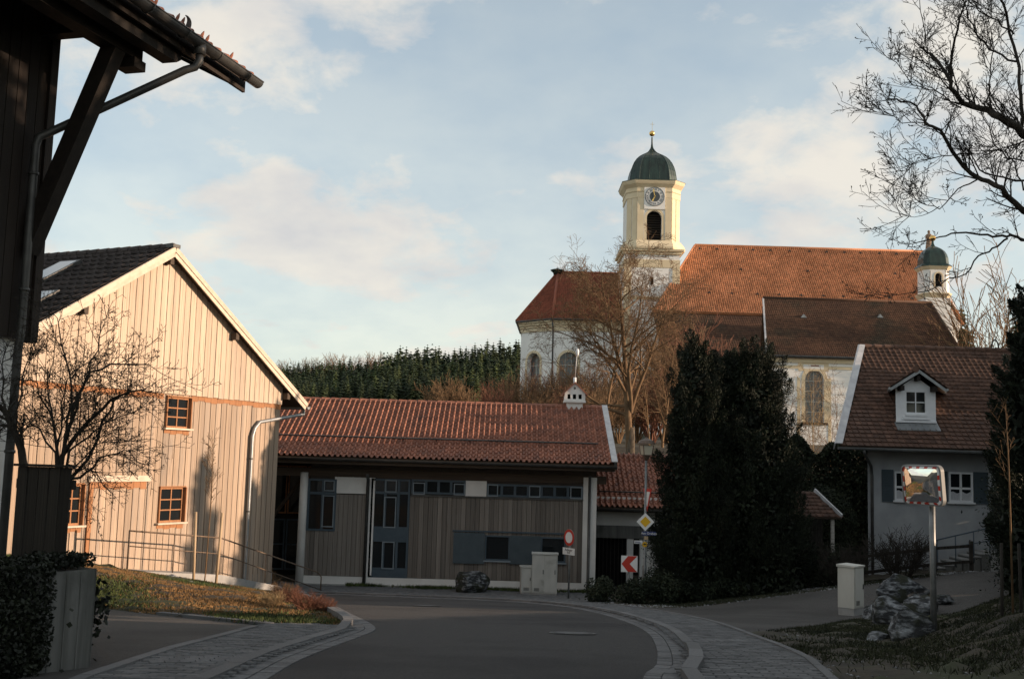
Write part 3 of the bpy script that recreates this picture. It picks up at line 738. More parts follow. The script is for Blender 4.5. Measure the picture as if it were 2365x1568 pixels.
# weather strip under the upper boards, still orange where the rain does not reach
me_strip = unit_box('sheltered_strip', 'fresh_wood')
n = 40
for i in range(n):
    s = SL + (SR - SL) * (i + 0.5) / n; wd = (SR - SL) / n
    if w1a - 0.1 < s < w1b + 0.1: continue
    hgt = 0.12 + 0.05 * math.sin(i * 2.3) ** 2
    piece('sheltered_strip', me_strip, barn, BF.mat(s, 0.034, GZ - hgt) @ Matrix.Diagonal((wd - 0.006, 0.012, hgt + 0.01, 1)))
def barn_window(a, c, lo, hi, rows=3, lab=None):
    w = window(BF, a, c, lo, hi, 2, rows, 'fresh_wood', barn, d=-0.028, fw=0.055, mw=0.035, th=0.05, label=lab)
    b = MB()
    b.fbox(BF, a - 0.035, a - 0.002, -0.02, 0.085, lo, hi); b.fbox(BF, c + 0.002, c + 0.035, -0.02, 0.125, lo, hi)
    b.fbox(BF, a - 0.035, c + 0.035, -0.02, 0.087, hi + 0.002, hi + 0.03); b.build('casing', 'fresh_wood', w)
    b = MB(); b.fbox(BF, a - 0.11, c + 0.11, -0.02, 0.15, lo - 0.05, lo - 0.002); b.build('sill', 'larch_pale', w)
    b = MB()
    for k in range(4):
        x0 = a - 0.05 + (c - a + 0.1) * k / 4; x1 = x0 + (c - a + 0.1) / 4 - 0.01
        h = 0.10 + 0.03 * (k % 2)
        b.fbox(BF, x0, x1, 0.026, 0.038, lo - 0.052 - h, lo - 0.052)
    b.build('apron', 'fresh_wood', w)
barn_window(w1a, w1b, w1d, w1t); barn_window(w2a, w2b, w2d, w2t); barn_window(w3a, w3b, w3d, w3t)
# plank door with its lintel
door = MB(); door.fbox(BF, dra, drb, -0.028, 0.0, gb(dra) + 0.02, drt); door = door.build('door', 'barn_core', barn)
boards(BF, dra + 0.01, drb - 0.01, gb(drb) + 0.1, drt - 0.005, 0.24, 0.026, 'larch_old', door, d=0.004, seed=8, name='door_board')
b = MB(); b.fbox(BF, dra - 0.18, drb + 0.14, 0.02, 0.09, drt - 0.0, drt + 0.16); b.build('lintel', 'larch_pale', barn)
n = 8
for i in range(n):
    s = dra + (drb - dra) * (i + 0.5) / n
    piece('sheltered_strip', me_strip, barn, BF.mat(s, 0.04, drt - 0.17 - 0.03 * (i % 2)) @ Matrix.Diagonal(((drb - dra) / n - 0.012, 0.012, 0.17 + 0.03 * (i % 2), 1)))
b = MB(); b.fbox(BF, dra - 0.13, dra - 0.004, 0.028, 0.075, gb(dra) + 0.05, drt - 0.004); b.build('door_post', 'fresh_wood', barn)
b = MB(); b.fbox(BF, dra - 0.3, drb + 0.2, 0.02, 0.5, gb(dra) - 0.4, gb(drb) + 0.05); b.build('threshold', 'smooth_concrete', barn)
# roof
OV, EAVE = 0.34, 0.95
cosr, sinr = math.cos(math.atan(0.618)), math.sin(math.atan(0.618))
for sgn, s_e in ((1, SR + EAVE), (-1, SL - EAVE)):
    top = BF.p(SPK, OV, zroof(SPK)); low = BF.p(s_e, OV, zroof(s_e)); back = -BF.d * (DEEP + OV + 0.5)
    nrm = Vector(BF.s * (sgn * sinr)) + Vector((0, 0, cosr))
    b = MB(); b.prism([top, low, low - nrm * 0.10, top - Vector((0, 0, 0.12))], back); b.build('roof', 'soffit_wood', barn)
    # verge board in two strips, and its top moulding
    b = MB(); b.prism([top + nrm * 0.05, low + nrm * 0.05, low - nrm * 0.20, top - Vector((0, 0, 0.235))], BF.d * 0.035); b.build('verge_board', 'larch_pale', barn)
    b = MB(); b.prism([top + nrm * 0.045 + BF.d * 0.036, low + nrm * 0.045 + BF.d * 0.036, low - nrm * 0.08 + BF.d * 0.036, top - Vector((0, 0, 0.10)) + BF.d * 0.036], BF.d * 0.025); b.build('verge_strip', 'larch_pale', barn)
    O = low + nrm * 0.02 - BF.d * 0.02
    length = (top - low).length
    if sgn > 0:
        eu, ev = -BF.d, (top - low).normalized()
        # right-hand slope: along the eave away from the viewer
        tile_roof(O, eu, ev, [(0, 0), (DEEP + OV, 0), (DEEP + OV, length), (0, length)], 0.30, 0.36, FLAT, 'slate_tile', 'slate_tile', barn, seed=21)
    else:
        O2 = low + nrm * 0.02 + back; eu, ev = BF.d, (top - low).normalized()
        tile_roof(O2, eu, ev, [(0.5, 0), (DEEP + OV + 0.45, 0), (DEEP + OV + 0.45, length), (0.5, length)], 0.30, 0.36, FLAT, 'slate_tile', 'slate_tile', barn, seed=22, amp=1.6, lift=0.05)
me_ridge = bpy.data.meshes.new('ridge_tile'); b = MB()
b.tube([(0, 0, 0), (0.42, 0, 0)], [0.13, 0.11], 10); me_ridge.from_pydata(b.v, [], b.f); me_ridge.materials.append(MATS['slate_tile']); me_ridge.update()
for i in range(42):
    piece('ridge_tile', me_ridge, barn, Matrix(((-BF.d.x, BF.s.x, 0, BF.p(SPK, OV - 0.05 - i * 0.40, 0).x), (-BF.d.y, BF.s.y, 0, BF.p(SPK, OV - 0.05 - i * 0.40, 0).y), (0, 0, 1, zroof(SPK) + 0.03), (0, 0, 0, 1))))
b = MB(); P = BF.p(SPK, OV + 0.06, zroof(SPK) + 0.06); b.beam(P - BF.s * 0.0 - BF.d * 0.25, P + BF.d * 0.02, 0.28, 0.10); b.build('ridge_cap', 'zinc_dark', barn)
# purlin ends under the right verge, and eave gutter with its downpipe
for s in (SR + 0.05, SPK + 2.9, SPK - 0.01, SPK - 2.9):
    z = zroof(s) - 0.24
    b = MB(); b.fbox(BF, s - 0.07, s + 0.07, -0.3, OV - 0.04, z - 0.2, z); b.build('purlin', 'soffit_wood', barn)
ge = SR + EAVE + 0.07; gzv = zroof(SR + EAVE) - 0.07
half_gutter(BF.p(ge, OV + 0.05, gzv), BF.p(ge, -DEEP, gzv), 0.085, 'zinc', barn)
pq = BF.p(ge, OV - 0.15, gzv - 0.08)
sA, zA = bpx(594, 978, 0.12); sB, zB = bpx(583, 1000, 0.12); sC, zC = bpx(568, 1345, 0.12)
gutter_pipe([pq, pq + Vector((0, 0, -0.16)), BF.p(sA + 0.1, 0.13, zA + 0.05), BF.p((sA + sB) / 2, 0.12, (zA + zB) / 2), BF.p(sB, 0.12, zB - 0.1), BF.p(sB, 0.12, gb(sB) + 0.55), BF.p(sB, 0.12, gb(sB) - 0.2)], 0.055, 'zinc', barn)
for z in (zB - 0.8, zB - 2.4):
    b = MB(); b.lathe(BF.p(sB, 0.12, z), [(0.066, 0), (0.066, 0.04)], 10); b.build('pipe_clip', 'zinc_dark', barn)
# skylights on the left slope
for (px_, py_, hh) in ((122, 627, 0.72), (84, 690, 0.45)):
    topP = BF.p(SPK, 0, zroof(SPK)); evl = (BF.p(SL, 0, zroof(SL)) - topP).normalized(); nl = Vector(-BF.s * sinr + Vector((0, 0, cosr)))
    Pk = hit(px_, py_, topP + nl * 0.1, nl); e1 = -evl
    sk = MB(); w_ = BF.d
    sk.hexa([Pk - w_ * .4 - e1 * hh - nl * .05, Pk + w_ * .4 - e1 * hh - nl * .05, Pk + w_ * .4 + e1 * hh - nl * .05, Pk - w_ * .4 + e1 * hh - nl * .05,
             Pk - w_ * .4 - e1 * hh + nl * .05, Pk + w_ * .4 - e1 * hh + nl * .05, Pk + w_ * .4 + e1 * hh + nl * .05, Pk - w_ * .4 + e1 * hh + nl * .05])
    so = sk.build('skylight', 'zinc_dark', barn)
    sk = MB(); sk.hexa([Pk - w_ * .33 - e1 * (hh - .08) + nl * .052, Pk + w_ * .33 - e1 * (hh - .08) + nl * .052, Pk + w_ * .33 + e1 * (hh - .08) + nl * .052, Pk - w_ * .33 + e1 * (hh - .08) + nl * .052,
             Pk - w_ * .33 - e1 * (hh - .08) + nl * .06, Pk + w_ * .33 - e1 * (hh - .08) + nl * .06, Pk + w_ * .33 + e1 * (hh - .08) + nl * .06, Pk - w_ * .33 + e1 * (hh - .08) + nl * .06])
    sk.build('pane', 'skylight_glass', so)

# ================================================================== LOW BUILDING
YF = 38.5
LF = Frame((0, YF, 0), (1, 0, 0))
def lp(x, y, d=0.0): return LF.px(x, y, d)
def z4(x, y): return (750 + x / 2.24) / 1.3061, (1150 + y / 2.24) / 1.3061      # from the enlarged views to picture units
def z5(x, y): return (1350 + x / 2.24) / 1.3061, (1150 + y / 2.24) / 1.3061
ZB = lp(1000, 1341)[1]                         # top of the plinth's foot
low = thing('village_hall', (-1.5, 41, ZB), 'long low hall with red roof tiles, grey board front and steel-blue windows', 'building')
XL = -9.5; XR = lp(*z5(1003, 900))[0]
ztop = lp(*z5(700, 690))[1]                    # head of the clerestory
b = MB(); b.fbox(LF, lp(712, 1200)[0], XR, -8.3, -0.06, -4.9, ztop + 0.9); b.build('wall', 'grey_core', low)
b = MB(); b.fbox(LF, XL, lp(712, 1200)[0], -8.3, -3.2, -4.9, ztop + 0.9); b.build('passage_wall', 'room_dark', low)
s_a = lp(*z4(370, 1290))[0]
# plinth
plz = lp(*z4(600, 1316))[1]
b = MB(); b.fbox(LF, s_a, lp(*z5(905, 1360))[0], -0.05, 0.03, -4.75, plz); b.build('plinth', 'white_plaster', low)
b = MB(); b.fbox(LF, s_a - 0.2, XR + 0.1, -0.05, 0.16, -4.8, plz - 0.26); b.build('plinth_step', 'smooth_concrete', low)
# windows: group by the passage, the tall group, the clerestory
def lrect(za, x0, y0, x1, y1):
    a, t = lp(*za(x0, y0)); c, lo = lp(*za(x1, y1)); return a, c, lo, t
skips = []
def steel(r, cols, rows, xs=None, zs=None, name='window'):
    skips.append(r)
    return window(LF, r[0], r[1], r[2], r[3], cols, rows, 'steel_blue', low, d=-0.05, fw=0.07, mw=0.09, th=0.08, xs=xs, zs=zs)
def sash(r, parent):
    """paler opening casement inside a steel window"""
    b = MB(); a, c, lo, t = r; w = 0.035
    b.fbox(LF, a, a + w, 0.03, 0.045, lo, t); b.fbox(LF, c - w, c, 0.03, 0.045, lo, t); b.fbox(LF, a + w, c - w, 0.03, 0.046, lo, lo + w); b.fbox(LF, a + w, c - w, 0.03, 0.045, t - w, t)
    return b.build('casement', 'pale_frame', parent)
rA = lrect(z4, 405, 655, 582, 1012)
xA = lp(*z4(500, 800))[0]; zA2 = lp(*z4(500, 755))[1]
wA = steel(rA, 2, 2, xs=[rA[0] + .07, xA, rA[1] - .07], zs=[rA[2] + .07, zA2, rA[3] - .07])
sash(lrect(z4, 513, 668, 580, 742), wA); sash(lrect(z4, 503, 768, 572, 985), wA)
rB = lrect(z4, 832, 655, 1100, 1310); rB = (rB[0], lp(*z4(1082, 1000))[0], plz, rB[3])
xb1, xb2 = lp(*z4(918, 900))[0], lp(*z4(1008, 900))[0]
zb = [lp(*z4(950, q))[1] for q in (1268, 1075, 990, 752)]
wB = steel(rB, 3, 4, xs=[rB[0] + .07, xb1, xb2, rB[1] - .07], zs=[rB[2] + .07, zb[0], zb[1], zb[2], zb[3], rB[3] - .07])
for q in ((925, 665, 1000, 750), (918, 778, 992, 990), (905, 1080, 980, 1268)): sash(lrect(z4, *q), wB)
b = MB(); b.fbox(LF, rB[0] + .07, rB[1] - .07, -0.03, 0.018, zb[1] + .04, zb[2] - .04); b.build('spandrel', 'steel_blue', wB)
b = MB(); b.fbox(LF, rB[0] + .07, rB[1] - .07, -0.03, 0.018, rB[2] + .06, zb[0] - .04); b.build('spandrel', 'steel_blue', wB)
rC = lrect(z4, 1102, 660, 1465, 768)
wC = steel(rC, 4, 1); sash(lrect(z4, 1112, 682, 1190, 765), wC); sash(lrect(z4, 1388, 690, 1462, 770), wC)
rD = lrect(z5, 265, 690, 915, 795)
wD = steel(rD, 7, 1)
for q in ((272, 695, 340, 778), (552, 705, 626, 785), (830, 712, 910, 795)): sash(lrect(z5, *q), wD)
for q, za in (((585, 642, 795, 760), z4), ((122, 670, 262, 786), z5)):
    r = lrect(za, *q); skips.append(r); b = MB(); b.fbox(LF, r[0], r[1], -0.05, 0.02, r[2], r[3]); b.build('render_panel', 'white_plaster', low)
r = lrect(z4, 812, 650, 830, 1300); skips.append(r); b = MB(); b.fbox(LF, r[0], r[1], -0.05, 0.03, plz, r[3]); b.build('pilaster', 'white_plaster', low)
# ground-floor openings with their sliding shutters
for k, q in enumerate(((255, 1038, 418, 1212), (632, 1050, 795, 1225))):
    r = lrect(z5, *q); skips.append(r)
    w = window(LF, r[0], r[1], r[2], r[3], 1, 1, 'steel_blue', low, d=-0.05, fw=0.05, mw=0.05, th=0.08)
    b = MB(); b.fbox(LF, r[0] - 0.04, r[1] + 0.04, -0.05, 0.08, r[2] - 0.05, r[2]); b.build('sill', 'pale_frame', w)
for q in ((42, 1018, 246, 1232), (424, 1040, 626, 1238)):
    r = lrect(z5, *q); b = MB(); b.fbox(LF, r[0], r[1], 0.03, 0.07, r[2], r[3])
    o = b.build('shutter', 'shutter_blue', low)
    b = MB()
    for k in range(1, 5):
        x = r[0] + (r[1] - r[0]) * k / 5; b.fbox(LF, x - 0.006, x + 0.006, 0.0702, 0.075, r[2] + 0.03, r[3] - 0.03)
    b.build('batten', 'shutter_blue', o)
r0_ = lrect(z5, 36, 1008, 800, 1018); b = MB(); b.fbox(LF, r0_[0], r0_[1], 0.02, 0.06, r0_[3] - 0.02, r0_[3] + 0.03); b.build('shutter_rail', 'steel_blue', low)
s_r = lp(*z5(912, 1000))[0]
zband = lp(*z5(700, 800))[1]
zbA = lp(*z4(690, 765))[1]
boards(LF, s_a, lp(*z4(795, 900))[0], plz + 0.01, zbA, 0.165, 0.012, 'grey_board', low, d=-0.02, seed=5, skip=skips)
boards(LF, rB[1], s_r, plz + 0.01, zband, 0.165, 0.012, 'grey_board', low, d=-0.02, seed=6, skip=skips)
b = MB(); b.fbox(LF, rC[0], s_r, -0.04, 0.05, zband - 0.01, zband + 0.05); b.build('band', 'zinc_dark', low)
# posts and pipes
for q in ((912, 945), (962, 1003)):
    a = lp(*z5(q[0], 1000))[0]; c = lp(*z5(q[1], 1000))[0]
    b = MB(); b.fbox(LF, a, c, -0.06, 0.03, -4.6, ztop + 0.25); b.build('post', 'white_plaster', low)
pc = (lp(*z5(945, 1000))[0] + lp(*z5(962, 1000))[0]) / 2
gutter_pipe([LF.p(pc, 0.06, ztop + 0.3), LF.p(pc, 0.06, -4.2), LF.p(pc + 0.05, 0.16, -4.42)], 0.05, 'zinc_dark', low)
pd = lp(*z4(800, 900))[0]
gutter_pipe([LF.p(pd + 0.02, 0.5, ztop + 0.12), LF.p(pd + 0.02, 0.25, ztop - 0.05), LF.p(pd, 0.10, ztop - 0.3), LF.p(pd, 0.10, -4.5)], 0.06, 'zinc_dark', low)
# round white column at the passage
ca = lp(*z4(338, 900))[0]; cb = lp(*z4(392, 900))[0]
b = MB(); b.lathe(LF.p((ca + cb) / 2, 0.02, -4.75), [((cb - ca) / 2 * 1.03, 0), ((cb - ca) / 2, 3.0), ((cb - ca) / 2, ztop + 4.75 + 0.15)], 20); b.build('column', 'white_plaster', low)
# passage: glazed screen, braces
PFm = Frame((0, YF + 3.1, 0), (1, 0, 0))
for x in np.arange(-10.5, -7.6, 0.72):
    window(PFm, x, x + 0.68, -4.3, -2.4, 1, 2, 'steel_blue', low, d=0.03, fw=0.06, mw=0.05, th=0.06)
    window(PFm, x, x + 0.68, -2.2, -0.4, 1, 1, 'fresh_wood', low, d=0.03, fw=0.05, mw=0.05, th=0.06)
for x in (-10.4, -8.8):
    b = MB(); b.beam((x, YF + 1.6, -2.6), (x + 1.2, YF + 1.6, -0.9), 0.1, 0.12); b.build('brace', 'soffit_wood', low)
    b = MB(); b.beam((x, YF + 1.6, -4.5), (x, YF + 1.6, ztop + 0.3), 0.14, 0.14); b.build('passage_post', 'soffit_wood', low)
# roof
Eright = at(1431, 1074, 37.7); Rright = at(1409, 943, 42.2)
PIT = (Rright.z - Eright.z) / (Rright.y - Eright.y); PA = math.atan(PIT)
XE = 3.72; zE = Eright.z
evr = Vector((0, math.cos(PA), math.sin(PA))); nr = Vector((0, -math.sin(PA), math.cos(PA))); RL = (Rright.y - 37.7) / math.cos(PA)
Oe = Vector((-12.0, 37.7, zE)); ridge_y, ridge_z = 37.7 + RL * math.cos(PA), zE + RL * math.sin(PA)
b = MB(); b.prism([Vector((-12, 37.72, zE - 0.02)), Vector((-12, ridge_y, ridge_z - 0.02)), Vector((-12, ridge_y, ridge_z - 0.2)), Vector((-12, 37.72, zE - 0.14))], Vector((XE + 12 - 0.02, 0, 0))); b.build('roof', 'soffit_wood', low)
b = MB(); b.prism([Vector((-12, ridge_y, ridge_z - 0.02)), Vector((-12, ridge_y + 4.5, zE - 0.02)), Vector((-12, ridge_y + 4.5, zE - 0.14)), Vector((-12, ridge_y, ridge_z - 0.2))], Vector((XE + 12 - 0.02, 0, 0))); b.build('roof', 'red_tile_mass', low)
tile_roof(Oe, (1, 0, 0), evr, [(2.0, 0), (12 + XE - 0.1, 0), (12 + XE - 0.1, RL - 0.1), (2.0, RL - 0.1)], 0.195, 0.315, ROLL_T, 'red_tile', 'red_tile_mass', low, nparts=300, seed=7, amp=1.25)
# ridge cover, verge sheet, eave board, snow guard
me_rt = bpy.data.meshes.new('ridge_tile'); b = MB(); b.tube([(0, 0, 0), (0.40, 0, 0)], [0.125, 0.105], 10); me_rt.from_pydata(b.v, [], b.f); me_rt.materials.append(MATS['red_tile']); me_rt.update()
for i in range(37):
    piece('ridge_tile', me_rt, low, Matrix.Translation((XE - 0.55 - i * 0.375, ridge_y, ridge_z - 0.0)))
b = MB(); b.prism([Vector((XE - 0.06, 37.66, zE - 0.16)), Vector((XE - 0.06, 37.66, zE + 0.10)), Vector((XE - 0.06, ridge_y, ridge_z + 0.10)), Vector((XE - 0.06, ridge_y, ridge_z - 0.16))], Vector((0.10, 0, 0))); b.build('verge_sheet', 'zinc_dark', low)
b = MB(); b.hexa([Vector((XE - 0.15, 37.66, zE + 0.102)), Vector((XE + 0.06, 37.66, zE + 0.102)), Vector((XE + 0.06, ridge_y, ridge_z + 0.102)), Vector((XE - 0.15, ridge_y, ridge_z + 0.102)),
                  Vector((XE - 0.15, 37.66, zE + 0.125)), Vector((XE + 0.06, 37.66, zE + 0.125)), Vector((XE + 0.06, ridge_y, ridge_z + 0.125)), Vector((XE - 0.15, ridge_y, ridge_z + 0.125))]); b.build('verge_flashing', 'verge_metal', low)
b = MB(); b.box(-12, XE - 0.02, 37.70, 37.74, zE - 0.24, zE - 0.02); b.build('eave_board', 'soffit_wood', low)
half_gutter((XE + 0.02, 37.60, zE - 0.06), (-12, 37.60, zE - 0.06), 0.075, 'zinc_dark', low)
zg = 0.185
for vv in (0.62,):
    P = Oe + evr * (vv * RL * 0.44) + nr * 0.16
    gutter_pipe([Vector((-11.5, P.y, P.z)), Vector((XE - 0.55, P.y, P.z))], 0.028, 'zinc_dark', low, 'snow_guard', 8)
    for x in np.arange(-11, XE - 0.5, 1.2):
        b = MB(); b.beam(Vector((x, P.y, P.z)), Vector((x, P.y + 0.12, P.z - 0.08)), 0.03, 0.02); b.build('snow_guard_bracket', 'zinc_dark', low)
# beams under the eave
b = MB(); b.box(-11.5, XE - 0.25, YF - 0.02, YF + 0.18, ztop + 0.02, ztop + 0.30); b.build('wall_plate', 'soffit_wood', low)
me_raf = unit_box('rafter', 'soffit_wood')
for x in np.arange(-11, XE - 0.1, 0.72):
    c = Vector((x, 37.78, zE - 0.14 - 0.06)); e = Vector((x, YF + 0.3, zE - 0.20 + (YF + 0.3 - 37.78) * PIT))
    t = (e - c); L_ = t.length; t.normalize()
    sx = Vector((1, 0, 0)); u = sx.cross(t)
    piece('rafter', me_raf, low, Matrix(((sx.x, u.x, t.x, c.x), (sx.y, u.y, t.y, c.y), (sx.z, u.z, t.z, c.z), (0, 0, 0, 1))) @ Matrix.Diagonal((0.09, 0.13, L_, 1)))
# white chimney with a little gable, on the ridge
CF = Frame((at(1327, 905, 42.0).x, 41.9, 0), (1, 0, 0))
def cpx(x, y): return CF.px(x, y)
def z7(x, y): return (1540 + x / 4.9) / 1.3061, (900 + y / 4.9) / 1.3061
hw = (cpx(*z7(1105, 1450))[0] - cpx(*z7(800, 1450))[0]) / 2; cx0 = (cpx(*z7(1105, 1450))[0] + cpx(*z7(800, 1450))[0]) / 2
zl_, zh_, zp_ = cpx(*z7(950, 1500))[1], cpx(*z7(950, 1395))[1], cpx(*z7(950, 1252))[1]
chim = thing('chimney', CF.p(cx0, -0.3, ridge_z - 0.5), 'small white house-shaped chimney with three openings on the red ridge', 'chimney')
DP = 0.62
sq = lambda za, q: [(cpx(*za(q[0], q[3]))[0], cpx(*za(q[0], q[3]))[1]), (cpx(*za(q[2], q[3]))[0], cpx(*za(q[2], q[3]))[1]), (cpx(*za(q[2], q[1]))[0], cpx(*za(q[2], q[1]))[1]), (cpx(*za(q[0], q[1]))[0], cpx(*za(q[0], q[1]))[1])]
holes = [sq(z7, q) for q in ((843, 1412, 887, 1484), (922, 1416, 970, 1487), (1006, 1418, 1054, 1487))]
cc = cpx(*z7(950, 1327)); rr_ = 0.045
holes.append([(cc[0] + rr_ * math.cos(a * math.pi / 6), cc[1] + rr_ * math.sin(a * math.pi / 6)) for a in range(12)])
outer = [(cx0 - hw, zl_), (cx0 + hw, zl_), (cx0 + hw, zh_), (cx0, zp_), (cx0 - hw, zh_)]
b = MB(); b.holed(CF, outer, holes, 0.0, 0.12)
b.fbox(CF, cx0 - hw, cx0 - hw + 0.05, -DP, -0.002, zl_, zh_ - 0.02); b.fbox(CF, cx0 + hw - 0.05, cx0 + hw, -DP, -0.002, zl_, zh_ - 0.02)
b.prism([CF.p(s, -DP, z) for s, z in outer], -CF.d * 0.02); b.fbox(CF, cx0 - hw, cx0 + hw, -DP, 0.0, zl_ - 0.03, zl_ - 0.001)
b.build('hood', 'white_plaster', chim)
b = MB(); b.fbox(CF, cx0 - hw + 0.06, cx0 + hw - 0.06, -DP + 0.03, -0.15, zl_ + 0.002, zh_ - 0.05); b.build('flue', 'void', chim)
b = MB(); b.fbox(CF, cx0 - hw * 0.78, cx0 + hw * 0.78, -DP + 0.04, -0.05, ridge_z - 0.6, zl_ - 0.1); b.build('stack', 'white_plaster', chim)
b = MB(); b.fbox(CF, cx0 - hw * 1.06, cx0 + hw * 1.06, -DP - 0.04, 0.05, zl_ - 0.1, zl_ - 0.031); b.build('cornice', 'white_plaster', chim)
for sg in (-1, 1):
    a = Vector((0, 0, zp_ + 0.05)); e = Vector((sg * hw * 1.22, 0, zh_ - 0.10 + 0.05)); b = MB()
    P = [CF.p(cx0 + q.x, 0.07, q.z) for q in (a, e, e - Vector((0, 0, 0.05)), a - Vector((0, 0, 0.06)))]
    b.prism(P, -CF.d * (DP + 0.14)); b.build('hood_roof', 'red_tile_mass', chim)
# flue pipe and lightning rod on it
pz = cpx(*z7(950, 1160))[1]; bz = cpx(*z7(990, 770))[1]
gutter_pipe([CF.p(cx0, -0.3, zp_ - 0.05), CF.p(cx0, -0.3, pz)], 0.06, 'white_paint', chim, 'flue_pipe')
gutter_pipe([CF.p(cx0 + 0.01, -0.3, pz), CF.p(cx0 + 0.06, -0.3, bz)], 0.016, 'verge_metal', chim, 'rod', 6)
b = MB(); b.lathe(CF.p(cx0 + 0.08, -0.3, bz - 0.2), [(0.02, 0), (0.06, 0.08), (0.065, 0.2), (0.05, 0.28), (0.0, 0.31)], 10); b.build('rod_cowl', 'white_paint', chim)

# ------------------------------------------------------------------ garage wing to the right of the hall
AF = Frame((0, 40.6, 0), (1, 0, 0))
def ap(x, y): return AF.px(x, y)
wing = thing('garage_wing', (4.6, 42, ZB), 'low garage with tiled roof and dark opening beside the hall', 'garage')
ax1 = ap(1452, 1300)[0] + 1.9
az = ap(1420, 1185)[1]; azb = ap(1420, 1213)[1]; azo = ap(1420, 1242)[1]
b = MB(); b.fbox(AF, XR + 0.002, ax1, -0.25, 0.0, azb, az + 0.6); b.build('front_wall', 'white_plaster', wing)
b = MB(); b.fbox(AF, XR + 0.002, ax1 - 0.25, -0.22, 0.05, azo, azb - 0.002); b.build('door_beam', 'concrete', wing)
(q0, _), (q1, _) = ap(1447, 1300), ap(1462, 1300)
b = MB(); b.fbox(AF, q0, q1, -0.25, 0.02, -4.9, azo - 0.002); b.build('post', 'white_plaster', wing)
b = MB(); b.fbox(AF, q1 + 0.25, ax1, -0.25, 0.0, -4.9, azb - 0.002); b.build('side_wall', 'white_plaster', wing)
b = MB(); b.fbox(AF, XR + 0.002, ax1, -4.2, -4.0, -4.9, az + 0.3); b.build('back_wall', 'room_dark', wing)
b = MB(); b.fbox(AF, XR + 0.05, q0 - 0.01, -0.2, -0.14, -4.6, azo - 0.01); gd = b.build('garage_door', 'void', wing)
for k in range(1, 9):
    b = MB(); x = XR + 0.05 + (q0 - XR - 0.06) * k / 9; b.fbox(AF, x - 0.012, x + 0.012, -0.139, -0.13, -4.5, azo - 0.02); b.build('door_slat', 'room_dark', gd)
we = at(1440, 1172, 40.1); wr = at(1440, 1046, 43.8)
wa = math.atan((wr.z - we.z) / (wr.y - we.y)); wev = Vector((0, math.cos(wa), math.sin(wa))); wl = (wr.y - we.y) / math.cos(wa); wn = Vector((0, -math.sin(wa), math.cos(wa)))
WX = ax1 + 0.25
b = MB(); b.prism([Vector((XR - 0.4, we.y, we.z - 0.02)), Vector((XR - 0.4, wr.y, wr.z - 0.02)), Vector((XR - 0.4, wr.y, wr.z - 0.2)), Vector((XR - 0.4, we.y, we.z - 0.16))], Vector((WX - XR + 0.4, 0, 0))); b.build('roof', 'soffit_wood', wing)
tile_roof(Vector((XR - 0.4, we.y, we.z)), (1, 0, 0), wev, [(0, 0), (WX - XR + 0.4, 0), (WX - XR + 0.4, wl), (0, wl)], 0.195, 0.315, ROLL_T, 'red_tile', 'red_tile_mass', wing, nparts=220, seed=9, amp=1.25)
half_gutter((WX, we.y - 0.07, we.z - 0.06), (XR - 0.2, we.y - 0.07, we.z - 0.06), 0.07, 'zinc_dark', wing)
gutter_pipe([Vector((-0, 0, 0)) + we.xyz * 0 + Vector((XR + 0.3, we.y + 0.8, we.z + 0.45)) + wn * 0.12, Vector((WX - 0.2, we.y + 0.8, we.z + 0.45)) + wn * 0.12], 0.026, 'zinc_dark', wing, 'snow_guard', 8)

# ================================================================== CHURCH
church = thing('church', (18, 126, 3), 'baroque church with yellow trimmed white walls, onion-domed clock tower and orange tiled nave roof', 'church')
YT = 121.75
TF = Frame((0, YT, 0), (1, 0, 0))
def tp(x, y): return TF.px(x, y)
def z2(x, y): return (1850 + x / 3.7346) / 1.3061, (340 + y / 3.7346) / 1.3061
tcx = (tp(*z2(270, 1150))[0] + tp(*z2(655, 1150))[0]) / 2
FW = (tp(*z2(655, 1150))[0] - tp(*z2(270, 1150))[0]) / 2            # half width of the front face
CH = FW * 0.56                                                     # chamfer
HB = FW + CH                                                       # half width of the whole
tcy = YT + HB
def tz(y): return tp(*z2(455, y))[1]
def octo(hf, ch, z): # outline, front face half hf
    h = hf + ch
    return [Vector((tcx + x, tcy + y, z)) for x, y in ((-hf, -h), (hf, -h), (h, -hf), (h, hf), (hf, h), (-hf, h), (-h, hf), (-h, -hf))]
def octo_ring(name, mat, layers, parent=None):
    """stack of octagons: (half front, chamfer, z)"""
    b = MB(); L = [octo(*l) for l in layers]; vs = [v for l in L for v in l]; m = len(L)
    fs = [(i * 8 + k, i * 8 + (k + 1) % 8, (i + 1) * 8 + (k + 1) % 8, (i + 1) * 8 + k) for i in range(m - 1) for k in range(8)]
    b.add(vs, fs); b.add(L[0], [tuple(range(7, -1, -1))]); b.add(L[-1], [tuple(range(8))]); return b.build(name, mat, parent or church)
z_base, z_cor = tz(1440), tz(965)
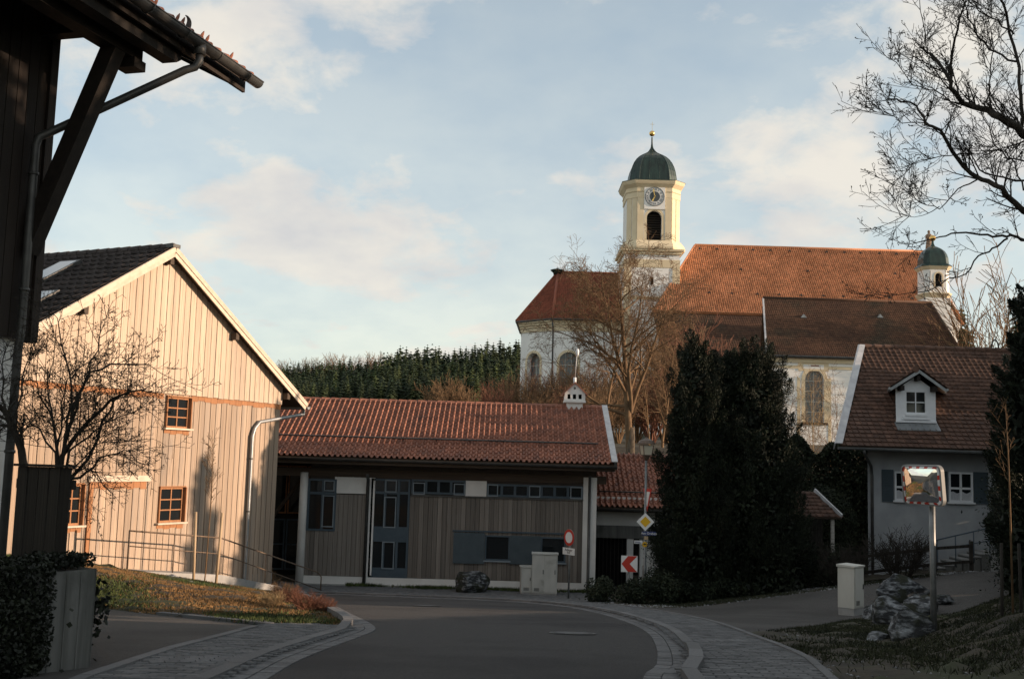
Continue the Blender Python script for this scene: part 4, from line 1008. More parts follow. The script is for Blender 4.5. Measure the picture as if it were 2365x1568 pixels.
# belfry: front wall with the sound opening, other faces plain
aw = 0.86; a_sp = tz(1185); a_lo = tz(1440) + 0.02
b = MB()
b.holed(TF, [(tcx - FW, z_base), (tcx + FW, z_base), (tcx + FW, z_cor + 0.2), (tcx - FW, z_cor + 0.2)], [arch(tcx, aw, a_lo, a_sp)], 0.0, 0.5)
O8a, O8b = octo(FW, CH, z_base), octo(FW, CH, z_cor + 0.2)
for k in range(1, 8): b.add([O8a[k], O8a[(k + 1) % 8], O8b[(k + 1) % 8], O8b[k]], [(0, 1, 2, 3)])
b.build('belfry_wall', 'church_white', church)
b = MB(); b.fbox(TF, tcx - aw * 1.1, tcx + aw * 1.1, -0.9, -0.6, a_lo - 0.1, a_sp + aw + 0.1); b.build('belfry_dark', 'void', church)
me_slat = unit_box('louvre', 'dark_beam')
for k in range(11):
    z = a_lo + 0.1 + k * (a_sp + 0.45 - a_lo) / 11
    piece('louvre', me_slat, church, TF.mat(tcx, -0.42, z) @ Matrix.Rotation(R(-35), 4, 'X') @ Matrix.Diagonal((aw * 2, 0.03, 0.24, 1)))
# yellow arch surround
def arch_band(f, s, w0, w1, z0, zs, d0, d1, name, mat, parent, n=12, foot=True):
    b = MB(); inn = [(s + w0, z0)] + [(s + w0 * math.cos(math.pi * i / n), zs + w0 * math.sin(math.pi * i / n)) for i in range(n + 1)] + [(s - w0, z0)]
    out = [(s + w1, z0)] + [(s + w1 * math.cos(math.pi * i / n), zs + w1 * math.sin(math.pi * i / n)) for i in range(n + 1)] + [(s - w1, z0)]
    for i in range(len(inn) - 1):
        a, c, e, g = inn[i], inn[i + 1], out[i + 1], out[i]
        b.hexa([f.p(a[0], d0, a[1]), f.p(c[0], d0, c[1]), f.p(e[0], d0, e[1]), f.p(g[0], d0, g[1]), f.p(a[0], d1, a[1]), f.p(c[0], d1, c[1]), f.p(e[0], d1, e[1]), f.p(g[0], d1, g[1])])
    return b.build(name, mat, parent)
arch_band(TF, tcx, aw, aw + 0.27, a_lo, a_sp, -0.02, 0.06, 'arch_surround', 'church_yellow', church)
# corner pilasters on the front and the chamfer
for sg in (-1, 1):
    a, c = tcx + sg * (FW - 0.72), tcx + sg * (FW + 0.002)
    b = MB(); b.fbox(TF, min(a, c), max(a, c), -0.02, 0.09, z_base + 0.02, z_cor); b.build('pilaster', 'church_yellow', church)
    v0 = Vector((tcx + sg * FW, tcy - HB, 0)); v1 = Vector((tcx + sg * HB, tcy - FW, 0)); e = (v1 - v0).normalized(); nn = Vector((sg, -1, 0)).normalized()
    L_ = (v1 - v0).length
    for t0, t1, mt in ((0.04, L_ * 0.44, 'church_yellow'), (L_ * 0.52, L_ * 0.96, 'church_yellow')):
        P, Q = v0 + e * t0, v0 + e * t1; b = MB()
        pl = [P - nn * 0.03, Q - nn * 0.03, Q + nn * 0.07, P + nn * 0.07]
        b.prism([p + Vector((0, 0, z_base + 0.02)) for p in pl], Vector((0, 0, z_cor - z_base - 0.02))); b.build('pilaster', mt, church)
# entablature and cornice
zc = [tz(q) for q in (965, 955, 900, 890, 845, 815, 790, 772)]
octo_ring('entablature', 'church_yellow', [(FW + .05, CH + .02, zc[0]), (FW + .07, CH + .03, zc[1]), (FW + .05, CH + .02, zc[1] + 0.01), (FW + .05, CH + .02, zc[2]), (FW + .1, CH + .05, zc[3]), (FW + .06, CH + .03, zc[3] + .02), (FW + .06, CH + .03, zc[4])])
octo_ring('cornice', 'church_yellow', [(FW + .07, CH + .04, zc[4] + .002), (FW + .25, CH + .12, zc[5]), (FW + .28, CH + .15, zc[5] + .05), (FW + .33, CH + .20, zc[6]), (FW + .36, CH + .22, zc[7])])
octo_ring('eave_sheet', 'copper_patina', [(FW + .38, CH + .24, zc[7] + .002), (FW + .38, CH + .24, zc[7] + .05), (FW + .1, CH + .1, zc[7] + .16)])
# clock bay breaking through the entablature
zk = tz(950); rk = 1.08
b = MB(); b.fbox(TF, tcx - 1.2, tcx + 1.2, 0.0, 0.15, tz(1090), zc[4] - 0.002); b.build('clock_bay', 'church_white', church)
clock = MB()
def disc(b, f, s, z, r, d0, d1, n=36):
    P = [(s + r * math.cos(2 * math.pi * k / n), z + r * math.sin(2 * math.pi * k / n)) for k in range(n)]
    return b.prism([f.p(p[0], d0, p[1]) for p in P], f.d * (d1 - d0))
disc(clock, TF, tcx, zk, rk, 0.152, 0.19); clock = clock.build('clock', 'clock_face', church, label='round white tower clock with dark centre and gilt hands')
b = MB(); n = 36
for k in range(n):
    a0, a1 = 2 * math.pi * k / n, 2 * math.pi * (k + 1) / n
    q = [TF.p(tcx + r * math.cos(a), d, zk + r * math.sin(a)) for d in (0.191, 0.215) for r, a in ((rk * .97, a0), (rk * .97, a1), (rk * 1.03, a1), (rk * 1.03, a0))]
    b.hexa(q)
b.build('clock_ring', 'clock_dark', clock)
b = MB(); disc(b, TF, tcx, zk, rk * 0.55, 0.191, 0.2); b.build('dial_centre', 'clock_dark', clock)
for k, num in enumerate(('XII', 'I', 'II', 'III', 'IIII', 'V', 'VI', 'VII', 'VIII', 'IX', 'X', 'XI')):
    a = math.pi / 2 - k * math.pi / 6; c = Vector((math.cos(a), math.sin(a)))
    # numerals stand radially
    sx, zz_ = Vector((math.sin(a), -math.cos(a))), c
    fr = Frame(TF.p(tcx + c.x * rk * 0.76, 0.191, zk + c.y * rk * 0.76), TF.s * sx.x + TF.z * sx.y, TF.d, TF.s * zz_.x + TF.z * zz_.y)
    text_mesh(num, 0.40, 'clock_dark', 'numeral', clock, fr, 0, 0.006, 0)
for ang, ln, w in ((R(90 + 12), rk * 0.86, 0.09), (R(270 - 27), rk * 0.6, 0.12)):
    e = Vector((math.cos(ang), math.sin(ang))); p = Vector((-e.y, e.x)); b = MB()
    P = [(-0.12, -w / 2), (ln * 0.62, -w * .42), (ln * .7, -w * 1.1), (ln, 0), (ln * .7, w * 1.1), (ln * 0.62, w * .42), (-0.12, w / 2)]
    b.prism([TF.p(tcx + e.x * u + p.x * v, 0.222, zk + e.y * u + p.y * v) for u, v in P], TF.d * 0.02); b.build('hand', 'gold', clock)
# dome
prof = [(2.78, 785), (2.73, 740), (2.66, 680), (2.56, 620), (2.42, 570), (2.2, 520), (1.9, 475), (1.55, 440), (1.15, 412), (0.82, 393), (0.55, 375), (0.34, 352), (0.21, 328), (0.13, 300), (0.09, 262), (0.075, 190)]
k8 = 1 / math.cos(math.pi / 8)
def dome(prof, cx, cy, tzf, mat, parent, name='dome', ribs=True, asp=1.0):
    b = MB(); lay = []
    for r, y in prof:
        z = tzf(y); hf, ch = r * (FW / HB), r * (CH / HB); h = hf + ch
        lay += [Vector((cx + x, cy + q, z)) for x, q in ((-hf, -h), (hf, -h), (h, -hf), (h, hf), (hf, h), (-hf, h), (-h, hf), (-h, -hf))]
    m = len(prof); b.add(lay, [(i * 8 + k, i * 8 + (k + 1) % 8, (i + 1) * 8 + (k + 1) % 8, (i + 1) * 8 + k) for i in range(m - 1) for k in range(8)], False)
    o = b.build(name, mat, parent)
    if ribs:
        for k in range(8): MB().tube([lay[i * 8 + k] for i in range(m - 3)], 0.035, 5, cap=False).build('dome_rib', mat, o)
        for k in range(8):
            for t in (0.33, 0.67):
                MB().tube([lay[i * 8 + k].lerp(lay[i * 8 + (k + 1) % 8], t) for i in range(m - 5)], 0.018, 4, cap=False).build('dome_seam', mat, o)
    return o
dome(prof, tcx, tcy, tz, 'copper_patina', church)
def ball(c, r, mat, name, parent, n=16):
    b = MB(); b.lathe(c, [(r * math.sin(math.pi * i / 10) + 0.0005, -r * math.cos(math.pi * i / 10)) for i in range(11)], n); return b.build(name, mat, parent)
ball(Vector((tcx, tcy, tz(148))), 0.34, 'gold', 'ball', church)
b = MB(); zt = tz(148) + 0.33; b.beam((tcx, tcy, zt), (tcx, tcy, zt + 1.1), 0.035, 0.035); b.beam((tcx - 0.25, tcy, zt + 0.8), (tcx + 0.25, tcy, zt + 0.8), 0.03, 0.03); b.build('cross', 'gold', church)
# square shaft below, curved shoulders, ledges
SW = (tp(1569, 640)[0] - tp(1441, 640)[0]) / 2; scx = (tp(1569, 640)[0] + tp(1441, 640)[0]) / 2
def sz(y): return tp(1508, y)[1]
def sq_ring(name, mat, layers):
    b = MB(); vs = []
    for h, z in layers: vs += [Vector((scx + x * h, tcy + y * h, z)) for x, y in ((-1, -1), (1, -1), (1, 1), (-1, 1))]
    m = len(layers); b.add(vs, [(i * 4 + k, i * 4 + (k + 1) % 4, (i + 1) * 4 + (k + 1) % 4, (i + 1) * 4 + k) for i in range(m - 1) for k in range(4)] + [(3, 2, 1, 0), tuple(range(m * 4 - 4, m * 4))])
    return b.build(name, mat, church)
octo_ring('belfry_foot', 'church_yellow', [(FW + .10, CH + .55, z_base - 1.05), (FW + .14, CH + .55, z_base - 0.8), (FW + .12, CH + .42, z_base - 0.45), (FW + .08, CH + .16, z_base - 0.12), (FW + .1, CH + .1, z_base - 0.02), (FW + .02, CH + .02, z_base + .03)])
b = MB(); b.fbox(Frame((0, tcy - HB - 0.30, 0), (1, 0, 0)), tcx - 0.9, tcx + 0.9, -0.3, 0.03, z_base - 0.95, z_base - 0.2); b.build('foot_panel', 'church_white', church)
zl = [z_base - 1.07, z_base - 1.30, z_base - 1.36, z_base - 1.62, z_base - 1.68]
sq_ring('tower_ledge', 'church_yellow', [(SW + .12, zl[4]), (SW + .22, zl[3]), (SW + .20, zl[2]), (SW + .42, zl[1]), (SW + .46, zl[0])])
zs2 = sz(688)
sq_ring('tower_shaft', 'church_white', [(SW, -1.0), (SW, zl[4] - .002)])
sq_ring('tower_band', 'church_yellow', [(SW + .05, zs2 - 0.25), (SW + .22, zs2), (SW + .2, zs2 + 0.1), (SW + .03, zs2 + 0.16)])
sq_ring('tower_band', 'church_yellow', [(SW + .03, zl[4] - 1.5), (SW + .05, zl[4] - 1.42), (SW + .05, zl[4] - .6), (SW + .03, zl[4] - .55)])
SHF = Frame((scx, tcy - SW, 0), (1, 0, 0)); SHR = Frame((scx + SW, tcy, 0), (0, 1, 0), (1, 0, 0))
for fr in (SHF, SHR):
    for sg in (-1, 1):
        a, c = sg * (SW - 0.8), sg * (SW + 0.03)
        b = MB(); b.fbox(fr, min(a, c), max(a, c), -0.05, 0.06, -1, zs2 - .26); b.fbox(fr, min(a, c), max(a, c), -0.05, 0.055, zs2 + .17, zl[4] - 1.51); b.build('quoin', 'church_yellow', church)
(ws, wz) = tp((1500 + 812 / 1.742) / 1.3061, (350 + 868 / 1.742) / 1.3061)
b = MB(); b.fbox(SHF, ws - scx - 0.16, ws - scx + 0.16, -0.02, 0.02, wz - 0.45, wz + 0.45); b.build('slit_window', 'void', church)
# oculus-like small cloud of stain bands under the lower ledge left out: plain plaster

# ------------------------------------------------------------------ choir (left)
YC = 122.6
CFm = Frame((0, YC, 0), (1, 0, 0))
def cp(x, y): return CFm.px(x, y)
xa, ze = cp(*z7(620, 300))
eave_R = Vector((scx - SW + 0.5, YC, ze)); P1 = Vector((xa, YC, ze))
Pl = at(*z7(82, 335), 126.4); Pl.z = ze
Pl2 = Vector((Pl.x + 0.3, 133.2, ze)); P4 = Vector((P1.x + 0.5, 137.0, ze)); P5 = Vector((eave_R.x, 137.0, ze))
apex = at(1289, 630, 129.8); zr_ = apex.z; rEnd = Vector((eave_R.x + 3, 129.8, zr_))
inset = 0.55
plan = [eave_R, P1, Pl, Pl2, P4, P5]
wallp = [Vector((eave_R.x, YC + inset, 0)), Vector((P1.x + 0.18, YC + inset, 0)), Vector((Pl.x + inset + .1, Pl.y + 0.1, 0)), Vector((Pl2.x + inset, Pl2.y, 0)), Vector((P4.x, P4.y - inset, 0)), Vector((P5.x, P5.y - inset, 0))]
# front wall and left facet with arched windows
CW = Frame(wallp[1], (1, 0, 0)); fl = (wallp[1] - wallp[2]); FL = Frame(wallp[2], fl)
fL = fl.length; zb_ = 2.0
def wpx(fr, x, y): return fr.px(*z7(x, y))
def church_window(fr, c, w, zlo, zsp, parent, recess=0.45, cols=3, rows=6, glass='leaded_glass'):
    g = MB(); n = 10; P = arch(c, w, zlo, zsp, n)
    g.prism([fr.p(s, -recess - 0.05, z) for s, z in P], -fr.d * 0.03); o = g.build('window', glass, parent)
    bars = MB()
    for i in range(1, cols):
        x = c - w + 2 * w * i / cols; t = (x - c) / w; bars.fbox(fr, x - .03, x + .03, -recess - 0.045, -recess, zlo, zsp + w * math.sqrt(max(0, 1 - t * t)) - .02)
    for j in range(1, rows):
        z = zlo + (zsp + w - zlo) * j / rows; hw_ = w if z < zsp else w * math.sqrt(max(0, 1 - ((z - zsp) / w) ** 2)); bars.fbox(fr, c - hw_, c + hw_, -recess - 0.046, -recess + .002, z - .03, z + .03)
    bars.build('glazing_bar', 'cabinet_grey', o)
    return o
(s0, _), (s1, _) = wpx(CW, 700, 1000), wpx(CW, 1010, 1000); sc_, sw_ = (s0 + s1) / 2, (s1 - s0) / 2 - 0.15; zsp = wpx(CW, 850, 930)[1]
lenR = eave_R.x - wallp[1].x
b = MB(); b.holed(CW, [(0, zb_), (lenR, zb_), (lenR, ze), (0, ze)], [arch(sc_, sw_, 4.0, zsp)], 0, 0.5); b.build('choir_wall', 'church_white', church)
church_window(CW, sc_, sw_, 4.0, zsp, church); arch_band(CW, sc_, sw_, sw_ + .28, 4.0, zsp, -0.02, 0.05, 'arch_surround', 'church_yellow', church)
(s0, _), (s1, _) = wpx(FL, 235, 1000), wpx(FL, 445, 1000); sc2, sw2 = (s0 + s1) / 2, (s1 - s0) / 2 - 0.12; zsp2 = wpx(FL, 340, 930)[1]
b = MB(); b.holed(FL, [(0, zb_), (fL, zb_), (fL, ze), (0, ze)], [arch(sc2, sw2, 4.0, zsp2)], 0, 0.7); b.build('choir_wall', 'church_white', church)
church_window(FL, sc2, sw2, 4.0, zsp2, church, recess=0.62, cols=2); arch_band(FL, sc2, sw2, sw2 + .28, 4.0, zsp2, -0.02, 0.05, 'arch_surround', 'church_yellow', church)
b = MB(); b.add([wallp[2] + Vector((0, 0, zb_)), wallp[3] + Vector((0, 0, zb_)), wallp[4] + Vector((0, 0, zb_)), wallp[5] + Vector((0, 0, zb_))] + [p + Vector((0, 0, ze)) for p in wallp[2:]], [(0, 1, 5, 4), (1, 2, 6, 5), (2, 3, 7, 6)]); b.build('choir_wall', 'church_white', church)
# stepped yellow cornice
for (o0, zz0, zz1) in ((0.10, -1.30, -0.95), (0.16, -0.90, -0.62), (0.28, -0.58, -0.30), (0.44, -0.28, -0.04)):
    c = sum((p for p in wallp), Vector()) / 6; b = MB()
    ring = [wallp[0], wallp[1], wallp[2], wallp[3]]; out = []
    for p in ring:
        v = Vector((p.x - c.x, p.y - c.y, 0))
        out.append(p + Vector((-o0 if p is not wallp[0] else 0, -o0 if p in (wallp[0], wallp[1]) else (-o0 * 0.6 if p is wallp[2] else 0), 0)))
    for i in range(3):
        a, e = ring[i], ring[i + 1]; A, E = out[i], out[i + 1]
        b.hexa([q + Vector((0, 0, ze + zz0)) for q in (a, A, E, e)] + [q + Vector((0, 0, ze + zz1)) for q in (a, A, E, e)])
    b.build('cornice', 'church_yellow', church)
# roof faces with tiles
def face_tiles(A, B, top, tw, tl, prof, mat, name_, seed, amp=1.0, under='choir_tile'):
    """A-B eave from left to right, top: list of points from above B back to above A"""
    eu = (B - A).normalized(); n = eu.cross((top[0] - A)).normalized()
    if n.z < 0: n = -n
    ev = n.cross(eu); poly = [((p - A).dot(eu), (p - A).dot(ev)) for p in [A, B] + top]
    b = MB(); b.prism([p - n * 0.01 for p in [A, B] + top], -n * 0.18); b.build('roof', under, church)
    tile_roof(A, eu, ev, poly, tw, tl, prof, mat, mat, church, seed=seed, amp=amp, mass_name=name_)
face_tiles(P1, eave_R, [rEnd, apex], 0.26, 0.40, ROLL_T, 'choir_tile', 'roof_tiles', 31, 1.5)
face_tiles(Pl, P1, [apex], 0.26, 0.40, ROLL_T, 'choir_tile', 'roof_tiles', 32, 1.5)
b = MB(); b.add([Pl, Pl2, P4, P5, rEnd, apex], [(1, 0, 5), (2, 1, 5), (3, 2, 5, 4)]); b.build('roof', 'choir_tile', church)
MB().tube([P1 + Vector((0, 0, .1)), apex + Vector((0, 0, .1))], 0.17, 6).build('hip_tiles', 'choir_tile', church)
MB().tube([Pl + Vector((0, 0, .1)), apex + Vector((0, 0, .1))], 0.15, 6).build('hip_tiles', 'choir_tile', church)
MB().tube([apex + Vector((-0.2, 0, .1)), rEnd + Vector((0, 0, .1))], 0.16, 6).build('ridge', 'choir_tile', church)
b = MB(); b.lathe(apex + Vector((-.1, 0, -0.3)), [(0.45, 0), (0.5, 0.25), (0.85, 0.55), (0.85, 0.62), (0.3, 0.75), (0.05, 0.9)], 10); b.build('finial', 'copper_patina', church)
for a, e in ((P1, eave_R), (Pl, P1)):
    MB().tube([a + Vector((0, -.06, -.04)), e + Vector((0, -.06, -.04))], 0.13, 8).build('gutter', 'zinc_dark', church)
q = wallp[1]; MB().tube([P1 + Vector((0, -.05, -.1)), q + Vector((-.06, -.25, ze - 1.5)), q + Vector((-.06, -.14, ze - 2)), q + Vector((-.06, -.14, 2.2))], 0.09, 8).build('downpipe', 'zinc_dark', church)
q = Pl; MB().tube([q + Vector((0.05, -.05, -.1)), wallp[2] + Vector((-.1, -.1, ze - 1.4))], 0.08, 8).build('downpipe', 'zinc_dark', church)

# ------------------------------------------------------------------ nave
YE, YR = 118.2, 127.0
rl = at(1605, 569, YR); rr = at(2139, 581, YR); zrn = (rl.z + rr.z) / 2; rl.z = rr.z = zrn
el = at(1590, 721, YE); zen = el.z
EL = Vector((rl.x - 4.2, YE, zen)); ER = Vector((rr.x + 0.3, YE, zen))
# the left end is hipped from part way down
tl_ = Vector((rl.x - 6.4, YR, zrn - 8.5))
HL = Vector((rl.x - 6.0, YE, zen))
face_tiles(HL, ER, [Vector((rr.x + 0.3, YR, zrn)), rl], 0.245, 0.40, ROLL_T, 'orange_tile', 'roof_tiles', 33, 1.7, under='orange_tile')
b = MB(); b.add([HL, rl, Vector((rl.x - 6.0, 2 * YR - YE, zen)), Vector((rr.x + .3, YR, zrn)), Vector((rr.x + .3, 2 * YR - YE, zen))], [(0, 1, 2), (1, 3, 4, 2)]); b.build('roof', 'orange_tile', church)
MB().tube([rl + Vector((0, 0, .06)), rr + Vector((0.3, 0, .06))], 0.17, 6).build('ridge', 'orange_tile', church)
MB().tube([HL, rl], 0.16, 6).build('hip_tiles', 'orange_tile', church)
b = MB(); b.box(rl.x - 5.4, rr.x, YE + 0.6, 2 * YR - YE - 0.6, 1.0, zen - 0.05); b.build('nave_wall', 'church_white', church)
b = MB(); b.prism([Vector((rr.x + .1, YE + .3, zen - .1)), Vector((rr.x + .1, 2 * YR - YE - .3, zen - .1)), Vector((rr.x + .1, YR, zrn + .25))], Vector((0.5, 0, 0))); b.build('west_gable', 'church_white', church)
# little dormer vents scattered in the nave roof
nvec = (rr - rl).normalized(); upv = Vector((0, YR - YE, zrn - zen)).normalized()
me_v = bpy.data.meshes.new('roof_vent'); b = MB(); b.prism([(-.22, 0, 0), (.22, 0, 0), (0, 0, .26)], (0, .5, -.02)); me_v.from_pydata(b.v, [], b.f); me_v.materials.append(MATS['slate_tile']); me_v.update()
rng = random.Random(4)
for row, cnt in ((0.93, 13), (0.26, 11), (0.62, 3), (0.12, 2)):
    for k in range(cnt):
        u = rl.x - 0.5 + (rr.x - rl.x) * (k + 0.5 + rng.uniform(-.1, .1)) / cnt
        p = Vector((u, YE, zen)) + upv * (row * (zrn - zen) / upv.z) + Vector((0, -.05, .12))
        piece('roof_vent', me_v, church, Matrix.Translation(p))
# ------------------------------------------------------------------ aisle roof and annex
YA = 100.0
a0 = at(1770, 820, YA - 0.5); zae = a0.z; ar = at(1762, 689, 106.6); zar = ar.z
axL = a0.x; ax_ridgeR = at(2150, 690, 106.6).x; ax_eaveR = at(2232, 822, YA - 0.5).x
aisE = Vector((0, 109.0, at(1700, 845, 109.0).z))
skx = ar.x - axL
A1 = Vector((rl.x - 6.0, 109.0, aisE.z)); A2 = Vector((axL + skx + 2.0, 109.0, aisE.z))
face_tiles(A1, A2, [Vector((axL + skx + 4.0, YE + .3, zen - .1)), Vector((rl.x - 6.0, YE + .3, zen - .1))], 0.25, 0.40, FLAT, 'mossy_tile', 'roof_tiles', 34, 1.0, under='mossy_tile')
b = MB(); b.box(rl.x - 5.6, axL + 1.4, 109.6, YE, 1.0, aisE.z - .1); b.build('aisle_wall', 'church_white', church)
annex = thing('church_annex', ((axL + ax_eaveR) / 2, 104, 2), 'white church annex with dark mossy brown roof and tall arched window', 'building')
NF = Frame((0, YA, 0), (1, 0, 0))
def np_(x, y): return NF.px(x, y)
def z3(x, y): return (2330 + x / 5.8087) / 1.3061, (1080 + y / 5.8087) / 1.3061
(w0, _), (w1, _) = np_(*z3(578, 700)), np_(*z3(862, 700)); wc, ww = (w0 + w1) / 2 + .1, (w1 - w0) / 2 + 0.12
wsp = np_(*z3(720, 375))[1]; wlo = np_(*z3(720, 1125))[1]
b = MB(); b.holed(NF, [(axL + .35, 1.0), (ax_eaveR - .5, 1.0), (ax_eaveR - .5, zae - .02), (axL + .35, zae - .02)], [arch(wc, ww, wlo, wsp)], 0, 0.45)
b.prism([Vector((axL + .35, YA + .002, 1)), Vector((axL + .6, YA + .002, 1)), Vector((axL + .6 + skx * 2, 113, 1)), Vector((axL + .35 + skx * 2, 113, 1))], Vector((0, 0, zae - 1))); b.box(ax_eaveR - .75, ax_eaveR - .5, YA + .002, 116, 1.0, zae); b.build('wall', 'church_white', annex)
b = MB(); b.prism([Vector((axL + .36, YA + .1, zae - .05)), Vector((axL + .36 + skx * 2, 113.2, zae - .05)), Vector((axL + .36 + skx, 106.6, zar - .2))], Vector((.22, 0, 0))); b.build('gable', 'church_white', annex)
o = church_window(NF, wc, ww - .02, wlo, wsp, annex, recess=0.36, cols=2, rows=5)
b = MB(); b.fbox(NF, wc - ww - .25, wc + ww + .3, -.3, .14, wlo - .22, wlo - .002); b.build('sill', 'dark_beam', annex)
arch_band(NF, wc, ww, ww + .34, wlo, wsp, -.02, .03, 'arch_surround', 'church_yellow', annex)
for x in (wc - ww - .62, wc + ww + .5):
    b = MB(); b.fbox(NF, x - .13, x + .15, -.02, .022, 1.1, zae - 1.95); b.build('trim', 'church_yellow', annex)
zt1 = np_(*z3(700, 160))[1]
b = MB(); b.fbox(NF, axL + .36, ax_eaveR - .52, -.02, .05, zt1 - .16, zt1 + .12); b.build('trim', 'church_yellow', annex)
b = MB(); b.fbox(NF, axL + .36, ax_eaveR - .52, -.02, .16, zae - .55, zae - .2); b.build('cornice', 'church_yellow', annex)
b = MB(); b.fbox(NF, wc - 1.5, wc + 1.3, -.02, .042, zae - 1.3, zae - .56); b.build('panel', 'church_yellow', annex)
b = MB(); b.fbox(NF, wc - 1.05, wc + .85, -.02, .06, zae - 1.12, zae - .72); b.build('panel_field', 'church_white', annex)
b = MB(); b.fbox(NF, wc - .36, wc + .38, -.02, .12, wsp + ww + .36, wsp + ww + .46); b.build('arch_cap', 'red_tile_mass', annex)
A0, A1_ = Vector((axL, YA - .5, zae)), Vector((ax_eaveR, YA - .5, zae)); R0, R1 = Vector((axL + skx, 106.6, zar)), Vector((ax_ridgeR, 106.6, zar))
eu = (A1_ - A0).normalized(); nn = eu.cross(R0 - A0).normalized(); ev = nn.cross(eu)
b = MB(); b.prism([p - nn * .01 for p in (A0, A1_, R1, R0)], -nn * .16); b.build('roof', 'mossy_tile', annex)
tile_roof(A0, eu, ev, [((p - A0).dot(eu), (p - A0).dot(ev)) for p in (A0, A1_, R1, R0)], 0.20, 0.30, FLAT, 'mossy_tile', 'mossy_tile', annex, seed=35, amp=0.9, mass_name='roof_tiles', jit=0.006)
b = MB(); b.add([A1_, Vector((ax_eaveR, 113.7, zae)), R1, R0, Vector((axL + 2 * skx, 113.7, zae))], [(0, 1, 2), (1, 4, 3, 2)]); b.build('roof', 'mossy_tile', annex)
MB().tube([R0 + Vector((0, 0, .05)), R1 + Vector((0, 0, .05))], .15, 6).build('ridge', 'mossy_tile', annex)
MB().tube([A1_, R1], .14, 6).build('hip_tiles', 'mossy_tile', annex)
MB().tube([A0 + Vector((0, -.08, -.05)), A1_ + Vector((0, -.08, -.05))], .11, 8).build('gutter', 'zinc_dark', annex)
b = MB(); b.prism([A0 + nn * .06 - eu * .06, R0 + nn * .06 - eu * .06, R0 - nn * .1 - eu * .06, A0 - nn * .1 - eu * .06], eu * .16); b.build('verge_flashing', 'verge_metal', annex)
for px_ in (2425 / 1.0, 2656 / 1.0):
    P = hit(px_ / 1.3061, 958 / 1.3061, A0 + nn * .1, nn); b = MB(); b.prism([P + Vector((-.3, 0, 0)), P + Vector((.3, 0, 0)), P + Vector((0, 0, .35))], Vector((0, .6, 0))); b.build('roof_vent', 'zinc', annex)
# ------------------------------------------------------------------ small stair turret on the right
TY = 111.0
RF = Frame((0, TY, 0), (1, 0, 0))
def rp(x, y): return RF.px(x, y)
def z4b(x, y): return (2740 + x / 4.3556) / 1.3061, (690 + y / 4.3556) / 1.3061
(r0x, _), (r1x, _) = rp(*z4b(225, 700)), rp(*z4b(560, 700)); rcx, rH = (r0x + r1x) / 2, (r1x - r0x) / 2
rFW = rH * 0.64; rCH = rH - rFW; rcy = TY + rH
def rz(y): return rp(*z4b(380, y))[1]
turret = thing('church_turret', (rcx, rcy, 12), 'small white octagonal turret with dark onion dome at the right end of the nave', 'turret')
def r_ring(name, mat, layers):
    b = MB(); vs = []
    for h, z in layers:
        f_, c_ = h * 0.64, h * 0.36
        vs += [Vector((rcx + x, rcy + y, z)) for x, y in ((-f_, -h), (f_, -h), (h, -f_), (h, f_), (f_, h), (-f_, h), (-h, f_), (-h, -f_))]
    m = len(layers); b.add(vs, [(i * 8 + k, i * 8 + (k + 1) % 8, (i + 1) * 8 + (k + 1) % 8, (i + 1) * 8 + k) for i in range(m - 1) for k in range(8)] + [tuple(range(7, -1, -1)), tuple(range(m * 8 - 8, m * 8))])
    return b.build(name, mat, turret)
zb0, zb1 = rz(840), rz(520)
RFF = Frame((rcx, TY, 0), (1, 0, 0)); ow = rH * .27; olo, osp = rz(760), rz(625)
b = MB(); b.holed(RFF, [(-rFW, zb0), (rFW, zb0), (rFW, zb1), (-rFW, zb1)], [arch(.05, ow, olo, osp)], 0, .3)
f_, c_, h = rFW, rCH, rH
o8 = [Vector((rcx + x, rcy + y, 0)) for x, y in ((-f_, -h), (f_, -h), (h, -f_), (h, f_), (f_, h), (-f_, h), (-h, f_), (-h, -f_))]
for k in range(1, 8): b.add([o8[k] + Vector((0, 0, zb0)), o8[(k + 1) % 8] + Vector((0, 0, zb0)), o8[(k + 1) % 8] + Vector((0, 0, zb1)), o8[k] + Vector((0, 0, zb1))], [(0, 1, 2, 3)])
b.build('wall', 'church_white', turret)
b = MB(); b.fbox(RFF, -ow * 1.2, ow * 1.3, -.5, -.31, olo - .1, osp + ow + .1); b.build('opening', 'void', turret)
for k in range(5): piece('louvre', me_slat, turret, RFF.mat(.05, -.2, olo + .05 + k * (osp - olo) / 4.2) @ Matrix.Rotation(R(-35), 4, 'X') @ Matrix.Diagonal((ow * 2, .02, .14, 1)))
arch_band(RFF, .05, ow, ow + .14, olo, osp, -.01, .03, 'arch_surround', 'church_yellow', turret)
r_ring('eave', 'church_yellow', [(rH * 1.02, rz(535)), (rH * 1.18, rz(500)), (rH * 1.2, rz(492))])
dprof = [(1.24, 490), (1.17, 470), (1.02, 450), (1.0, 420), (.98, 370), (.90, 320), (.76, 275), (.55, 240), (.34, 217), (.16, 200), (.09, 170), (.06, 110)]
b = MB(); vs = []
r_ring('dome', 'copper_patina', [(rH * r, rz(y)) for r, y in dprof])
ball(Vector((rcx, rcy, rz(92))), .33, 'gold', 'ball', turret)
r_ring('ledge', 'church_yellow', [(rH * 1.0, rz(905)), (rH * 1.02, rz(900)), (rH * 1.18, rz(850)), (rH * 1.18, rz(842))])
b = MB(); b.box(rcx - rH * .98, rcx + rH * .98, rcy - rH * .98, rcy + rH * .98, zar - 6, rz(903)); b.build('base', 'church_white', turret)
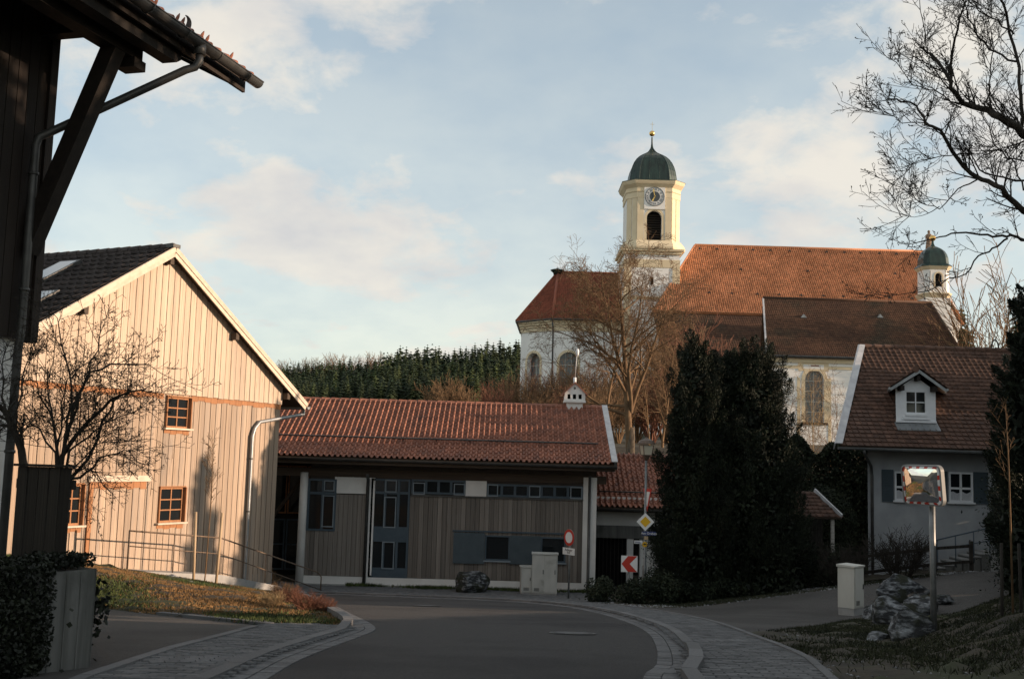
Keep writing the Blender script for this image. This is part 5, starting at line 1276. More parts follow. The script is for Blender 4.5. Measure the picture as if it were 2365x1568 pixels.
# curved shoulder of the west front behind it
SF = Frame((0, 114.5, 0), (1, 0, 0))
prs = [SF.px(*z4b(*q)) for q in ((560, 1040), (590, 1100), (640, 1200), (700, 1268), (640, 1268), (590, 1200), (560, 1120))]
b = MB(); b.prism([SF.p(s, 0, z) for s, z in prs], -SF.d * 4); b.build('shoulder', 'church_white', church)
prs2 = [SF.px(*z4b(*q)) for q in ((605, 1060), (640, 1130), (700, 1240), (735, 1255), (690, 1190), (640, 1080))]
b = MB(); b.prism([SF.p(s, 0.3, z) for s, z in prs2], -SF.d * 4.6); b.build('shoulder_roof', 'orange_tile', church)
prs3 = [SF.px(*z4b(*q)) for q in ((560, 1268), (700, 1272), (660, 1330), (655, 1400), (655, 3000), (560, 3000))]
b = MB(); b.prism([SF.p(s, 0.1, z) for s, z in prs3], -SF.d * 4); b.build('corner_pier', 'church_white', church)
# statue on the gable top
sb = Vector((rr.x + 0.35, YR, zrn + .15)); stt = thing('statue', sb, 'weathered robed stone figure standing on the nave ridge end beside the turret', 'statue')
hs = 2.35
b = MB(); b.box(sb.x - .35, sb.x + .35, sb.y - .35, sb.y + .35, sb.z - .25, sb.z + .25); b.build('pedestal', 'church_stain', stt)
b = MB(); b.lathe(sb + Vector((0, 0, .25)), [(.42, 0), (.40, .3), (.33, .8), (.30, 1.15), (.36, 1.5), (.38, 1.68), (.20, 1.82), (.11, 1.88), (.12, 1.94), (.165, 2.02), (.17, 2.12), (.12, 2.23), (.02, 2.28)], 14, scale=(1, .75))
b.tube([sb + Vector((.33, -.05, 1.85)), sb + Vector((.45, -.2, 1.5)), sb + Vector((.15, -.38, 1.42))], [.10, .085, .06], 7); b.tube([sb + Vector((-.33, -.05, 1.85)), sb + Vector((-.43, -.18, 1.5)), sb + Vector((-.1, -.38, 1.55))], [.10, .085, .06], 7)
b.build('figure', 'statue_stone', stt)

# ================================================================== HOUSE ON THE RIGHT
YH = 37.0
HF = Frame((0, YH, 0), (1, 0, 0))
def hp(x, y, d=0.0): return HF.px(x, y, d)
def z8(x, y): return (2250 + x / 2.0417) / 1.3061, (1280 + y / 2.0417) / 1.3061
def z5d(x, y): return (2660 + x / 7.125) / 1.3061, (1080 + y / 7.125) / 1.3061
hl = hp(2004, 1100)[0]; hr = hp(*z8(1490, 500))[0]
house = thing('house', ((hl + hr) / 2, 40, -3.5), 'white house with brown tiled roof, a white dormer and blue-grey shutters', 'house')
E0 = at(1941, 1029, 36.1); E1 = at(2420, 1043, 36.1); q0 = at(1994, 801, 41.0); q1 = at(2430, 806, 41.0)
E1.z = E0.z; q1.z = q0.z
hn = (E1 - E0).normalized().cross(q0 - E0).normalized(); hev = hn.cross((E1 - E0).normalized()); heu = (E1 - E0).normalized()
HW = 17.6
b = MB()
b.holed(HF, [(hl, -4.6), (HW, -4.6), (HW, E0.z + .25), (hl, E0.z + .25)], [], 0, .3)
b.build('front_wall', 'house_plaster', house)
b = MB(); gy0, gy1 = YH + .004, 45.4; slope = (q0.z - E0.z) / (41 - 36.1)
gl = [Vector((hl, gy0, -4.6)), Vector((hl + 3.0, gy1, -4.6)), Vector((hl + 3.0, gy1, E0.z + .2)), Vector((hl + 1.45, 41, q0.z - .25)), Vector((hl, gy0, E0.z + slope * .85))]
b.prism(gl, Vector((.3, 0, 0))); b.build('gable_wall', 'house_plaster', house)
b = MB(); b.prism([p - hn * .012 for p in (E0, E1, q1, q0)], -hn * .15); b.build('roof', 'soffit_wood', house)
backE0, backE1 = Vector((E0.x + 3.9, 45.9, E0.z)), Vector((E1.x, 45.9, E0.z))
b = MB(); b.prism([q0, q1, backE1, backE0], Vector((0, 0, -.15))); b.build('roof', 'brown_tile_mass', house)
# dormer measures on the roof face
dbase = hit(*z5d(730, 1400), E0 + hn * .05, hn)
DF = Frame((0, dbase.y, 0), (1, 0, 0))
def dp(x, y): return DF.px(*z5d(x, y))
dl, dr_ = dp(303, 900)[0], dp(1158, 900)[0]; dcx = (dl + dr_) / 2
dz0, dzt = dp(730, 1420)[1], dp(730, 690)[1]; dza = dp(710, 285)[1]
poly = [((p - E0).dot(heu), (p - E0).dot(hev)) for p in (E0, E1, q1, q0)]
tile_roof(E0, heu, hev, poly, 0.205, 0.235, FLAT, 'brown_tile', 'brown_tile_mass', house, nparts=300, seed=41, lift=0.036, amp=1.25)
me_hr = bpy.data.meshes.new('ridge_tile'); b = MB(); b.tube([(0, 0, 0), (0.40, 0, 0)], [0.115, 0.085], 10); me_hr.from_pydata(b.v, [], b.f); me_hr.materials.append(MATS['brown_tile']); me_hr.update()
for i in range(18): piece('ridge_tile', me_hr, house, Matrix.Translation((q0.x + .02 + i * .385, 41.0, q0.z + .01)))
w_ = (q0 - E0).normalized()
b = MB(); b.prism([E0 + hn * .10 - heu * .22, q0 + hn * .10 - heu * .22, q0 - hn * .16 - heu * .22, E0 - hn * .16 - heu * .22], heu * .05); b.build('verge_board', 'verge_metal', house)
b = MB(); b.prism([E0 + hn * .085 - heu * .168, q0 + hn * .085 - heu * .168, q0 + hn * .11 - heu * .168, E0 + hn * .11 - heu * .168], heu * .22); b.build('verge_flashing', 'verge_metal', house)
half_gutter(E1 + Vector((0, -.08, -.05)), E0 + Vector((-.1, -.08, -.05)), .08, 'zinc', house)
(ps, pz_) = hp(1990, 1042); (ps2, pz2) = hp(2008, 1072)
gutter_pipe([Vector((E0.x + .75, E0.y - .08, E0.z - .12)), Vector((E0.x + .78, E0.y - .08, E0.z - .25)), HF.p(ps2 + .02, .10, pz2 - .05), HF.p(ps2 + .05, .10, pz2 - .4), HF.p(ps2 + .05, .10, -4.4)], .05, 'zinc_dark', house)
# windows with curtains and shutters
def hrect(x0, y0, x1, y1):
    a, t = hp(*z8(x0, y0)); c, lo = hp(*z8(x1, y1)); return a, c, lo, t
for q, sh in (((912, 288, 1062, 470), ((835, 276, 908, 476), (1066, 280, 1140, 480))), ((1245, 292, 1396, 480), ((1168, 286, 1241, 486), (1400, 292, 1490, 490)))):
    r = hrect(*q)
    w = window(HF, r[0], r[1], r[2], r[3], 2, 2, 'white_paint', house, d=0.002, fw=.06, mw=.07, th=.06, zs=[r[2] + .06, r[2] + (r[3] - r[2]) * .46, r[3] - .06])
    b = MB(); n = 14
    P = [HF.p(r[0] + .06 + (r[1] - r[0] - .12) * k / n, .017 + .001 * (k % 2), r[2] + .06) for k in range(n + 1)] ; Q = [p + Vector((0, 0, (r[3] - r[2]) * (.26 + .03 * math.sin(k)))) for k, p in enumerate(P)]
    b.add(P + Q, [(k, k + 1, n + 2 + k, n + 1 + k) for k in range(n)]); b.build('curtain', 'curtain', w)
    b = MB(); b.fbox(HF, r[0] - .06, r[1] + .06, 0.0, .11, r[2] - .06, r[2] - .002); b.build('sill', 'white_paint', w)
    for k, s_ in enumerate(sh):
        r2 = hrect(*s_); b = MB(); b.fbox(HF, r2[0], r2[1], .01, .045, r2[2], r2[3]); o = b.build('shutter', 'shutter_blue', house)
        b = MB(); m_ = (r2[2] + r2[3]) / 2
        for z0, z1 in ((r2[2] + .06, m_ - .04), (m_ + .04, r2[3] - .06)):
            for t in range(9):
                zz = z0 + (z1 - z0) * t / 9; b.fbox(HF, r2[0] + .05, r2[1] - .05, .046, .058, zz, zz + (z1 - z0) / 14)
        b.build('slat', 'shutter_blue', o)
# dormer
(wa, wt), (wb, wl_) = dp(512, 708), dp(958, 1192)
dorm = house
b = MB(); b.holed(DF, [(dl, dz0 + .05), (dr_, dz0 + .05), (dr_, dzt), (dl, dzt)], [[(wa, wl_), (wb, wl_), (wb, wt), (wa, wt)]], 0, .12)
for sx in (dl, dr_ - .05):
    yb = 3.2
    b.prism([Vector((sx, dbase.y + .003, dz0 + .05)), Vector((sx, dbase.y + .003, dzt)), Vector((sx + .76, dbase.y + 2.2, dzt)), Vector((sx + .76, dbase.y + 2.2, dzt - .1))], Vector((.05, 0, 0)))
gbz = dp(730, 635)[1]
b.prism([DF.p(dl + .14, 0.0, gbz), DF.p(dr_ - .14, 0.0, gbz), DF.p(dcx, 0.0, dza - .18)], -DF.d * .06)
b.fbox(DF, dl, dr_, -.08, -.003, dzt - .02, gbz + .02)
db = b.build('dormer', 'white_paint', house)
window(DF, wa, wb, wl_, wt, 2, 2, 'white_paint', house, d=-.07, fw=.03, mw=.035, th=.06, name='dormer_window')
b = MB(); b.fbox(DF, wa - .14, wb + .12, 0.0, .07, dp(730, 1325)[1], dp(730, 1265)[1]); b.fbox(DF, wa - .04, wb + .04, 0.0, .05, wl_ - .10, wl_ - .03); b.fbox(DF, dl - .01, dr_ + .01, 0.0, .05, dz0 + .05, dp(730, 1345)[1]); b.build('sill', 'white_paint', db)
b = MB(); b.hexa([DF.p(dl - .05, .30, dz0 - .23), DF.p(dr_ + .05, .30, dz0 - .23), DF.p(dr_ + .05, -.02, dz0 + .03), DF.p(dl - .05, -.02, dz0 + .03), DF.p(dl - .05, .30, dz0 - .20), DF.p(dr_ + .05, .30, dz0 - .20), DF.p(dr_ + .05, -.02, dz0 + .06), DF.p(dl - .05, -.02, dz0 + .06)]); b.build('apron_flashing', 'zinc', db)
tipz = dp(110, 668)[1]; (tlx, _), (trx, _) = dp(112, 668), dp(1300, 668)
for sg, tx in ((-1, tlx), (1, trx)):
    A = Vector((dcx, 0, dza + .03)); B = Vector((tx, 0, tipz + .03)); dn = Vector((0, 0, -.105))
    b = MB(); b.prism([DF.p(q.x, .36, q.z) for q in (A, B, B + dn, A + dn * 1.15)], -DF.d * .035); b.build('dormer_barge', 'zinc', house)
    t = (B - A).normalized(); L_ = (B - A).length
    O = DF.p(B.x, .37, B.z + .03); evd = Vector((-t.x, 0, -t.z)); eud = Vector((.33, .944, 0)).normalized()
    if sg > 0: tile_roof(O, eud, evd, [(0, 0), (2.9, 0), (2.9 - 0, L_), (0, L_)], .205, .235, FLAT, 'brown_tile', 'brown_tile_mass', house, seed=43)
    else: tile_roof(O + eud * 2.9, -eud, evd, [(0, 0), (2.9, 0), (2.9, L_), (0, L_)], .205, .235, FLAT, 'brown_tile', 'brown_tile_mass', house, seed=44)
    b = MB(); b.prism([DF.p(q.x, .34, q.z) for q in (A, B, B - Vector((0, 0, .05)), A - Vector((0, 0, .06)))], Vector((1.056, 3.2, 0))); b.build('dormer_roof', 'soffit_wood', house)
    zq = dp(370, 655)[1]; x = dcx + sg * (dr_ - dl) * .41
    b = MB(); b.fbox(DF, x - .07, x + .07, -.2, .30, zq - .08, zq + .09); b.build('dormer_beam', 'dark_beam', house)
    MB().tube([DF.p(tx + sg * .04, .36, tipz + .01), DF.p(tx + sg * .04 + .6, -1.45, tipz + .01)], .04, 8).build('gutter', 'zinc', house)
zq = dp(725, 455)[1]; b = MB(); b.fbox(DF, dcx - .06, dcx + .06, -.2, .30, zq - .07, zq + .1); b.build('dormer_beam', 'dark_beam', house)
for i in range(7): piece('ridge_tile', me_hr, house, Matrix(((.33, -.944, 0, dcx + (i * .385 - .4) * .33), (.944, .33, 0, dbase.y - .4 + i * .37), (0, 0, 1, dza + .04), (0, 0, 0, 1))))
# ring-shaped bracket on the ridge
rb = at(2298, 798, 41.0); n = 10
MB().tube([Vector((rb.x - .14 + .28 * k / n, 41, q0.z + .1 + .32 * math.sin(math.pi * k / n) ** .6)) for k in range(n + 1)], .028, 7).build('ridge_bracket', 'zinc_dark', house)
# outside stair with railing
st = thing('stair', (14.8, 35.9, -4), 'pale concrete steps climbing along the house wall with a dark railing', 'stairs')
SFm = Frame((0, 35.7, 0), (1, 0, 0))
(t0, zt0), (t1, zt1_) = SFm.px(*z8(1165, 888)), SFm.px(*z8(1500, 788))
ns = 6
for k in range(ns):
    x0 = t0 + (t1 - t0) * k / ns; x1 = x0 + (t1 - t0) / ns; z = zt0 + (zt1_ - zt0) * (k + .6) / ns
    b = MB(); b.fbox(SFm, x0, x1 + .03, -1.05, 0.0, z - .85, z - .04); b.build('step', 'concrete', st)
    b = MB(); b.fbox(SFm, x0 - .02, x1 + .028, -1.05, .02, z - .039, z); b.build('tread', 'smooth_concrete', st)
b = MB(); b.fbox(SFm, t1 + .03, t1 + 1.6, -1.2, 0.02, zt1_ - 1.0, zt1_); b.build('landing', 'smooth_concrete', st)
h0, h1 = SFm.px(*z8(1172, 712)), SFm.px(*z8(1500, 636))
m0, m1 = SFm.px(*z8(1172, 770)), SFm.px(*z8(1500, 716))
MB().tube([SFm.p(h0[0], .0, h0[1]), SFm.p(h1[0], .0, h1[1]), SFm.p(h1[0] + 1.2, 0, h1[1])], .022, 7).build('handrail', 'steel_blue', st)
MB().tube([SFm.p(m0[0], .0, m0[1]), SFm.p(m1[0], .0, m1[1]), SFm.p(m1[0] + 1.2, 0, m1[1])], .016, 6).build('midrail', 'steel_blue', st)
for t in (.02, .36, .70, 1.0):
    s = h0[0] + (h1[0] - h0[0]) * t; z = h0[1] + (h1[1] - h0[1]) * t; MB().tube([SFm.p(s, 0, z), SFm.p(s, 0, z - 1.0)], .018, 6).build('baluster', 'steel_blue', st)

# ================================================================== HOUSE ON THE LEFT, CLOSE BY
ln_, ld_ = Vector((0.964, -0.265, 0)).normalized(), Vector((0.265, 0.964, 0)).normalized()
C0 = at(110, 430, 13.0); C0.z = 0
WF = Frame(C0, ld_, ln_)                    # street wall: s away from the viewer, d towards the street
farm = thing('farmhouse', (C0.x, C0.y, -2.0), 'dark timbered house close by with a deep eave, gutter and slanting strut', 'house')
def wpx2(x, y, d): return WF.px(x, y, d)
zcl = 1.33; SB = -17.0
EO = 1.55; (ge_s, ge_z) = wpx2(578, 196, EO); FP = R(27)
roofz = lambda d: ge_z + 0.10 + (EO - d) * math.tan(FP)
b = MB(); b.fbox(WF, SB, -0.16, -0.4, -0.10, -3.0, zcl + .06); b.build('lower_wall', 'white_plaster', farm)
b = MB(); b.fbox(WF, -0.56, -0.161, -7.0, -0.41, -3.0, zcl + .06); b.build('gable_base', 'white_plaster', farm)
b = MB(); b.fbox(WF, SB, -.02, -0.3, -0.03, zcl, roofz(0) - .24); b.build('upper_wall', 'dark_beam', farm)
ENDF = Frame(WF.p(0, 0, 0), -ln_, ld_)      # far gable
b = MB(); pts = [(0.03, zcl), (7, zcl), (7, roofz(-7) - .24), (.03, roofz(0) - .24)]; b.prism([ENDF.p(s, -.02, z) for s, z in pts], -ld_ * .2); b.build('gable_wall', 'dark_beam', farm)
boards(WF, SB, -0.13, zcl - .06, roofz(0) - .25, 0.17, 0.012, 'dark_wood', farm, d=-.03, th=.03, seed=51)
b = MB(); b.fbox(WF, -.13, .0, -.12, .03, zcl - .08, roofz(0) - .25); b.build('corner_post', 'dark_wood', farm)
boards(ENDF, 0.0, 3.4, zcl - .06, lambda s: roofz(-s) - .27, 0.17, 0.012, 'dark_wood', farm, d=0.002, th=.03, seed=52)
# roof: deck, rafters, tiles at the edge, gutter
RE = ge_s - .06
top = WF.p(RE, -7.2, roofz(-7.2)); low_ = WF.p(RE, EO - .02, roofz(EO - .02)); nf = Vector((0, 0, math.cos(FP))) + ln_ * math.sin(FP)
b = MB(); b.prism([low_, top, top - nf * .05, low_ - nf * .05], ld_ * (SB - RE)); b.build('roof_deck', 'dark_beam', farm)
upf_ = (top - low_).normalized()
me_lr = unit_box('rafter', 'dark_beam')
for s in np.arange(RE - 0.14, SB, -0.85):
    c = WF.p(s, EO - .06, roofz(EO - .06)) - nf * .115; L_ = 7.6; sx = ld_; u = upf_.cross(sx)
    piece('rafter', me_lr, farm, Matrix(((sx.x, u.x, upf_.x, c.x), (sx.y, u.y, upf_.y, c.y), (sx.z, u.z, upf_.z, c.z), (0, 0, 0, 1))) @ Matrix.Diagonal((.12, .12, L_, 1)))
b = MB(); b.prism([low_ + ld_ * .0 - nf * .21, top - nf * .21, top + nf * .02, low_ + nf * .02], ld_ * .03); b.build('barge_board', 'dark_wood', farm)
b = MB(); P = WF.p(RE - .02, EO - .05, roofz(EO) - .13); Q = WF.p(SB, EO - .05, roofz(EO) - .13); b.beam(P, Q, .04, .22); b.build('fascia', 'dark_wood', farm)
tile_roof(WF.p(SB, EO + .07, roofz(EO + .07) - .02), ld_, upf_, [(1.0, 0), (RE - SB + .05, 0), (RE - SB + .05, 3.0), (1.0, 3.0)], .215, .33, PAN, 'red_tile', 'red_tile_mass', farm, nparts=210, seed=53, amp=0.8)
half_gutter(WF.p(SB, EO + .12, ge_z + .02), WF.p(ge_s, EO + .12, ge_z + .02), .085, 'zinc_dark', farm)
for s in np.arange(ge_s - .35, SB, -0.75):
    b = MB(); n = 9
    b.tube([WF.p(s, EO + .12 + .094 * math.cos(math.pi + math.pi * k / n), ge_z + .02 + .094 * math.sin(math.pi + math.pi * k / n)) for k in range(n + 1)] , .008, 5); b.build('gutter_bracket', 'zinc_dark', farm)
me_sg = bpy.data.meshes.new('snow_stop'); b = MB(); b.lathe((0, 0, 0), [(.022, -.02), (.019, .02), (.008, .05), (.001, .06)], 7); me_sg.from_pydata(b.v, [], b.f); me_sg.materials.append(MATS['red_tile']); me_sg.update()
for px_, py_ in ((446, 33), (461, 41), (527, 86), (543, 94), (601, 142), (617, 150), (690, 198)):
    s, z = wpx2(px_ * .765, py_ * .765, EO - .05)
    p = WF.p(s, EO - .02, roofz(EO - .02) + .10); piece('snow_stop', me_sg, farm, Matrix.Translation(p) @ nf.to_track_quat('Z', 'X').to_matrix().to_4x4() @ Matrix.Diagonal((1, 1, 1.15, 1)))
(hs_, hz_) = wpx2(428, 88, EO - .05)
hk = WF.p(hs_, EO - .05, roofz(EO) + .07); n = 8
MB().tube([hk + ld_ * (.0 + .07 * math.sin(1.9 * k / n) - .125 * (k / n) ** 2.2) + Vector((0, 0, .155 * math.sin(1.65 * k / n))) + ln_ * .02 for k in range(n + 1)], [.038, .037, .035, .032, .028, .023, .018, .012, .005], 8).build('curved_ridge_horn', 'slate_tile', farm)
# purlins, strut and corbel
(s1_, z1_) = wpx2(306, 128, 1.0)
b = MB(); b.fbox(WF, SB, s1_ + .08, .87, 1.09, z1_ - .07, z1_ + .16); b.build('purlin', 'dark_beam', farm)
(s2_, z2_) = wpx2(398, 150, 1.32)
b = MB(); b.prism([WF.p(SB, 1.22, z2_), WF.p(s2_ - .06, 1.22, z2_), WF.p(s2_ + .03, 1.22, z2_ + .06), WF.p(s2_ + .03, 1.22, z2_ + .30), WF.p(SB, 1.22, z2_ + .30)], ln_ * .2); b.build('eave_purlin', 'dark_beam', farm)
(ss0, sz0) = wpx2(97, 590, .02); (ss1, sz1) = wpx2(262, 115, .98)
ssm = ss1
for s in (ssm, ssm - 3.6, ssm - 7.2):
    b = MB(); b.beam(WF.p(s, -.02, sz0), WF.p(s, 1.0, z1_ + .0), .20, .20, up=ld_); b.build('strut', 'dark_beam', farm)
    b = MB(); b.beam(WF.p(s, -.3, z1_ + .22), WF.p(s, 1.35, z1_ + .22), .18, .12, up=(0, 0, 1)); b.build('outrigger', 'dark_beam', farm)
b = MB(); b.fbox(WF, s1_ - .12, s1_ + .11, .84, 1.12, z1_ - .19, z1_ - .072); b.build('corbel', 'dark_beam', farm)
# downpipe from the gutter outlet back to the wall and down
(os_, oz_) = wpx2(462, 112, EO + .12); (js, jz) = wpx2(230, 256, .72); (ws_, wz_) = wpx2(70, 320, .08)
jx = wpx2(76, 345, .09)
sp = -0.36
oz2 = ge_z - .06
gutter_pipe([WF.p(os_, EO + .12, oz2 + .06), WF.p(os_, EO + .12, oz2 - .09)], .075, 'zinc_dark', farm, 'outlet')
(zA_) = wpx2(230, 256, .72)[1]; zB_ = wpx2(90, 312, .09)[1]
gutter_pipe([WF.p(os_, EO + .12, oz2 - .08), WF.p(os_, EO + .12, oz2 - .17), WF.p(os_ - .03, EO + .085, oz2 - .255), WF.p(os_ - .10, EO + .0, oz2 - .31), WF.p(sp + .08, .17, zB_ + .03), WF.p(sp + .02, .10, zB_ - .03), WF.p(sp, .08, zB_ - .14), WF.p(sp, .08, zcl - .02), WF.p(sp, .06, zcl - .2), WF.p(sp, .06, -2.4)], .05, 'zinc_dark', farm, n=12)
for z in (zB_ - .5, zB_ - 1.9, zcl - 1.4):
    MB().lathe(WF.p(sp, .08 if z > zcl else .06, z), [(.062, 0), (.062, .035)], 12).build('pipe_clip', 'zinc_dark', farm)

# ================================================================== STREET FURNITURE
def z6(x, y): return (1780 + x / 2.85) / 1.3061, (1300 + y / 2.85) / 1.3061
lb = gnd(*z6(463, 1488)); LPF = Frame((0, lb.y, 0), (1, 0, 0))
def lpx(x, y): return LPF.px(*z6(x, y))
lamp = thing('street_lamp', lb, 'street lamp with four-sided lantern on a slim grey pole among the road signs', 'street lamp')
tx, tz_ = lpx(482, 236); mx_, _ = lpx(470, 700)
MB().tube([(lb.x, lb.y, lb.z - .2), (lb.x, lb.y, lb.z + 1.1), (lb.x + .01, lb.y, lb.z + 1.15), (tx, lb.y, tz_)], [.062, .062, .042, .036], 10).build('pole', 'galvanised', lamp)
(ga, gt), (gb_, _) = lpx(432, 122), lpx(540, 122); (ka, kb), (kc, _) = lpx(446, 205), lpx(528, 205)
gcx = (ga + gb_) / 2; r1, r2 = (gb_ - ga) / 2, (kc - ka) / 2
b = MB(); n = 4
def ring4(r, z, rot=math.pi / 4 + .25): return [Vector((gcx + r * math.sqrt(2) * math.cos(rot + k * math.pi / 2), lb.y + r * math.sqrt(2) * math.sin(rot + k * math.pi / 2), z)) for k in range(4)]
r1 *= .86; r2 *= .86
R1, R2 = ring4(r1, gt), ring4(r2, kb)
for k in range(4): MB().add([R2[k], R2[(k + 1) % 4], R1[(k + 1) % 4], R1[k]], [(0, 1, 2, 3)]).build('pane', 'lamp_glass', lamp)
b = MB()
for k in range(4): b.beam(R2[k], R1[k], .022, .022)
for k in range(4): b.beam(R1[k], R1[(k + 1) % 4], .02, .02); b.beam(R2[k], R2[(k + 1) % 4], .022, .022)
b.build('lantern_frame', 'lamp_roof', lamp)
rz1, rz2, rz3 = lpx(490, 112)[1], lpx(490, 78)[1], lpx(490, 50)[1]
rw = (lpx(562, 100)[0] - lpx(410, 100)[0]) / 2
b = MB(); b.lathe((gcx, lb.y, 0), [(rw, rz1), (rw * 1.0, rz1 + .02), (rw * .78, rz2 - .01), (rw * .3, rz2 + .03), (rw * .10, rz3 - .02), (rw * .05, rz3)], 14, smooth=False); b.build('lantern_roof', 'lamp_roof', lamp)
b = MB(); b.lathe((gcx, lb.y, 0), [(.04, tz_ - .06), (.07, tz_), (r2 * .9, kb - .03), (r2 * .95, kb)], 10); b.build('socket', 'lamp_roof', lamp)
bx, bz = lpx(508, 132); ball(Vector((bx, lb.y - r1 * .35, bz)), .028, 'bright_spot', 'bright_spot', lamp, 10)  # small emissive ball for the bright spot in the lantern
# signs on the pole
def px_len(n): return n / 2.85 / 1.3061 * lb.y / PF
sc, szz = lpx(473, 778); hd = px_len(76)
sgn_ = thing('priority_road_sign', (sc, lb.y - .06, szz), 'yellow and white diamond priority sign on the lamp pole', 'road sign')
SGF = Frame((0, lb.y - .06, 0), (1, 0, 0))
dia = lambda r: [(sc, szz - r), (sc + r, szz), (sc, szz + r), (sc - r, szz)]
b = MB(); b.prism([SGF.p(s, 0, z) for s, z in dia(hd * 1.05)], -SGF.d * .02); b.build('back_plate', 'sign_black', sgn_)
b = MB(); b.prism([SGF.p(s, .006, z) for s, z in dia(hd)], -SGF.d * .005); b.build('border', 'sign_white', sgn_)
b = MB(); b.prism([SGF.p(s, .011, z) for s, z in dia(hd * .60)], -SGF.d * .004); b.build('centre', 'sign_yellow', sgn_)
# give-way sign seen almost edge-on
yx, ytop = lpx(492, 494); ybot = lpx(480, 690)[1]
yh = ytop - ybot; yw = yh / .86 / 2; ywp = px_len(21)
ang = math.acos(min(1, ywp / yw)); YF_ = Frame((yx - .01, lb.y - .08, 0), (math.cos(ang), -math.sin(ang), 0))
yld = thing('give_way_sign', (yx, lb.y - .08, ytop), 'red and white triangular give way sign turned edge-on high on the lamp pole', 'road sign')
tri = lambda w, zt, zb: [(0, zb), (w, zt), (-w, zt)]
b = MB(); b.prism([YF_.p(s, 0, z) for s, z in tri(yw, ytop, ybot)], -YF_.d * .012); b.build('border', 'sign_red', yld)
b = MB(); b.prism([YF_.p(s, .005, z) for s, z in tri(yw * .68, ytop - yh * .13, ybot + yh * .20)], -YF_.d * .004); b.build('centre', 'sign_white', yld)
# street name plate
(n0, nt), (n1, nb) = lpx(445, 862), lpx(562, 894)
nm = thing('street_name_sign', ((n0 + n1) / 2, lb.y - .05, nb), 'blue street name plate with white letters sticking out from the lamp pole', 'sign')
NMF = Frame((0, lb.y - .05, 0), (math.cos(.12), -math.sin(.12) * 0, -math.sin(.02)), (0, -1, 0))
NMF = Frame((0, lb.y - .05, 0), (1, 0, 0))
b = MB(); b.fbox(NMF, n0, n1, 0, .012, nb - .008, nt + .008); b.build('plate', 'sign_blue', nm)
text_mesh('Am Graben', .098, 'sign_white', 'lettering', nm, NMF, (n0 + n1) / 2, .014, (nt + nb) / 2)
# two small plates and the round yellow one
(p0, pt_), (p1, pb_) = lpx(378, 938), lpx(446, 966)
sp_ = thing('small_white_plate', ((p0 + p1) / 2, lb.y - .04, pb_), 'small white notice plate on the left side of the lamp pole', 'sign')
b = MB(); b.fbox(NMF, p0, p1, 0, .01, pb_, pt_); b.build('plate', 'sign_white', sp_)
b = MB()
for k, t in enumerate((.3, .62)): b.fbox(NMF, p0 + .02, p1 - .03 - .04 * k, .011, .013, pb_ + (pt_ - pb_) * t - .008, pb_ + (pt_ - pb_) * t + .008)
b.build('print_lines', 'sign_blue', sp_)
cx_, cz_ = lpx(468, 972); rr2 = px_len(22)
yd = thing('round_waymark', (cx_, lb.y - .05, cz_), 'round yellow waymark with a black arrow on the lamp pole', 'sign')
b = MB(); disc(b, NMF, cx_, cz_, rr2, 0, .01, 24); b.build('disc', 'sign_yellow', yd)
b = MB(); b.prism([NMF.p(cx_ + x * rr2, .011, cz_ + z * rr2) for x, z in ((-.6, .1), (-.05, .6), (-.05, .28), (.6, .28), (.6, -.1), (-.05, -.1), (-.05, -.42))], NMF.d * .002); b.build('arrow', 'sign_black', yd)
(p0, pt_), (p1, pb_) = lpx(462, 902), lpx(496, 932)
bp_ = thing('beige_sticker_plate', ((p0 + p1) / 2, lb.y - .05, pb_), 'tiny beige plate just under the blue street name plate', 'sign')
b = MB(); b.fbox(NMF, p0, p1, .0, .008, pb_, pt_); b.build('plate', 'stake_wood', bp_)
# chevron board on its own post
cb = gnd(*z6(326, 1486)); CVF = Frame((0, cb.y, 0), (1, 0, 0))
def cvx(x, y): return CVF.px(*z6(x, y))
(c0, ct), (c1, cbz) = cvx(268, 1068), cvx(406, 1212)
chv = thing('chevron_sign', cb, 'square white sign with a red arrowhead pointing left on a short post', 'road sign')
wv = .03
b = MB(); b.fbox(CVF, c0, c1, .0, .014, cbz, ct); b.build('board', 'sign_white', chv)
W_, H_ = c1 - c0, ct - cbz; mid = (ct + cbz) / 2
b = MB(); b.prism([CVF.p(c0 + x * W_, .0155, cbz + z * H_) for x, z in ((.02, .5), (.42, .985), (.98, .985), (.52, .5), (.98, .015), (.42, .015))], CVF.d * .003); b.build('arrowhead', 'sign_red', chv)
px0 = (c0 + c1) / 2 - .01
MB().tube([(cb.x, cb.y + .045, cb.z - .2), (px0, cb.y + .045, ct - .05)], .03, 8).build('post', 'galvanised', chv)
# no-vehicles roundel with its supplementary plate
def zr2(x, y): return (1660 + x / 11.2) / 1.3061, (1560 + y / 11.2) / 1.3061
RY = 35.6; RDF0 = Frame((0, RY, 0), (1, 0, 0)); (rcx2, rcz) = RDF0.px(*zr2(635, 680)); rr3 = 268 / 11.2 / 1.3061 * RY / PF
a_ = math.acos(178 / 268); a_ += .11; RDF = Frame((rcx2, RY, 0), (math.cos(a_), -math.sin(a_), 0))
rg = on(rcx2 + .02, RY + .05)
nv = thing('no_vehicles_sign', rg, 'round white sign with red ring and a small white plate below on a thin post', 'road sign')
b = MB(); disc(b, RDF, 0, rcz, rr3 * 1.03, -.012, 0.0); b.build('back_plate', 'sign_grey', nv)
b = MB(); disc(b, RDF, 0, rcz, rr3, .001, .006); b.build('ring', 'sign_red', nv)
b = MB(); disc(b, RDF, 0, rcz, rr3 * .68, .007, .011); b.build('centre', 'sign_white', nv)
zp1, zp0 = RDF0.px(*zr2(620, 1030))[1], RDF0.px(*zr2(620, 1262))[1]; pw = (805 - 440) / 2 / 11.2 / 1.3061 * RY / PF / math.cos(a_)
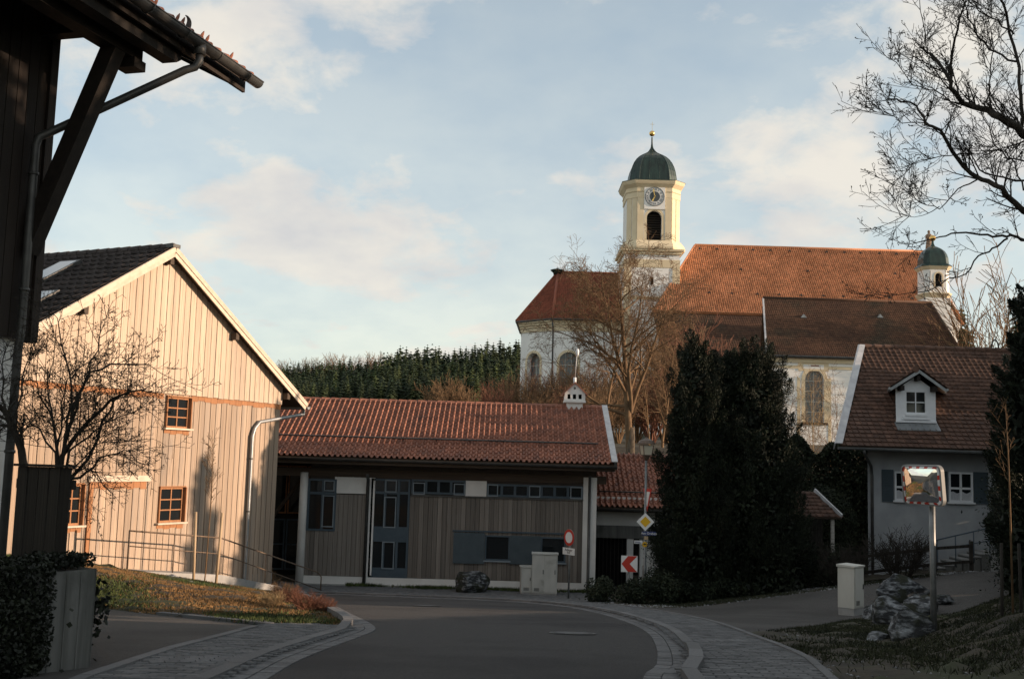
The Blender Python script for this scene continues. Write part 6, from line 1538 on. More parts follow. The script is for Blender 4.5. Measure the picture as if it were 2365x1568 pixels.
b = MB(); b.fbox(RDF, -pw, pw, .0, .01, zp0, zp1); pl = b.build('plate', 'sign_white', nv)
text_mesh('Anlieger', .115, 'sign_black', 'lettering', pl, RDF, 0, .012, zp1 - (zp1 - zp0) * .3); text_mesh('frei', .115, 'sign_black', 'lettering', pl, RDF, 0, .012, zp1 - (zp1 - zp0) * .68)
MB().tube([rg - Vector((0, 0, .2)), RDF.p(0, -.04, rcz + rr3)], .03, 8).build('post', 'galvanised', nv)

def cabinet(name, base, ax, w, d, h, mat, label, lid=.035, plinth=.1, doors=1):
    """steel kerbside cabinet: ax points along the front, to the right"""
    f = Frame(base, ax); t = thing(name, base, label, 'cabinet')
    b = MB(); b.fbox(f, -w / 2 + .01, w / 2 - .01, -d + .01, -.01, -.25, plinth - .002); b.build('plinth', 'smooth_concrete', t)
    b = MB(); b.fbox(f, -w / 2, w / 2, -d, 0, plinth, h - lid - .002); b.build('body', mat, t)
    b = MB(); o = .025
    P = [f.p(-w / 2 - o, o, h - lid), f.p(w / 2 + o, o, h - lid), f.p(w / 2 + o, -d - o, h - lid), f.p(-w / 2 - o, -d - o, h - lid)]
    Q = [f.p(-w / 2 - o, o, h), f.p(w / 2 + o, o, h), f.p(w / 2 + o, -d - o, h + .02), f.p(-w / 2 - o, -d - o, h + .02)]
    b.hexa(P + Q); b.build('lid', mat, t)
    for k in range(doors):
        x0 = -w / 2 + .03 + (w - .06) * k / doors; x1 = x0 + (w - .06) / doors - .012
        b = MB(); b.fbox(f, x0, x1, .001, .014, plinth + .03, h - lid - .04); dd = b.build('door', mat, t)
        b = MB(); b.fbox(f, x1 - .05, x1 - .025, .015, .028, h * .52, h * .62); b.build('lock', 'zinc_dark', dd)
    b = MB()
    for k in range(5): b.fbox(f, -w / 2 + .08, -w / 2 + .26, .0145, .02, plinth + .07 + k * .022, plinth + .08 + k * .022)
    b.build('vent', 'zinc_dark', t)
    return t
kp = gnd(*z5(652, 1452)); wk = abs(at(*z5(740, 1300), kp.y).x - at(*z5(568, 1300), kp.y).x); hk_ = at(*z5(652, 1163), kp.y).z - kp.z
cabinet('utility_cabinet', kp, (1, -.03, 0), wk, .42, hk_, 'cabinet_grey', 'larger pale grey utility cabinet with stained door in front of the board wall', doors=2)
kp2 = gnd(*z5(533, 1446)); hk2 = at(*z5(520, 1250), kp2.y).z - kp2.z; wk2 = abs(at(*z5(572, 1300), kp2.y).x - at(*z5(490, 1300), kp2.y).x)
cabinet('utility_cabinet', kp2 + Vector((0, -.02, 0)), (1, .12, 0), wk2 * .93, .34, hk2, 'cabinet_grey', 'smaller pale grey utility cabinet tucked against the left side of the larger one')
# the cream cabinet on the verge, one corner towards the road
kc = gnd(*z8(668, 1182)); kax = Vector((math.cos(R(-42)), math.sin(R(-42)), 0))
hk3 = at(*z8(655, 872), kc.y).z - kc.z
kf = Vector((math.cos(R(48)), math.sin(R(48)), 0))
cabinet('verge_cabinet', Vector((kc.x, kc.y, kc.z)) + kf * .26 + Vector((0, 0, 0)), kf, .52, .40, hk3, 'cabinet_cream', 'cream utility cabinet standing corner-on beside the lane and the boulders', plinth=.17)

# traffic mirror
mb_ = gnd(2157, 1462); MYF = Frame((0, mb_.y, 0), (1, 0, 0)); mcx, mcz = MYF.px(2132, 1120)
mh = 92 / PF * mb_.y; ma = R(205); mn = Vector((math.cos(ma), math.sin(ma), -.09)).normalized(); ms = Vector((0, 0, 1)).cross(mn).normalized() ; MF = Frame((mcx, mb_.y, mcz), ms, mn, mn.cross(ms).normalized())
MF.z = ms.cross(mn).normalized();
if MF.z.z < 0: MF.z = -MF.z
mw_ = mh * 1.30
mir = thing('traffic_mirror', mb_, 'square convex traffic mirror with red and white border on a grey pole', 'mirror')
RADM = 2.1
def rr_outline(w, h, r, n=6):
    out = []
    for cx, cz, a0 in ((w - r, h - r, 0), (-w + r, h - r, 90), (-w + r, -h + r, 180), (w - r, -h + r, 270)):
        for k in range(n + 1): a = R(a0 + 90 * k / n); out.append((cx + r * math.cos(a), cz + r * math.sin(a)))
    return out
bul = lambda s, z: math.sqrt(RADM ** 2 - s * s - z * z) - math.sqrt(RADM ** 2 - (mw_ / 2) ** 2 - (mh / 2) ** 2)
hw_, hh_ = mw_ / 2, mh / 2
# glass: concentric rings of the rounded outline on the sphere
b = MB(); rings = []; base_o = rr_outline(hw_ * .83, hh_ * .83, .05)
for t in np.linspace(0.02, 1, 9): rings.append([MF.p(s * t, bul(s * t, z * t) + .012, z * t) for s, z in base_o])
nR = len(base_o); vs = [p for r in rings for p in r]
b.add(vs, [(i * nR + k, (i + 1) * nR + k, (i + 1) * nR + (k + 1) % nR, i * nR + (k + 1) % nR) for i in range(8) for k in range(nR)], True); b.add(rings[0], [tuple(range(nR))], True)
b.build('mirror_glass', 'mirror', mir)
o1 = rr_outline(hw_ * .93, hh_ * .93, .06); i1 = rr_outline(hw_ * .832, hh_ * .832, .05)
# border of alternating fields
def border_bits(parent):
    n = len(o1); dense_o, dense_i = [], []
    for k in range(n):
        a, c = Vector(o1[k]), Vector(o1[(k + 1) % n]); e, g = Vector(i1[k]), Vector(i1[(k + 1) % n]); m_ = max(1, int((c - a).length / .02))
        for q in range(m_): dense_o.append(a.lerp(c, q / m_)); dense_i.append(e.lerp(g, q / m_))
    L = 0; runs = []; N_ = len(dense_o)
    for k in range(N_):
        a, c, e, g = dense_o[k], dense_o[(k + 1) % N_], dense_i[k], dense_i[(k + 1) % N_]; L += (c - a).length
        w = int(L / .072)
        if not runs or runs[-1][0] != w: runs.append((w, MB()))
        runs[-1][1].add([MF.p(a.x, bul(a.x, a.y) * .6 + .016, a.y), MF.p(c.x, bul(c.x, c.y) * .6 + .016, c.y), MF.p(g.x, bul(g.x, g.y) + .014, g.y), MF.p(e.x, bul(e.x, e.y) + .014, e.y)], [(0, 1, 2, 3)])
    for w, m in runs: m.build('border_field', 'sign_red' if w % 2 else 'sign_white', parent)
border_bits(mir)
b = MB(); oo = rr_outline(hw_, hh_, .08); ib = rr_outline(hw_ * .93, hh_ * .93, .06); n_ = len(oo)
F0 = [MF.p(s, .035, z) for s, z in ib]; F1 = [MF.p(s, .03, z) for s, z in oo]; F2 = [MF.p(s, -.03, z) for s, z in oo]; F3 = [MF.p(s * .6, -.07, z * .6) for s, z in oo]
b.add(F0 + F1 + F2 + F3, [(i * n_ + k, (i + 1) * n_ + k, (i + 1) * n_ + (k + 1) % n_, i * n_ + (k + 1) % n_) for i in range(3) for k in range(n_)] + [tuple(3 * n_ + k for k in range(n_))]); b.build('rim', 'sign_grey', mir)
MB().tube([mb_ - Vector((0, 0, .3)), Vector((mb_.x, mb_.y, mcz + .1))], .040, 10).build('pole', 'galvanised', mir)
b = MB(); b.beam(Vector((mb_.x, mb_.y, mcz)), MF.p(0.02, -.05, 0), .05, .05); b.build('bracket', 'zinc_dark', mir)

# railing of the ramp in front of the barn
def z3l(x, y): return (x / 1.849) / 1.3061, (1200 + y / 1.849) / 1.3061
DR = 1.35
def rail_pt(x, y, d=DR): s, z = BF.px(*z3l(x, y), d); return BF.p(s, d, z)
ra, rb_ = rail_pt(722, 740), rail_pt(1232, 780)
endb = gnd(742, 1366); rc_ = at(742, 1327, endb.y); rc2 = at(733, 1321, endb.y)
la, lb2 = rail_pt(725, 826), rail_pt(1232, 870); lc = at(742, 1362, endb.y)
rail = thing('ramp_railing', endb, 'thin brown tube railing along the ramp in front of the barn', 'railing')
MB().tube([ra, rb_, rc2, rc_ - Vector((0, 0, .06)), rc_ - Vector((0, 0, .9))], .021, 8).build('handrail', 'rusty_rail', rail)
MB().tube([la, lb2, lc], .015, 7).build('midrail', 'rusty_rail', rail)
for t, P, Q in ((0, ra, rb_), (.47, ra, rb_), (1, ra, rb_), (.43, rb_, rc2)):
    p = P.lerp(Q, t); MB().tube([p, Vector((p.x, p.y, min(p.z - .75, g1(p.x, p.y) - .05)))], .018, 7).build('post', 'rusty_rail', rail)
# ramp slab
ramp = thing('ramp', BF.p(-2, 1, -4), 'grey concrete ramp leading up to the barn door behind the railing', 'ramp')
(rs0, rz0) = BF.px(*z3l(700, 940), DR); (rs1, rz1) = BF.px(*z3l(1010, 968), DR); (rs2, rz2) = BF.px(*z3l(1230, 985), DR)
b = MB(); prof_ = [(rs0 - .3, rz0 - .06), (rs1, rz1 - .04), (rs2, rz2 + .0), (SR + .25, g1(*BF.p(SR + .25, 1, 0).xy) + .04), (SR + .25, -4.9), (rs0 - .3, -4.9)]
b.prism([BF.p(s, DR + .06, z) for s, z in prof_], -BF.d * (DR + .03)); b.build('slab', 'smooth_concrete', ramp)

# young tree between two stakes
def stake(x0, y0, x1, y1, Y, r, lab):
    p = at(*z3l(x0, y0), Y); q = at(*z3l(x1, y1), Y); q = Vector((q.x, Y, g1(q.x, Y) - .25))
    o = MB().tube([q, p], [r * 1.05, r * .95], 8).build('tree_stake', 'stake_wood', loc=q, label=lab, cat='stake', group='stakes beside the young tree'); return o
stk = gnd(452, 1344); SY = stk.y; open("/tmp/dbg","w").write(str((stk, BF.loc(stk))))
stake(1093, 635, 1080, 1030, SY, .034, 'pale wooden stake on the left of the young tree')
stake(1241, 640, 1203, 1035, SY + .35, .034, 'pale wooden stake on the right of the young tree')

yt = at(*z3l(1140, 1028), SY + .15); yt = Vector((yt.x, SY + .15, g1(yt.x, SY + .15))); young = thing('young_tree', yt, 'very young bare tree tied between two pale stakes', 'tree')
# concrete wall end and old plank screen at the left edge
cw0 = gnd(207, 1542, 5); 
cwf = Frame(Vector((cw0.x, cw0.y, cw0.z - .15)), Vector((.42, .9, 0)))
hcw = at(214, 1312, cw0.y).z - (cw0.z - .15)
cwall = thing('retaining_wall', cwf.O, 'board-marked grey concrete wall end in the lower left corner', 'wall')
b = MB(); b.fbox(cwf, -3.2, -.002, -.26, 0, -.3, hcw); b.build('wall', 'concrete', cwall)
b = MB()
for k in range(22): x = -3.1 + k * .14; b.fbox(cwf, x, x + .012, -.01, .006, -.2, hcw - .01)
b.build('board_marks', 'concrete', cwall)
ENF = Frame(cwf.O, -cwf.d, cwf.s)
b = MB(); b.fbox(ENF, .0, .26, -.01, .004, -.3, hcw); b.build('wall_end', 'concrete', cwall)
SBF = Frame(at(105, 1180, 10.6) , (0.86, -0.15, 0)); SBF.O.z = 0
scr = thing('plank_screen', SBF.O + Vector((0, 0, -1.8)), 'dark weathered plank screen half hidden by the bare shrub', 'fence')
(q0_, zt_), (q1_, _) = SBF.px(44, 1076), SBF.px(168, 1080)
boards(SBF, q0_, q1_, -2.1, zt_, .115, .012, 'old_fence', scr, d=0, th=.022, seed=61, jit=.01, name='plank')
for z in (zt_ - .12, zt_ - .85):
    b = MB(); b.fbox(SBF, q0_ - .02, q1_ + .02, -.05, -.006, z - .09, z); b.build('rail', 'old_fence', scr)
b = MB(); b.fbox(SBF, q0_ - .02, q1_ + .03, -.03, .06, zt_ + .002, zt_ + .025); b.build('cap', 'old_fence', scr)

# rocks
def rock(name, c, sx, sy, sz_, seed, mat, label, cat='boulder', rot=0.0, group=None):
    bm = bmesh.new(); bmesh.ops.create_icosphere(bm, subdivisions=3, radius=1.0); rng = np.random.default_rng(seed)
    planes = rng.normal(size=(24, 3)); planes /= np.linalg.norm(planes, axis=1)[:, None]; offs = rng.uniform(.50, .88, 24)
    for v in bm.verts:
        p = np.array(v.co)
        for n_, d_ in zip(planes, offs):
            e = p @ n_ - d_
            if e > 0: p = p - n_ * e * .97
        p = p * (1 + .025 * rng.normal())
        v.co = Vector((p[0] * sx, p[1] * sy, p[2] * sz_))
    me = bpy.data.meshes.new(name); bm.to_mesh(me); bm.free(); me.materials.append(MATS[mat])
    o = link(name, me, None, Vector(c), label, None, cat, group); o.rotation_euler = (0, 0, rot); return o
ROCKS = [(2078, 1366, .78, .5, .52, 'big grey-white boulder nearest the cream cabinet'), (2132, 1392, .70, .5, .46, 'flat grey boulder at the foot of the mirror pole, behind it'),
         (2062, 1425, .52, .42, .44, 'dark boulder in the middle of the heap below the big one'), (2105, 1452, .48, .40, .36, 'lowest grey boulder of the heap, near the mirror pole'),
         (2026, 1412, .36, .3, .36, 'small boulder right under the cream cabinet'), (2170, 1372, .42, .34, .24, 'pale boulder to the right of the mirror pole'), (2030, 1462, .2, .2, .16, 'smallest boulder at the road side of the heap')]
for i, (x, y, a, c, e, lab) in enumerate(ROCKS):
    p = gnd(x, y + 22); rock('boulder', p + Vector((0, 0, e * .35)), a, c, e, 100 + i, 'rock', lab, rot=i * 1.3, group='boulders on the right verge')
pb2 = gnd(1086, 1371); rock('boulder', pb2 + Vector((0, .3, .22)), .98, .7, .74, 120, 'rock', 'dark rounded boulder in front of the blue-grey shutters', rot=.3)
for i, (x, y, r) in enumerate(((440, 1346, .10), (495, 1345, .10), (395, 1334, .14), (412, 1338, .1), (425, 1336, .09))):
    p = gnd(x, y + 3); rock('stone', p + Vector((0, 0, r * .3)), r * 1.5, r, r * .7, 130 + i, 'pebble', ['white stone left of the stakes', 'white stone at the foot of the right stake', 'long white stone left of the young tree, biggest of its row', 'white stone in the middle of the row left of the young tree', 'white stone at the right end of the row left of the young tree'][i], 'stone', group='white stones on the mound')
# garden shelter with a small tiled roof beside the house, and the wooden fence
def fence_run(p0, p1, n, h, lab):
    t = thing('garden_fence', p0, lab, 'fence')
    for k in range(n + 1):
        q = p0.lerp(p1, k / n); z = g1(q.x, q.y); b = MB(); b.box(q.x - .05, q.x + .05, q.y - .05, q.y + .05, z - .2, z + h); b.build('post', 'old_fence', t)
    for hh in (h * .35, h * .85):
        for k in range(n):
            a, c = p0.lerp(p1, k / n), p0.lerp(p1, (k + 1) / n); b = MB(); b.beam((a.x, a.y - .07, g1(a.x, a.y) + hh), (c.x, c.y - .07, g1(c.x, c.y) + hh), .03, .09); b.build('rail', 'old_fence', t)
fence_run(on(10.6, 33.0), on(14.4, 34.0), 3, .95, 'low dark rail fence in front of the white house')
shp = on(9.9, 35.2); shel = thing('garden_shelter', shp, 'small dark garden shelter with reddish tiled roof among the bushes', 'shelter')
SHF2 = Frame((0, 34.6, 0), (1, 0, 0)); (x0, ztop_) = SHF2.px(*z8(345, 418)); (x1, zl0) = SHF2.px(*z8(590, 575)); (x2, _) = SHF2.px(*z8(490, 420))
A_, B_, C_, D_ = Vector((x0 - .3, 34.6, zl0)), Vector((x1, 34.6, zl0)), Vector((x2 + .1, 36.2, ztop_)), Vector((x0 + .0, 36.2, ztop_))
D_ = Vector((x0 - .1, 36.2, ztop_)); n9 = (B_ - A_).cross(D_ - A_).normalized(); e9 = n9.cross((B_ - A_).normalized())
b = MB(); b.prism([A_, B_, C_, D_], -n9 * .06); b.build('roof', 'soffit_wood', shel)
tile_roof(A_, (B_ - A_), e9, [((p - A_).dot((B_ - A_).normalized()), (p - A_).dot(e9)) for p in (A_, B_, C_, D_)], .2, .25, FLAT, 'brown_tile', 'brown_tile_mass', shel, seed=71)
b = MB(); b.beam(B_ + n9 * .06, C_ + n9 * .06, .05, .12); b.build('verge_board', 'verge_metal', shel)
for p in (A_ + Vector((.25, .15, 0)), B_ + Vector((-.25, .15, 0)), C_ + Vector((-.2, -.1, 0)), D_ + Vector((.2, -.1, 0))):
    b = MB(); b.beam((p.x, p.y, g1(p.x, p.y) - .1), (p.x, p.y, p.z - .05), .10, .10); b.build('post', 'birch_bark' if p.x > 9.8 and p.y < 35 else 'old_fence', shel)
b = MB(); b.box(A_.x + .2, B_.x - .2, 36.0, 36.06, g1(9.9, 36) - .1, zl0); b.build('back_boards', 'old_fence', shel)

# ================================================================== VEGETATION
def leafcloud(name, C, D, ln, wd, mat, parent=None, rng=None, loc=(0, 0, 0), bend=0.0, **k):
    """many small pointed blades: centres C, directions D"""
    rng = rng or np.random.default_rng(1); C = np.asarray(C, float); D = np.asarray(D, float); n = len(C)
    D = D / np.maximum(np.linalg.norm(D, axis=1), 1e-6)[:, None]
    r = rng.normal(size=(n, 3)); S = np.cross(D, r); S /= np.maximum(np.linalg.norm(S, axis=1), 1e-6)[:, None]
    ln = np.broadcast_to(ln, (n,))[:, None] if np.ndim(ln) else np.full((n, 1), ln); wd = np.broadcast_to(wd, (n,))[:, None] if np.ndim(wd) else np.full((n, 1), wd)
    ln = ln * rng.uniform(.6, 1.4, (n, 1)); wd = wd * rng.uniform(.7, 1.3, (n, 1))
    N_ = np.cross(D, S) * (ln * bend)
    a = C - D * ln * .5; b = C + S * wd * .5 - D * ln * .05 + N_ * .3; c = C + D * ln * .5; d = C - S * wd * .5 - D * ln * .05 + N_ * .3
    V_ = np.stack([a, b, c, d], 1).reshape(-1, 3)
    F_ = np.arange(n * 4).reshape(-1, 4)
    return npmesh(name, V_, F_, mat, parent, loc, **k)
def grow(mb, p, d, L, r, lvl, rng, cfg, tips):
    """one branch and its side branches"""
    seg = cfg['seg'][lvl]; n = max(2, int(L / seg)); pts = [Vector(p)]; d = Vector(d).normalized(); rad = [r]
    wob = cfg['wob'][lvl]; up = cfg['up'][lvl]; end = cfg.get('end', .28)
    for i in range(n):
        d = (d + Vector((rng.gauss(0, wob), rng.gauss(0, wob), rng.gauss(0, wob) + up))).normalized()
        pts.append(pts[-1] + d * (L / n)); rad.append(max(cfg['rmin'], r * (1 - (1 - end) * (i + 1) / n)))
    mb.tube(pts, rad, cfg['sides'][lvl], cap=False)
    if lvl + 1 < len(cfg['seg']):
        k = cfg['kids'][lvl]; k = int(k * rng.uniform(.75, 1.25) + .5); f0 = cfg['from'][lvl]
        for j in range(k):
            t = f0 + (1 - f0) * (j + rng.random()) / k; x = t * n; i = min(int(x), n - 1); q = pts[i].lerp(pts[i + 1], x - i)
            t_ = (pts[i + 1] - pts[i]).normalized(); side = t_.cross(Vector((rng.gauss(0, 1), rng.gauss(0, 1), rng.gauss(0, 1))))
            if side.length < 1e-3: continue
            side.normalize(); a = R(rng.uniform(*cfg['ang'][lvl])); nd = t_ * math.cos(a) + side * math.sin(a)
            grow(mb, q, nd, L * rng.uniform(*cfg['len'][lvl]) * (1.15 - .55 * t), rad[i] * cfg['thin'][lvl], lvl + 1, rng, cfg, tips)
    else: tips.append((pts, d))
    return pts
def buds(name, tips, rng, per, ln, wd, mat, parent, spread=.02):
    C, D = [], []
    for pts, d in tips:
        for _ in range(per):
            i = rng.randrange(len(pts) - 1); q = pts[i].lerp(pts[i + 1], rng.random()); C.append((q.x + rng.gauss(0, spread), q.y + rng.gauss(0, spread), q.z + rng.gauss(0, spread)))
            D.append((rng.gauss(0, 1), rng.gauss(0, 1), rng.gauss(.3, 1)))
    if C: leafcloud(name, C, D, ln, wd, mat, parent, np.random.default_rng(5), kind='stuff')

# ---- the big bare tree in front of the church tower
tb = at(1456, 1012, 60.0); tb.z = g1(tb.x, 60) - .1
big = thing('bare_tree', tb, 'tall bare many-branched tree standing right in front of the clock tower', 'tree')
cfg = dict(seg=[.9, .6, .4, .3, .22], wob=[.045, .11, .14, .17, .2], up=[.02, .05, .02, .0, -.02], sides=[9, 6, 4, 3, 3], kids=[20, 9, 8, 5], ang=[(42, 74), (28, 58), (30, 62), (30, 65)], len=[(.36, .56), (.42, .62), (.42, .62), (.4, .6)], thin=[.55, .55, .5, .55], rmin=.009, end=.16)
cfg['from'] = [.22, .2, .2, .15]
rng = random.Random(11); mb = MB(); tips = []
topz = at(1456, 548, 60).z
grow(mb, tb, (0.0, 0, 1), (topz - tb.z) * .84, .23, 0, rng, cfg, tips)
for dx, dy, f_ in ((-.30, .1, .62), (.26, -.1, .56), (-.10, -.3, .60)):
    grow(mb, tb + Vector((0, 0, 2.2 + 1.2 * rng.random())), (dx, dy, 1), (topz - tb.z) * f_, .13, 1, rng, cfg, tips)
mb.build('branches', 'brown_twig', big)
mb = MB()
mb.tube([tb - Vector((0, 0, .3)), tb + Vector((0, 0, .4)), tb + Vector((.03, 0, 1.8))], [.34, .26, .21], 10); mb.build('trunk', 'bark', big)
# ---- second slender bare trees beside it
def bare_tree(name, base, h, seed, mat, label, group=None, lean=(0, 0), r=None, dens=1.0, rmin=.008, kids0=9):
    t = thing(name, base, label, 'tree', group); rng = random.Random(seed); mb = MB(); tips = []
    c = dict(seg=[.6, .5, .35, .3], wob=[.05, .10, .15, .2], up=[.03, .05, .02, 0], sides=[7, 4, 3, 3], kids=[int(kids0 * dens), int(7 * dens), int(5 * dens)], ang=[(25, 50), (28, 58), (30, 65)], len=[(.32, .52), (.4, .6), (.4, .6)], thin=[.5, .5, .55], rmin=rmin, end=.2)
    c['from'] = [.22, .15, .15]
    grow(mb, Vector(base) - Vector((0, 0, .1)), (lean[0], lean[1], 1), h, r or h * .014, 0, rng, c, tips)
    mb.build('branches', mat, t); return t
def ground_at(px, Y, up=0): p = at(px, 1000, Y); return Vector((p.x, Y, g1(p.x, Y) + up))
for i, (px_, Y, pyt, lab) in enumerate(((1395, 64, 700, 'slim bare tree just left of the big one before the tower'), (1530, 63, 790, 'slim bare tree just right of the big one, by the cypress'), (1500, 66, 850, 'short bare tree between the big one and the cypress'))):
    bb = ground_at(px_, Y); bare_tree('bare_tree', bb, at(px_, pyt, Y).z - bb.z, 31 + i, 'brown_twig', lab, 'bare trees before the church', dens=1.25)
# ---- saplings before the annex
for i, (px_, pyt, Y, lab) in enumerate(((1836, 895, 56, 'tallest bare sapling left of the arched annex window'), (1879, 880, 58, 'bare sapling in front of the arched annex window'), (1943, 885, 55, 'bare forked sapling right of the arched annex window'),
        (1815, 960, 55, 'small bare sapling nearest the cypress, before the white annex'), (1862, 975, 54, 'short bare sapling under the left edge of the annex window'), (1912, 960, 56, 'short bare sapling under the right edge of the annex window'), (1960, 945, 53, 'bare sapling against the verge of the white house'))):
    bb = ground_at(px_, Y, -.1); bare_tree('sapling', bb, at(px_, pyt, Y).z - bb.z, 51 + i, 'pale_twig' if i in (0, 1) else 'brown_twig', lab, 'bare saplings before the annex', dens=.9, r=.035, rmin=.007)
# ---- round bush-like tree and the brown thicket beyond the hall
def bush_mesh(name, h, w, seed, mat, stems=16, rmin=.012, up=.06, stem=.011):
    rng = random.Random(seed); mb = MB(); tips = []
    c = dict(seg=[h * .16, h * .12, h * .10], wob=[.10, .14, .18], up=[up, .05, .03], sides=[4, 3, 3], kids=[8, 6], ang=[(15, 38), (20, 50)], len=[(.4, .65), (.4, .6)], thin=[.6, .6], rmin=rmin, end=.35); c['from'] = [.18, .15]
    for k in range(stems):
        a = 2 * math.pi * k / stems + rng.uniform(-.2, .2); s = rng.uniform(.15, 1) * w / h * .75
        grow(mb, (math.cos(a) * .15, math.sin(a) * .15, -.1), (math.cos(a) * s, math.sin(a) * s, 1), h * rng.uniform(.62, .85), h * stem, 0, rng, c, tips)
    me = bpy.data.meshes.new(name); me.from_pydata(mb.v, [], mb.f); me.materials.append(MATS[mat]); me.update(); return me, tips
bm1, _ = bush_mesh('bare_bush', 4.6, 4.2, 3, 'brown_twig', 22, .013); bm0, _ = bush_mesh('bare_bush', 4.6, 5.0, 33, 'brown_twig', 46, .012, .05)
bm2, _ = bush_mesh('bare_bush', 5.2, 4.6, 4, 'red_twig', 18, .013)
bm3, _ = bush_mesh('bare_bush', 5.0, 3.6, 5, 'brown_twig', 16, .013)
def put(name, me, base, s, rot, label, cat, group=None):
    o = bpy.data.objects.new(name, me); COL.objects.link(o); o.location = base; o.rotation_euler = (0, 0, rot); o.scale = (s, s, s) if not hasattr(s, '__len__') else s
    return tag(o, label, cat, group)
bb = ground_at(1042, 76); h = at(1042, 868, 76).z - bb.z; put('bare_bush', bm0, bb, (h / 4.6 * .85, h / 4.6 * .85, h / 4.6 * 1.0), .4, 'round sunlit bare bush standing alone above the hall roof', 'bush')
TH = [(1135, 82, 885), (1168, 86, 868), (1200, 84, 880), (1232, 90, 850), (1262, 84, 872), (1290, 92, 862), (1318, 82, 880), (1345, 88, 850), (1372, 80, 870), (1400, 86, 845), (1428, 78, 880), (1470, 84, 860), (1505, 80, 850), (1540, 88, 800), (1570, 84, 770), (1590, 90, 740), (1555, 76, 850), (1250, 74, 905), (1300, 72, 910), (1385, 72, 905)]
for i, (px_, Y, pyt) in enumerate(TH):
    bb = ground_at(px_, Y); me = (bm2, bm3, bm1)[i % 3]; h = at(px_, pyt, Y).z - bb.z; s = h / (5.2, 5.0, 4.6)[i % 3] * 1.05
    put('bare_bush', me, bb, (s * .85, s * .85, s), i * 1.7, 'reddish brown bare bush in the thicket below the church', 'bush', 'bare bushes in the thicket below the church')

# ---- spruces of the wooded hill
def spruce_mesh(seed, h=10.0, r=1.7):
    rng = random.Random(seed); b = MB(); b.tube([(0, 0, 0), (0, 0, h * .9)], [.16, .03], 5, cap=False)
    L = 24
    for i in range(L):
        t = i / (L - 1); z = h * (.10 + .90 * t); rr_ = r * (1 - t) ** .62 * rng.uniform(.8, 1.15) + .07; n = 13 if t < .75 else 8
        for k in range(n):
            a = 2 * math.pi * (k + rng.random()) / n; q = rr_ * rng.uniform(.7, 1.2); dz = -q * rng.uniform(.25, .55); w = .26 + q * .24
            c, s = math.cos(a), math.sin(a); p0 = Vector((0, 0, z + .12)); p1 = Vector((c * q, s * q, z + dz)); m = p0.lerp(p1, .55) + Vector((0, 0, .1)); sd = Vector((-s, c, 0)) * w * .5
            b.add([p0, m - sd + Vector((0, 0, -.15)), p1, m + sd + Vector((0, 0, -.15))], [(0, 1, 2, 3)])
    b.add([(0.0, .1, h * .93), (.09, -.05, h * .93), (-.09, -.05, h * .93), (0, 0, h * 1.0)], [(0, 1, 3), (1, 2, 3), (2, 0, 3)])
    me = bpy.data.meshes.new('spruce'); me.from_pydata(b.v, [], b.f); me.materials.append(MATS['spruce']); me.update(); return me
SPR = [spruce_mesh(s, r=rr_) for s, rr_ in ((1, 2.7), (2, 2.4), (3, 3.0), (4, 2.5))]
rng = random.Random(77)
LINE = [(560, 850), (640, 838), (700, 832), (760, 830), (830, 828), (870, 815), (905, 800), (960, 797), (1030, 798), (1100, 788), (1190, 784), (1260, 782)]
def skyline(px_): return float(np.interp(px_, [q[0] for q in LINE], [q[1] for q in LINE]))
def spruce(px_, Y, h, g='spruces on the wooded hill behind the hall', lab='dark green spruce in the wood on the hill behind the hall'):
    bb = ground_at(px_, Y, -.2); s = h / 10.0
    put('spruce', SPR[rng.randrange(4)], bb, (s * rng.uniform(.92, 1.15), s * rng.uniform(.92, 1.15), s), rng.uniform(0, 6.3), lab, 'tree', g)
ROWS = ((178, 30), (186, 33), (194, 37), (202, 41), (210, 45), (219, 50), (228, 56))
for ri, (Y, n) in enumerate(ROWS):
    for k in range(n):
        px_ = 560 + (1265 - 560) * (k + rng.uniform(.1, .9)) / n
        bz = ground_at(px_, Y).z; zt = at(px_, skyline(px_) + rng.uniform(-4, 10), 228).z * (Y / 228.0) * (.74 + .26 * ri / (len(ROWS) - 1)); h = max(6.5, zt - bz) * rng.uniform(.93, 1.05)
        spruce(px_, Y + rng.uniform(-3, 3), h)
# the same wood closed up behind and between them
lw_ = []; lf_ = []; vN = 0; rgf = np.random.default_rng(6)
def light_spruce(rng_):
    v, f = [], []
    for i in range(13):
        t = i / 12; z = 10 * (.08 + .92 * t); q0_ = 2.6 * (1 - t) ** .65 + .06
        for k in range(8):
            a = 6.283 * (k + rng_.random()) / 8; q = q0_ * rng_.uniform(.7, 1.2); c, s = math.cos(a), math.sin(a); w = .35 + q * .26; o = len(v); dz = -q * rng_.uniform(.25, .5)
            v += [(0, 0, z + .15), (c * q * .55 + s * w * .5, s * q * .55 - c * w * .5, z + dz * .55 - .1), (c * q, s * q, z + dz), (c * q * .55 - s * w * .5, s * q * .55 + c * w * .5, z + dz * .55 - .1)]; f.append((o, o + 1, o + 2, o + 3))
    return np.array(v), np.array(f)
PROT = [light_spruce(rgf) for _ in range(3)]
for k in range(430):
    Y = rgf.uniform(176, 233); px_ = rgf.uniform(555, 1262); bb = ground_at(px_, Y, -.3); zt = at(px_, skyline(px_) + rgf.uniform(0, 9), 228).z * (Y / 228.0) * (.74 + .26 * (Y - 178) / 50); s = max(6.0, zt - bb.z) / 10 * rgf.uniform(.86, 1.0)
    v, f = PROT[k % 3]; a = rgf.uniform(0, 6.28); ca, sa = math.cos(a), math.sin(a); lw_.append(np.stack([(v[:, 0] * ca - v[:, 1] * sa) * s + bb.x, (v[:, 0] * sa + v[:, 1] * ca) * s + bb.y, v[:, 2] * s + bb.z], 1)); lf_.append(f + vN); vN += len(v)
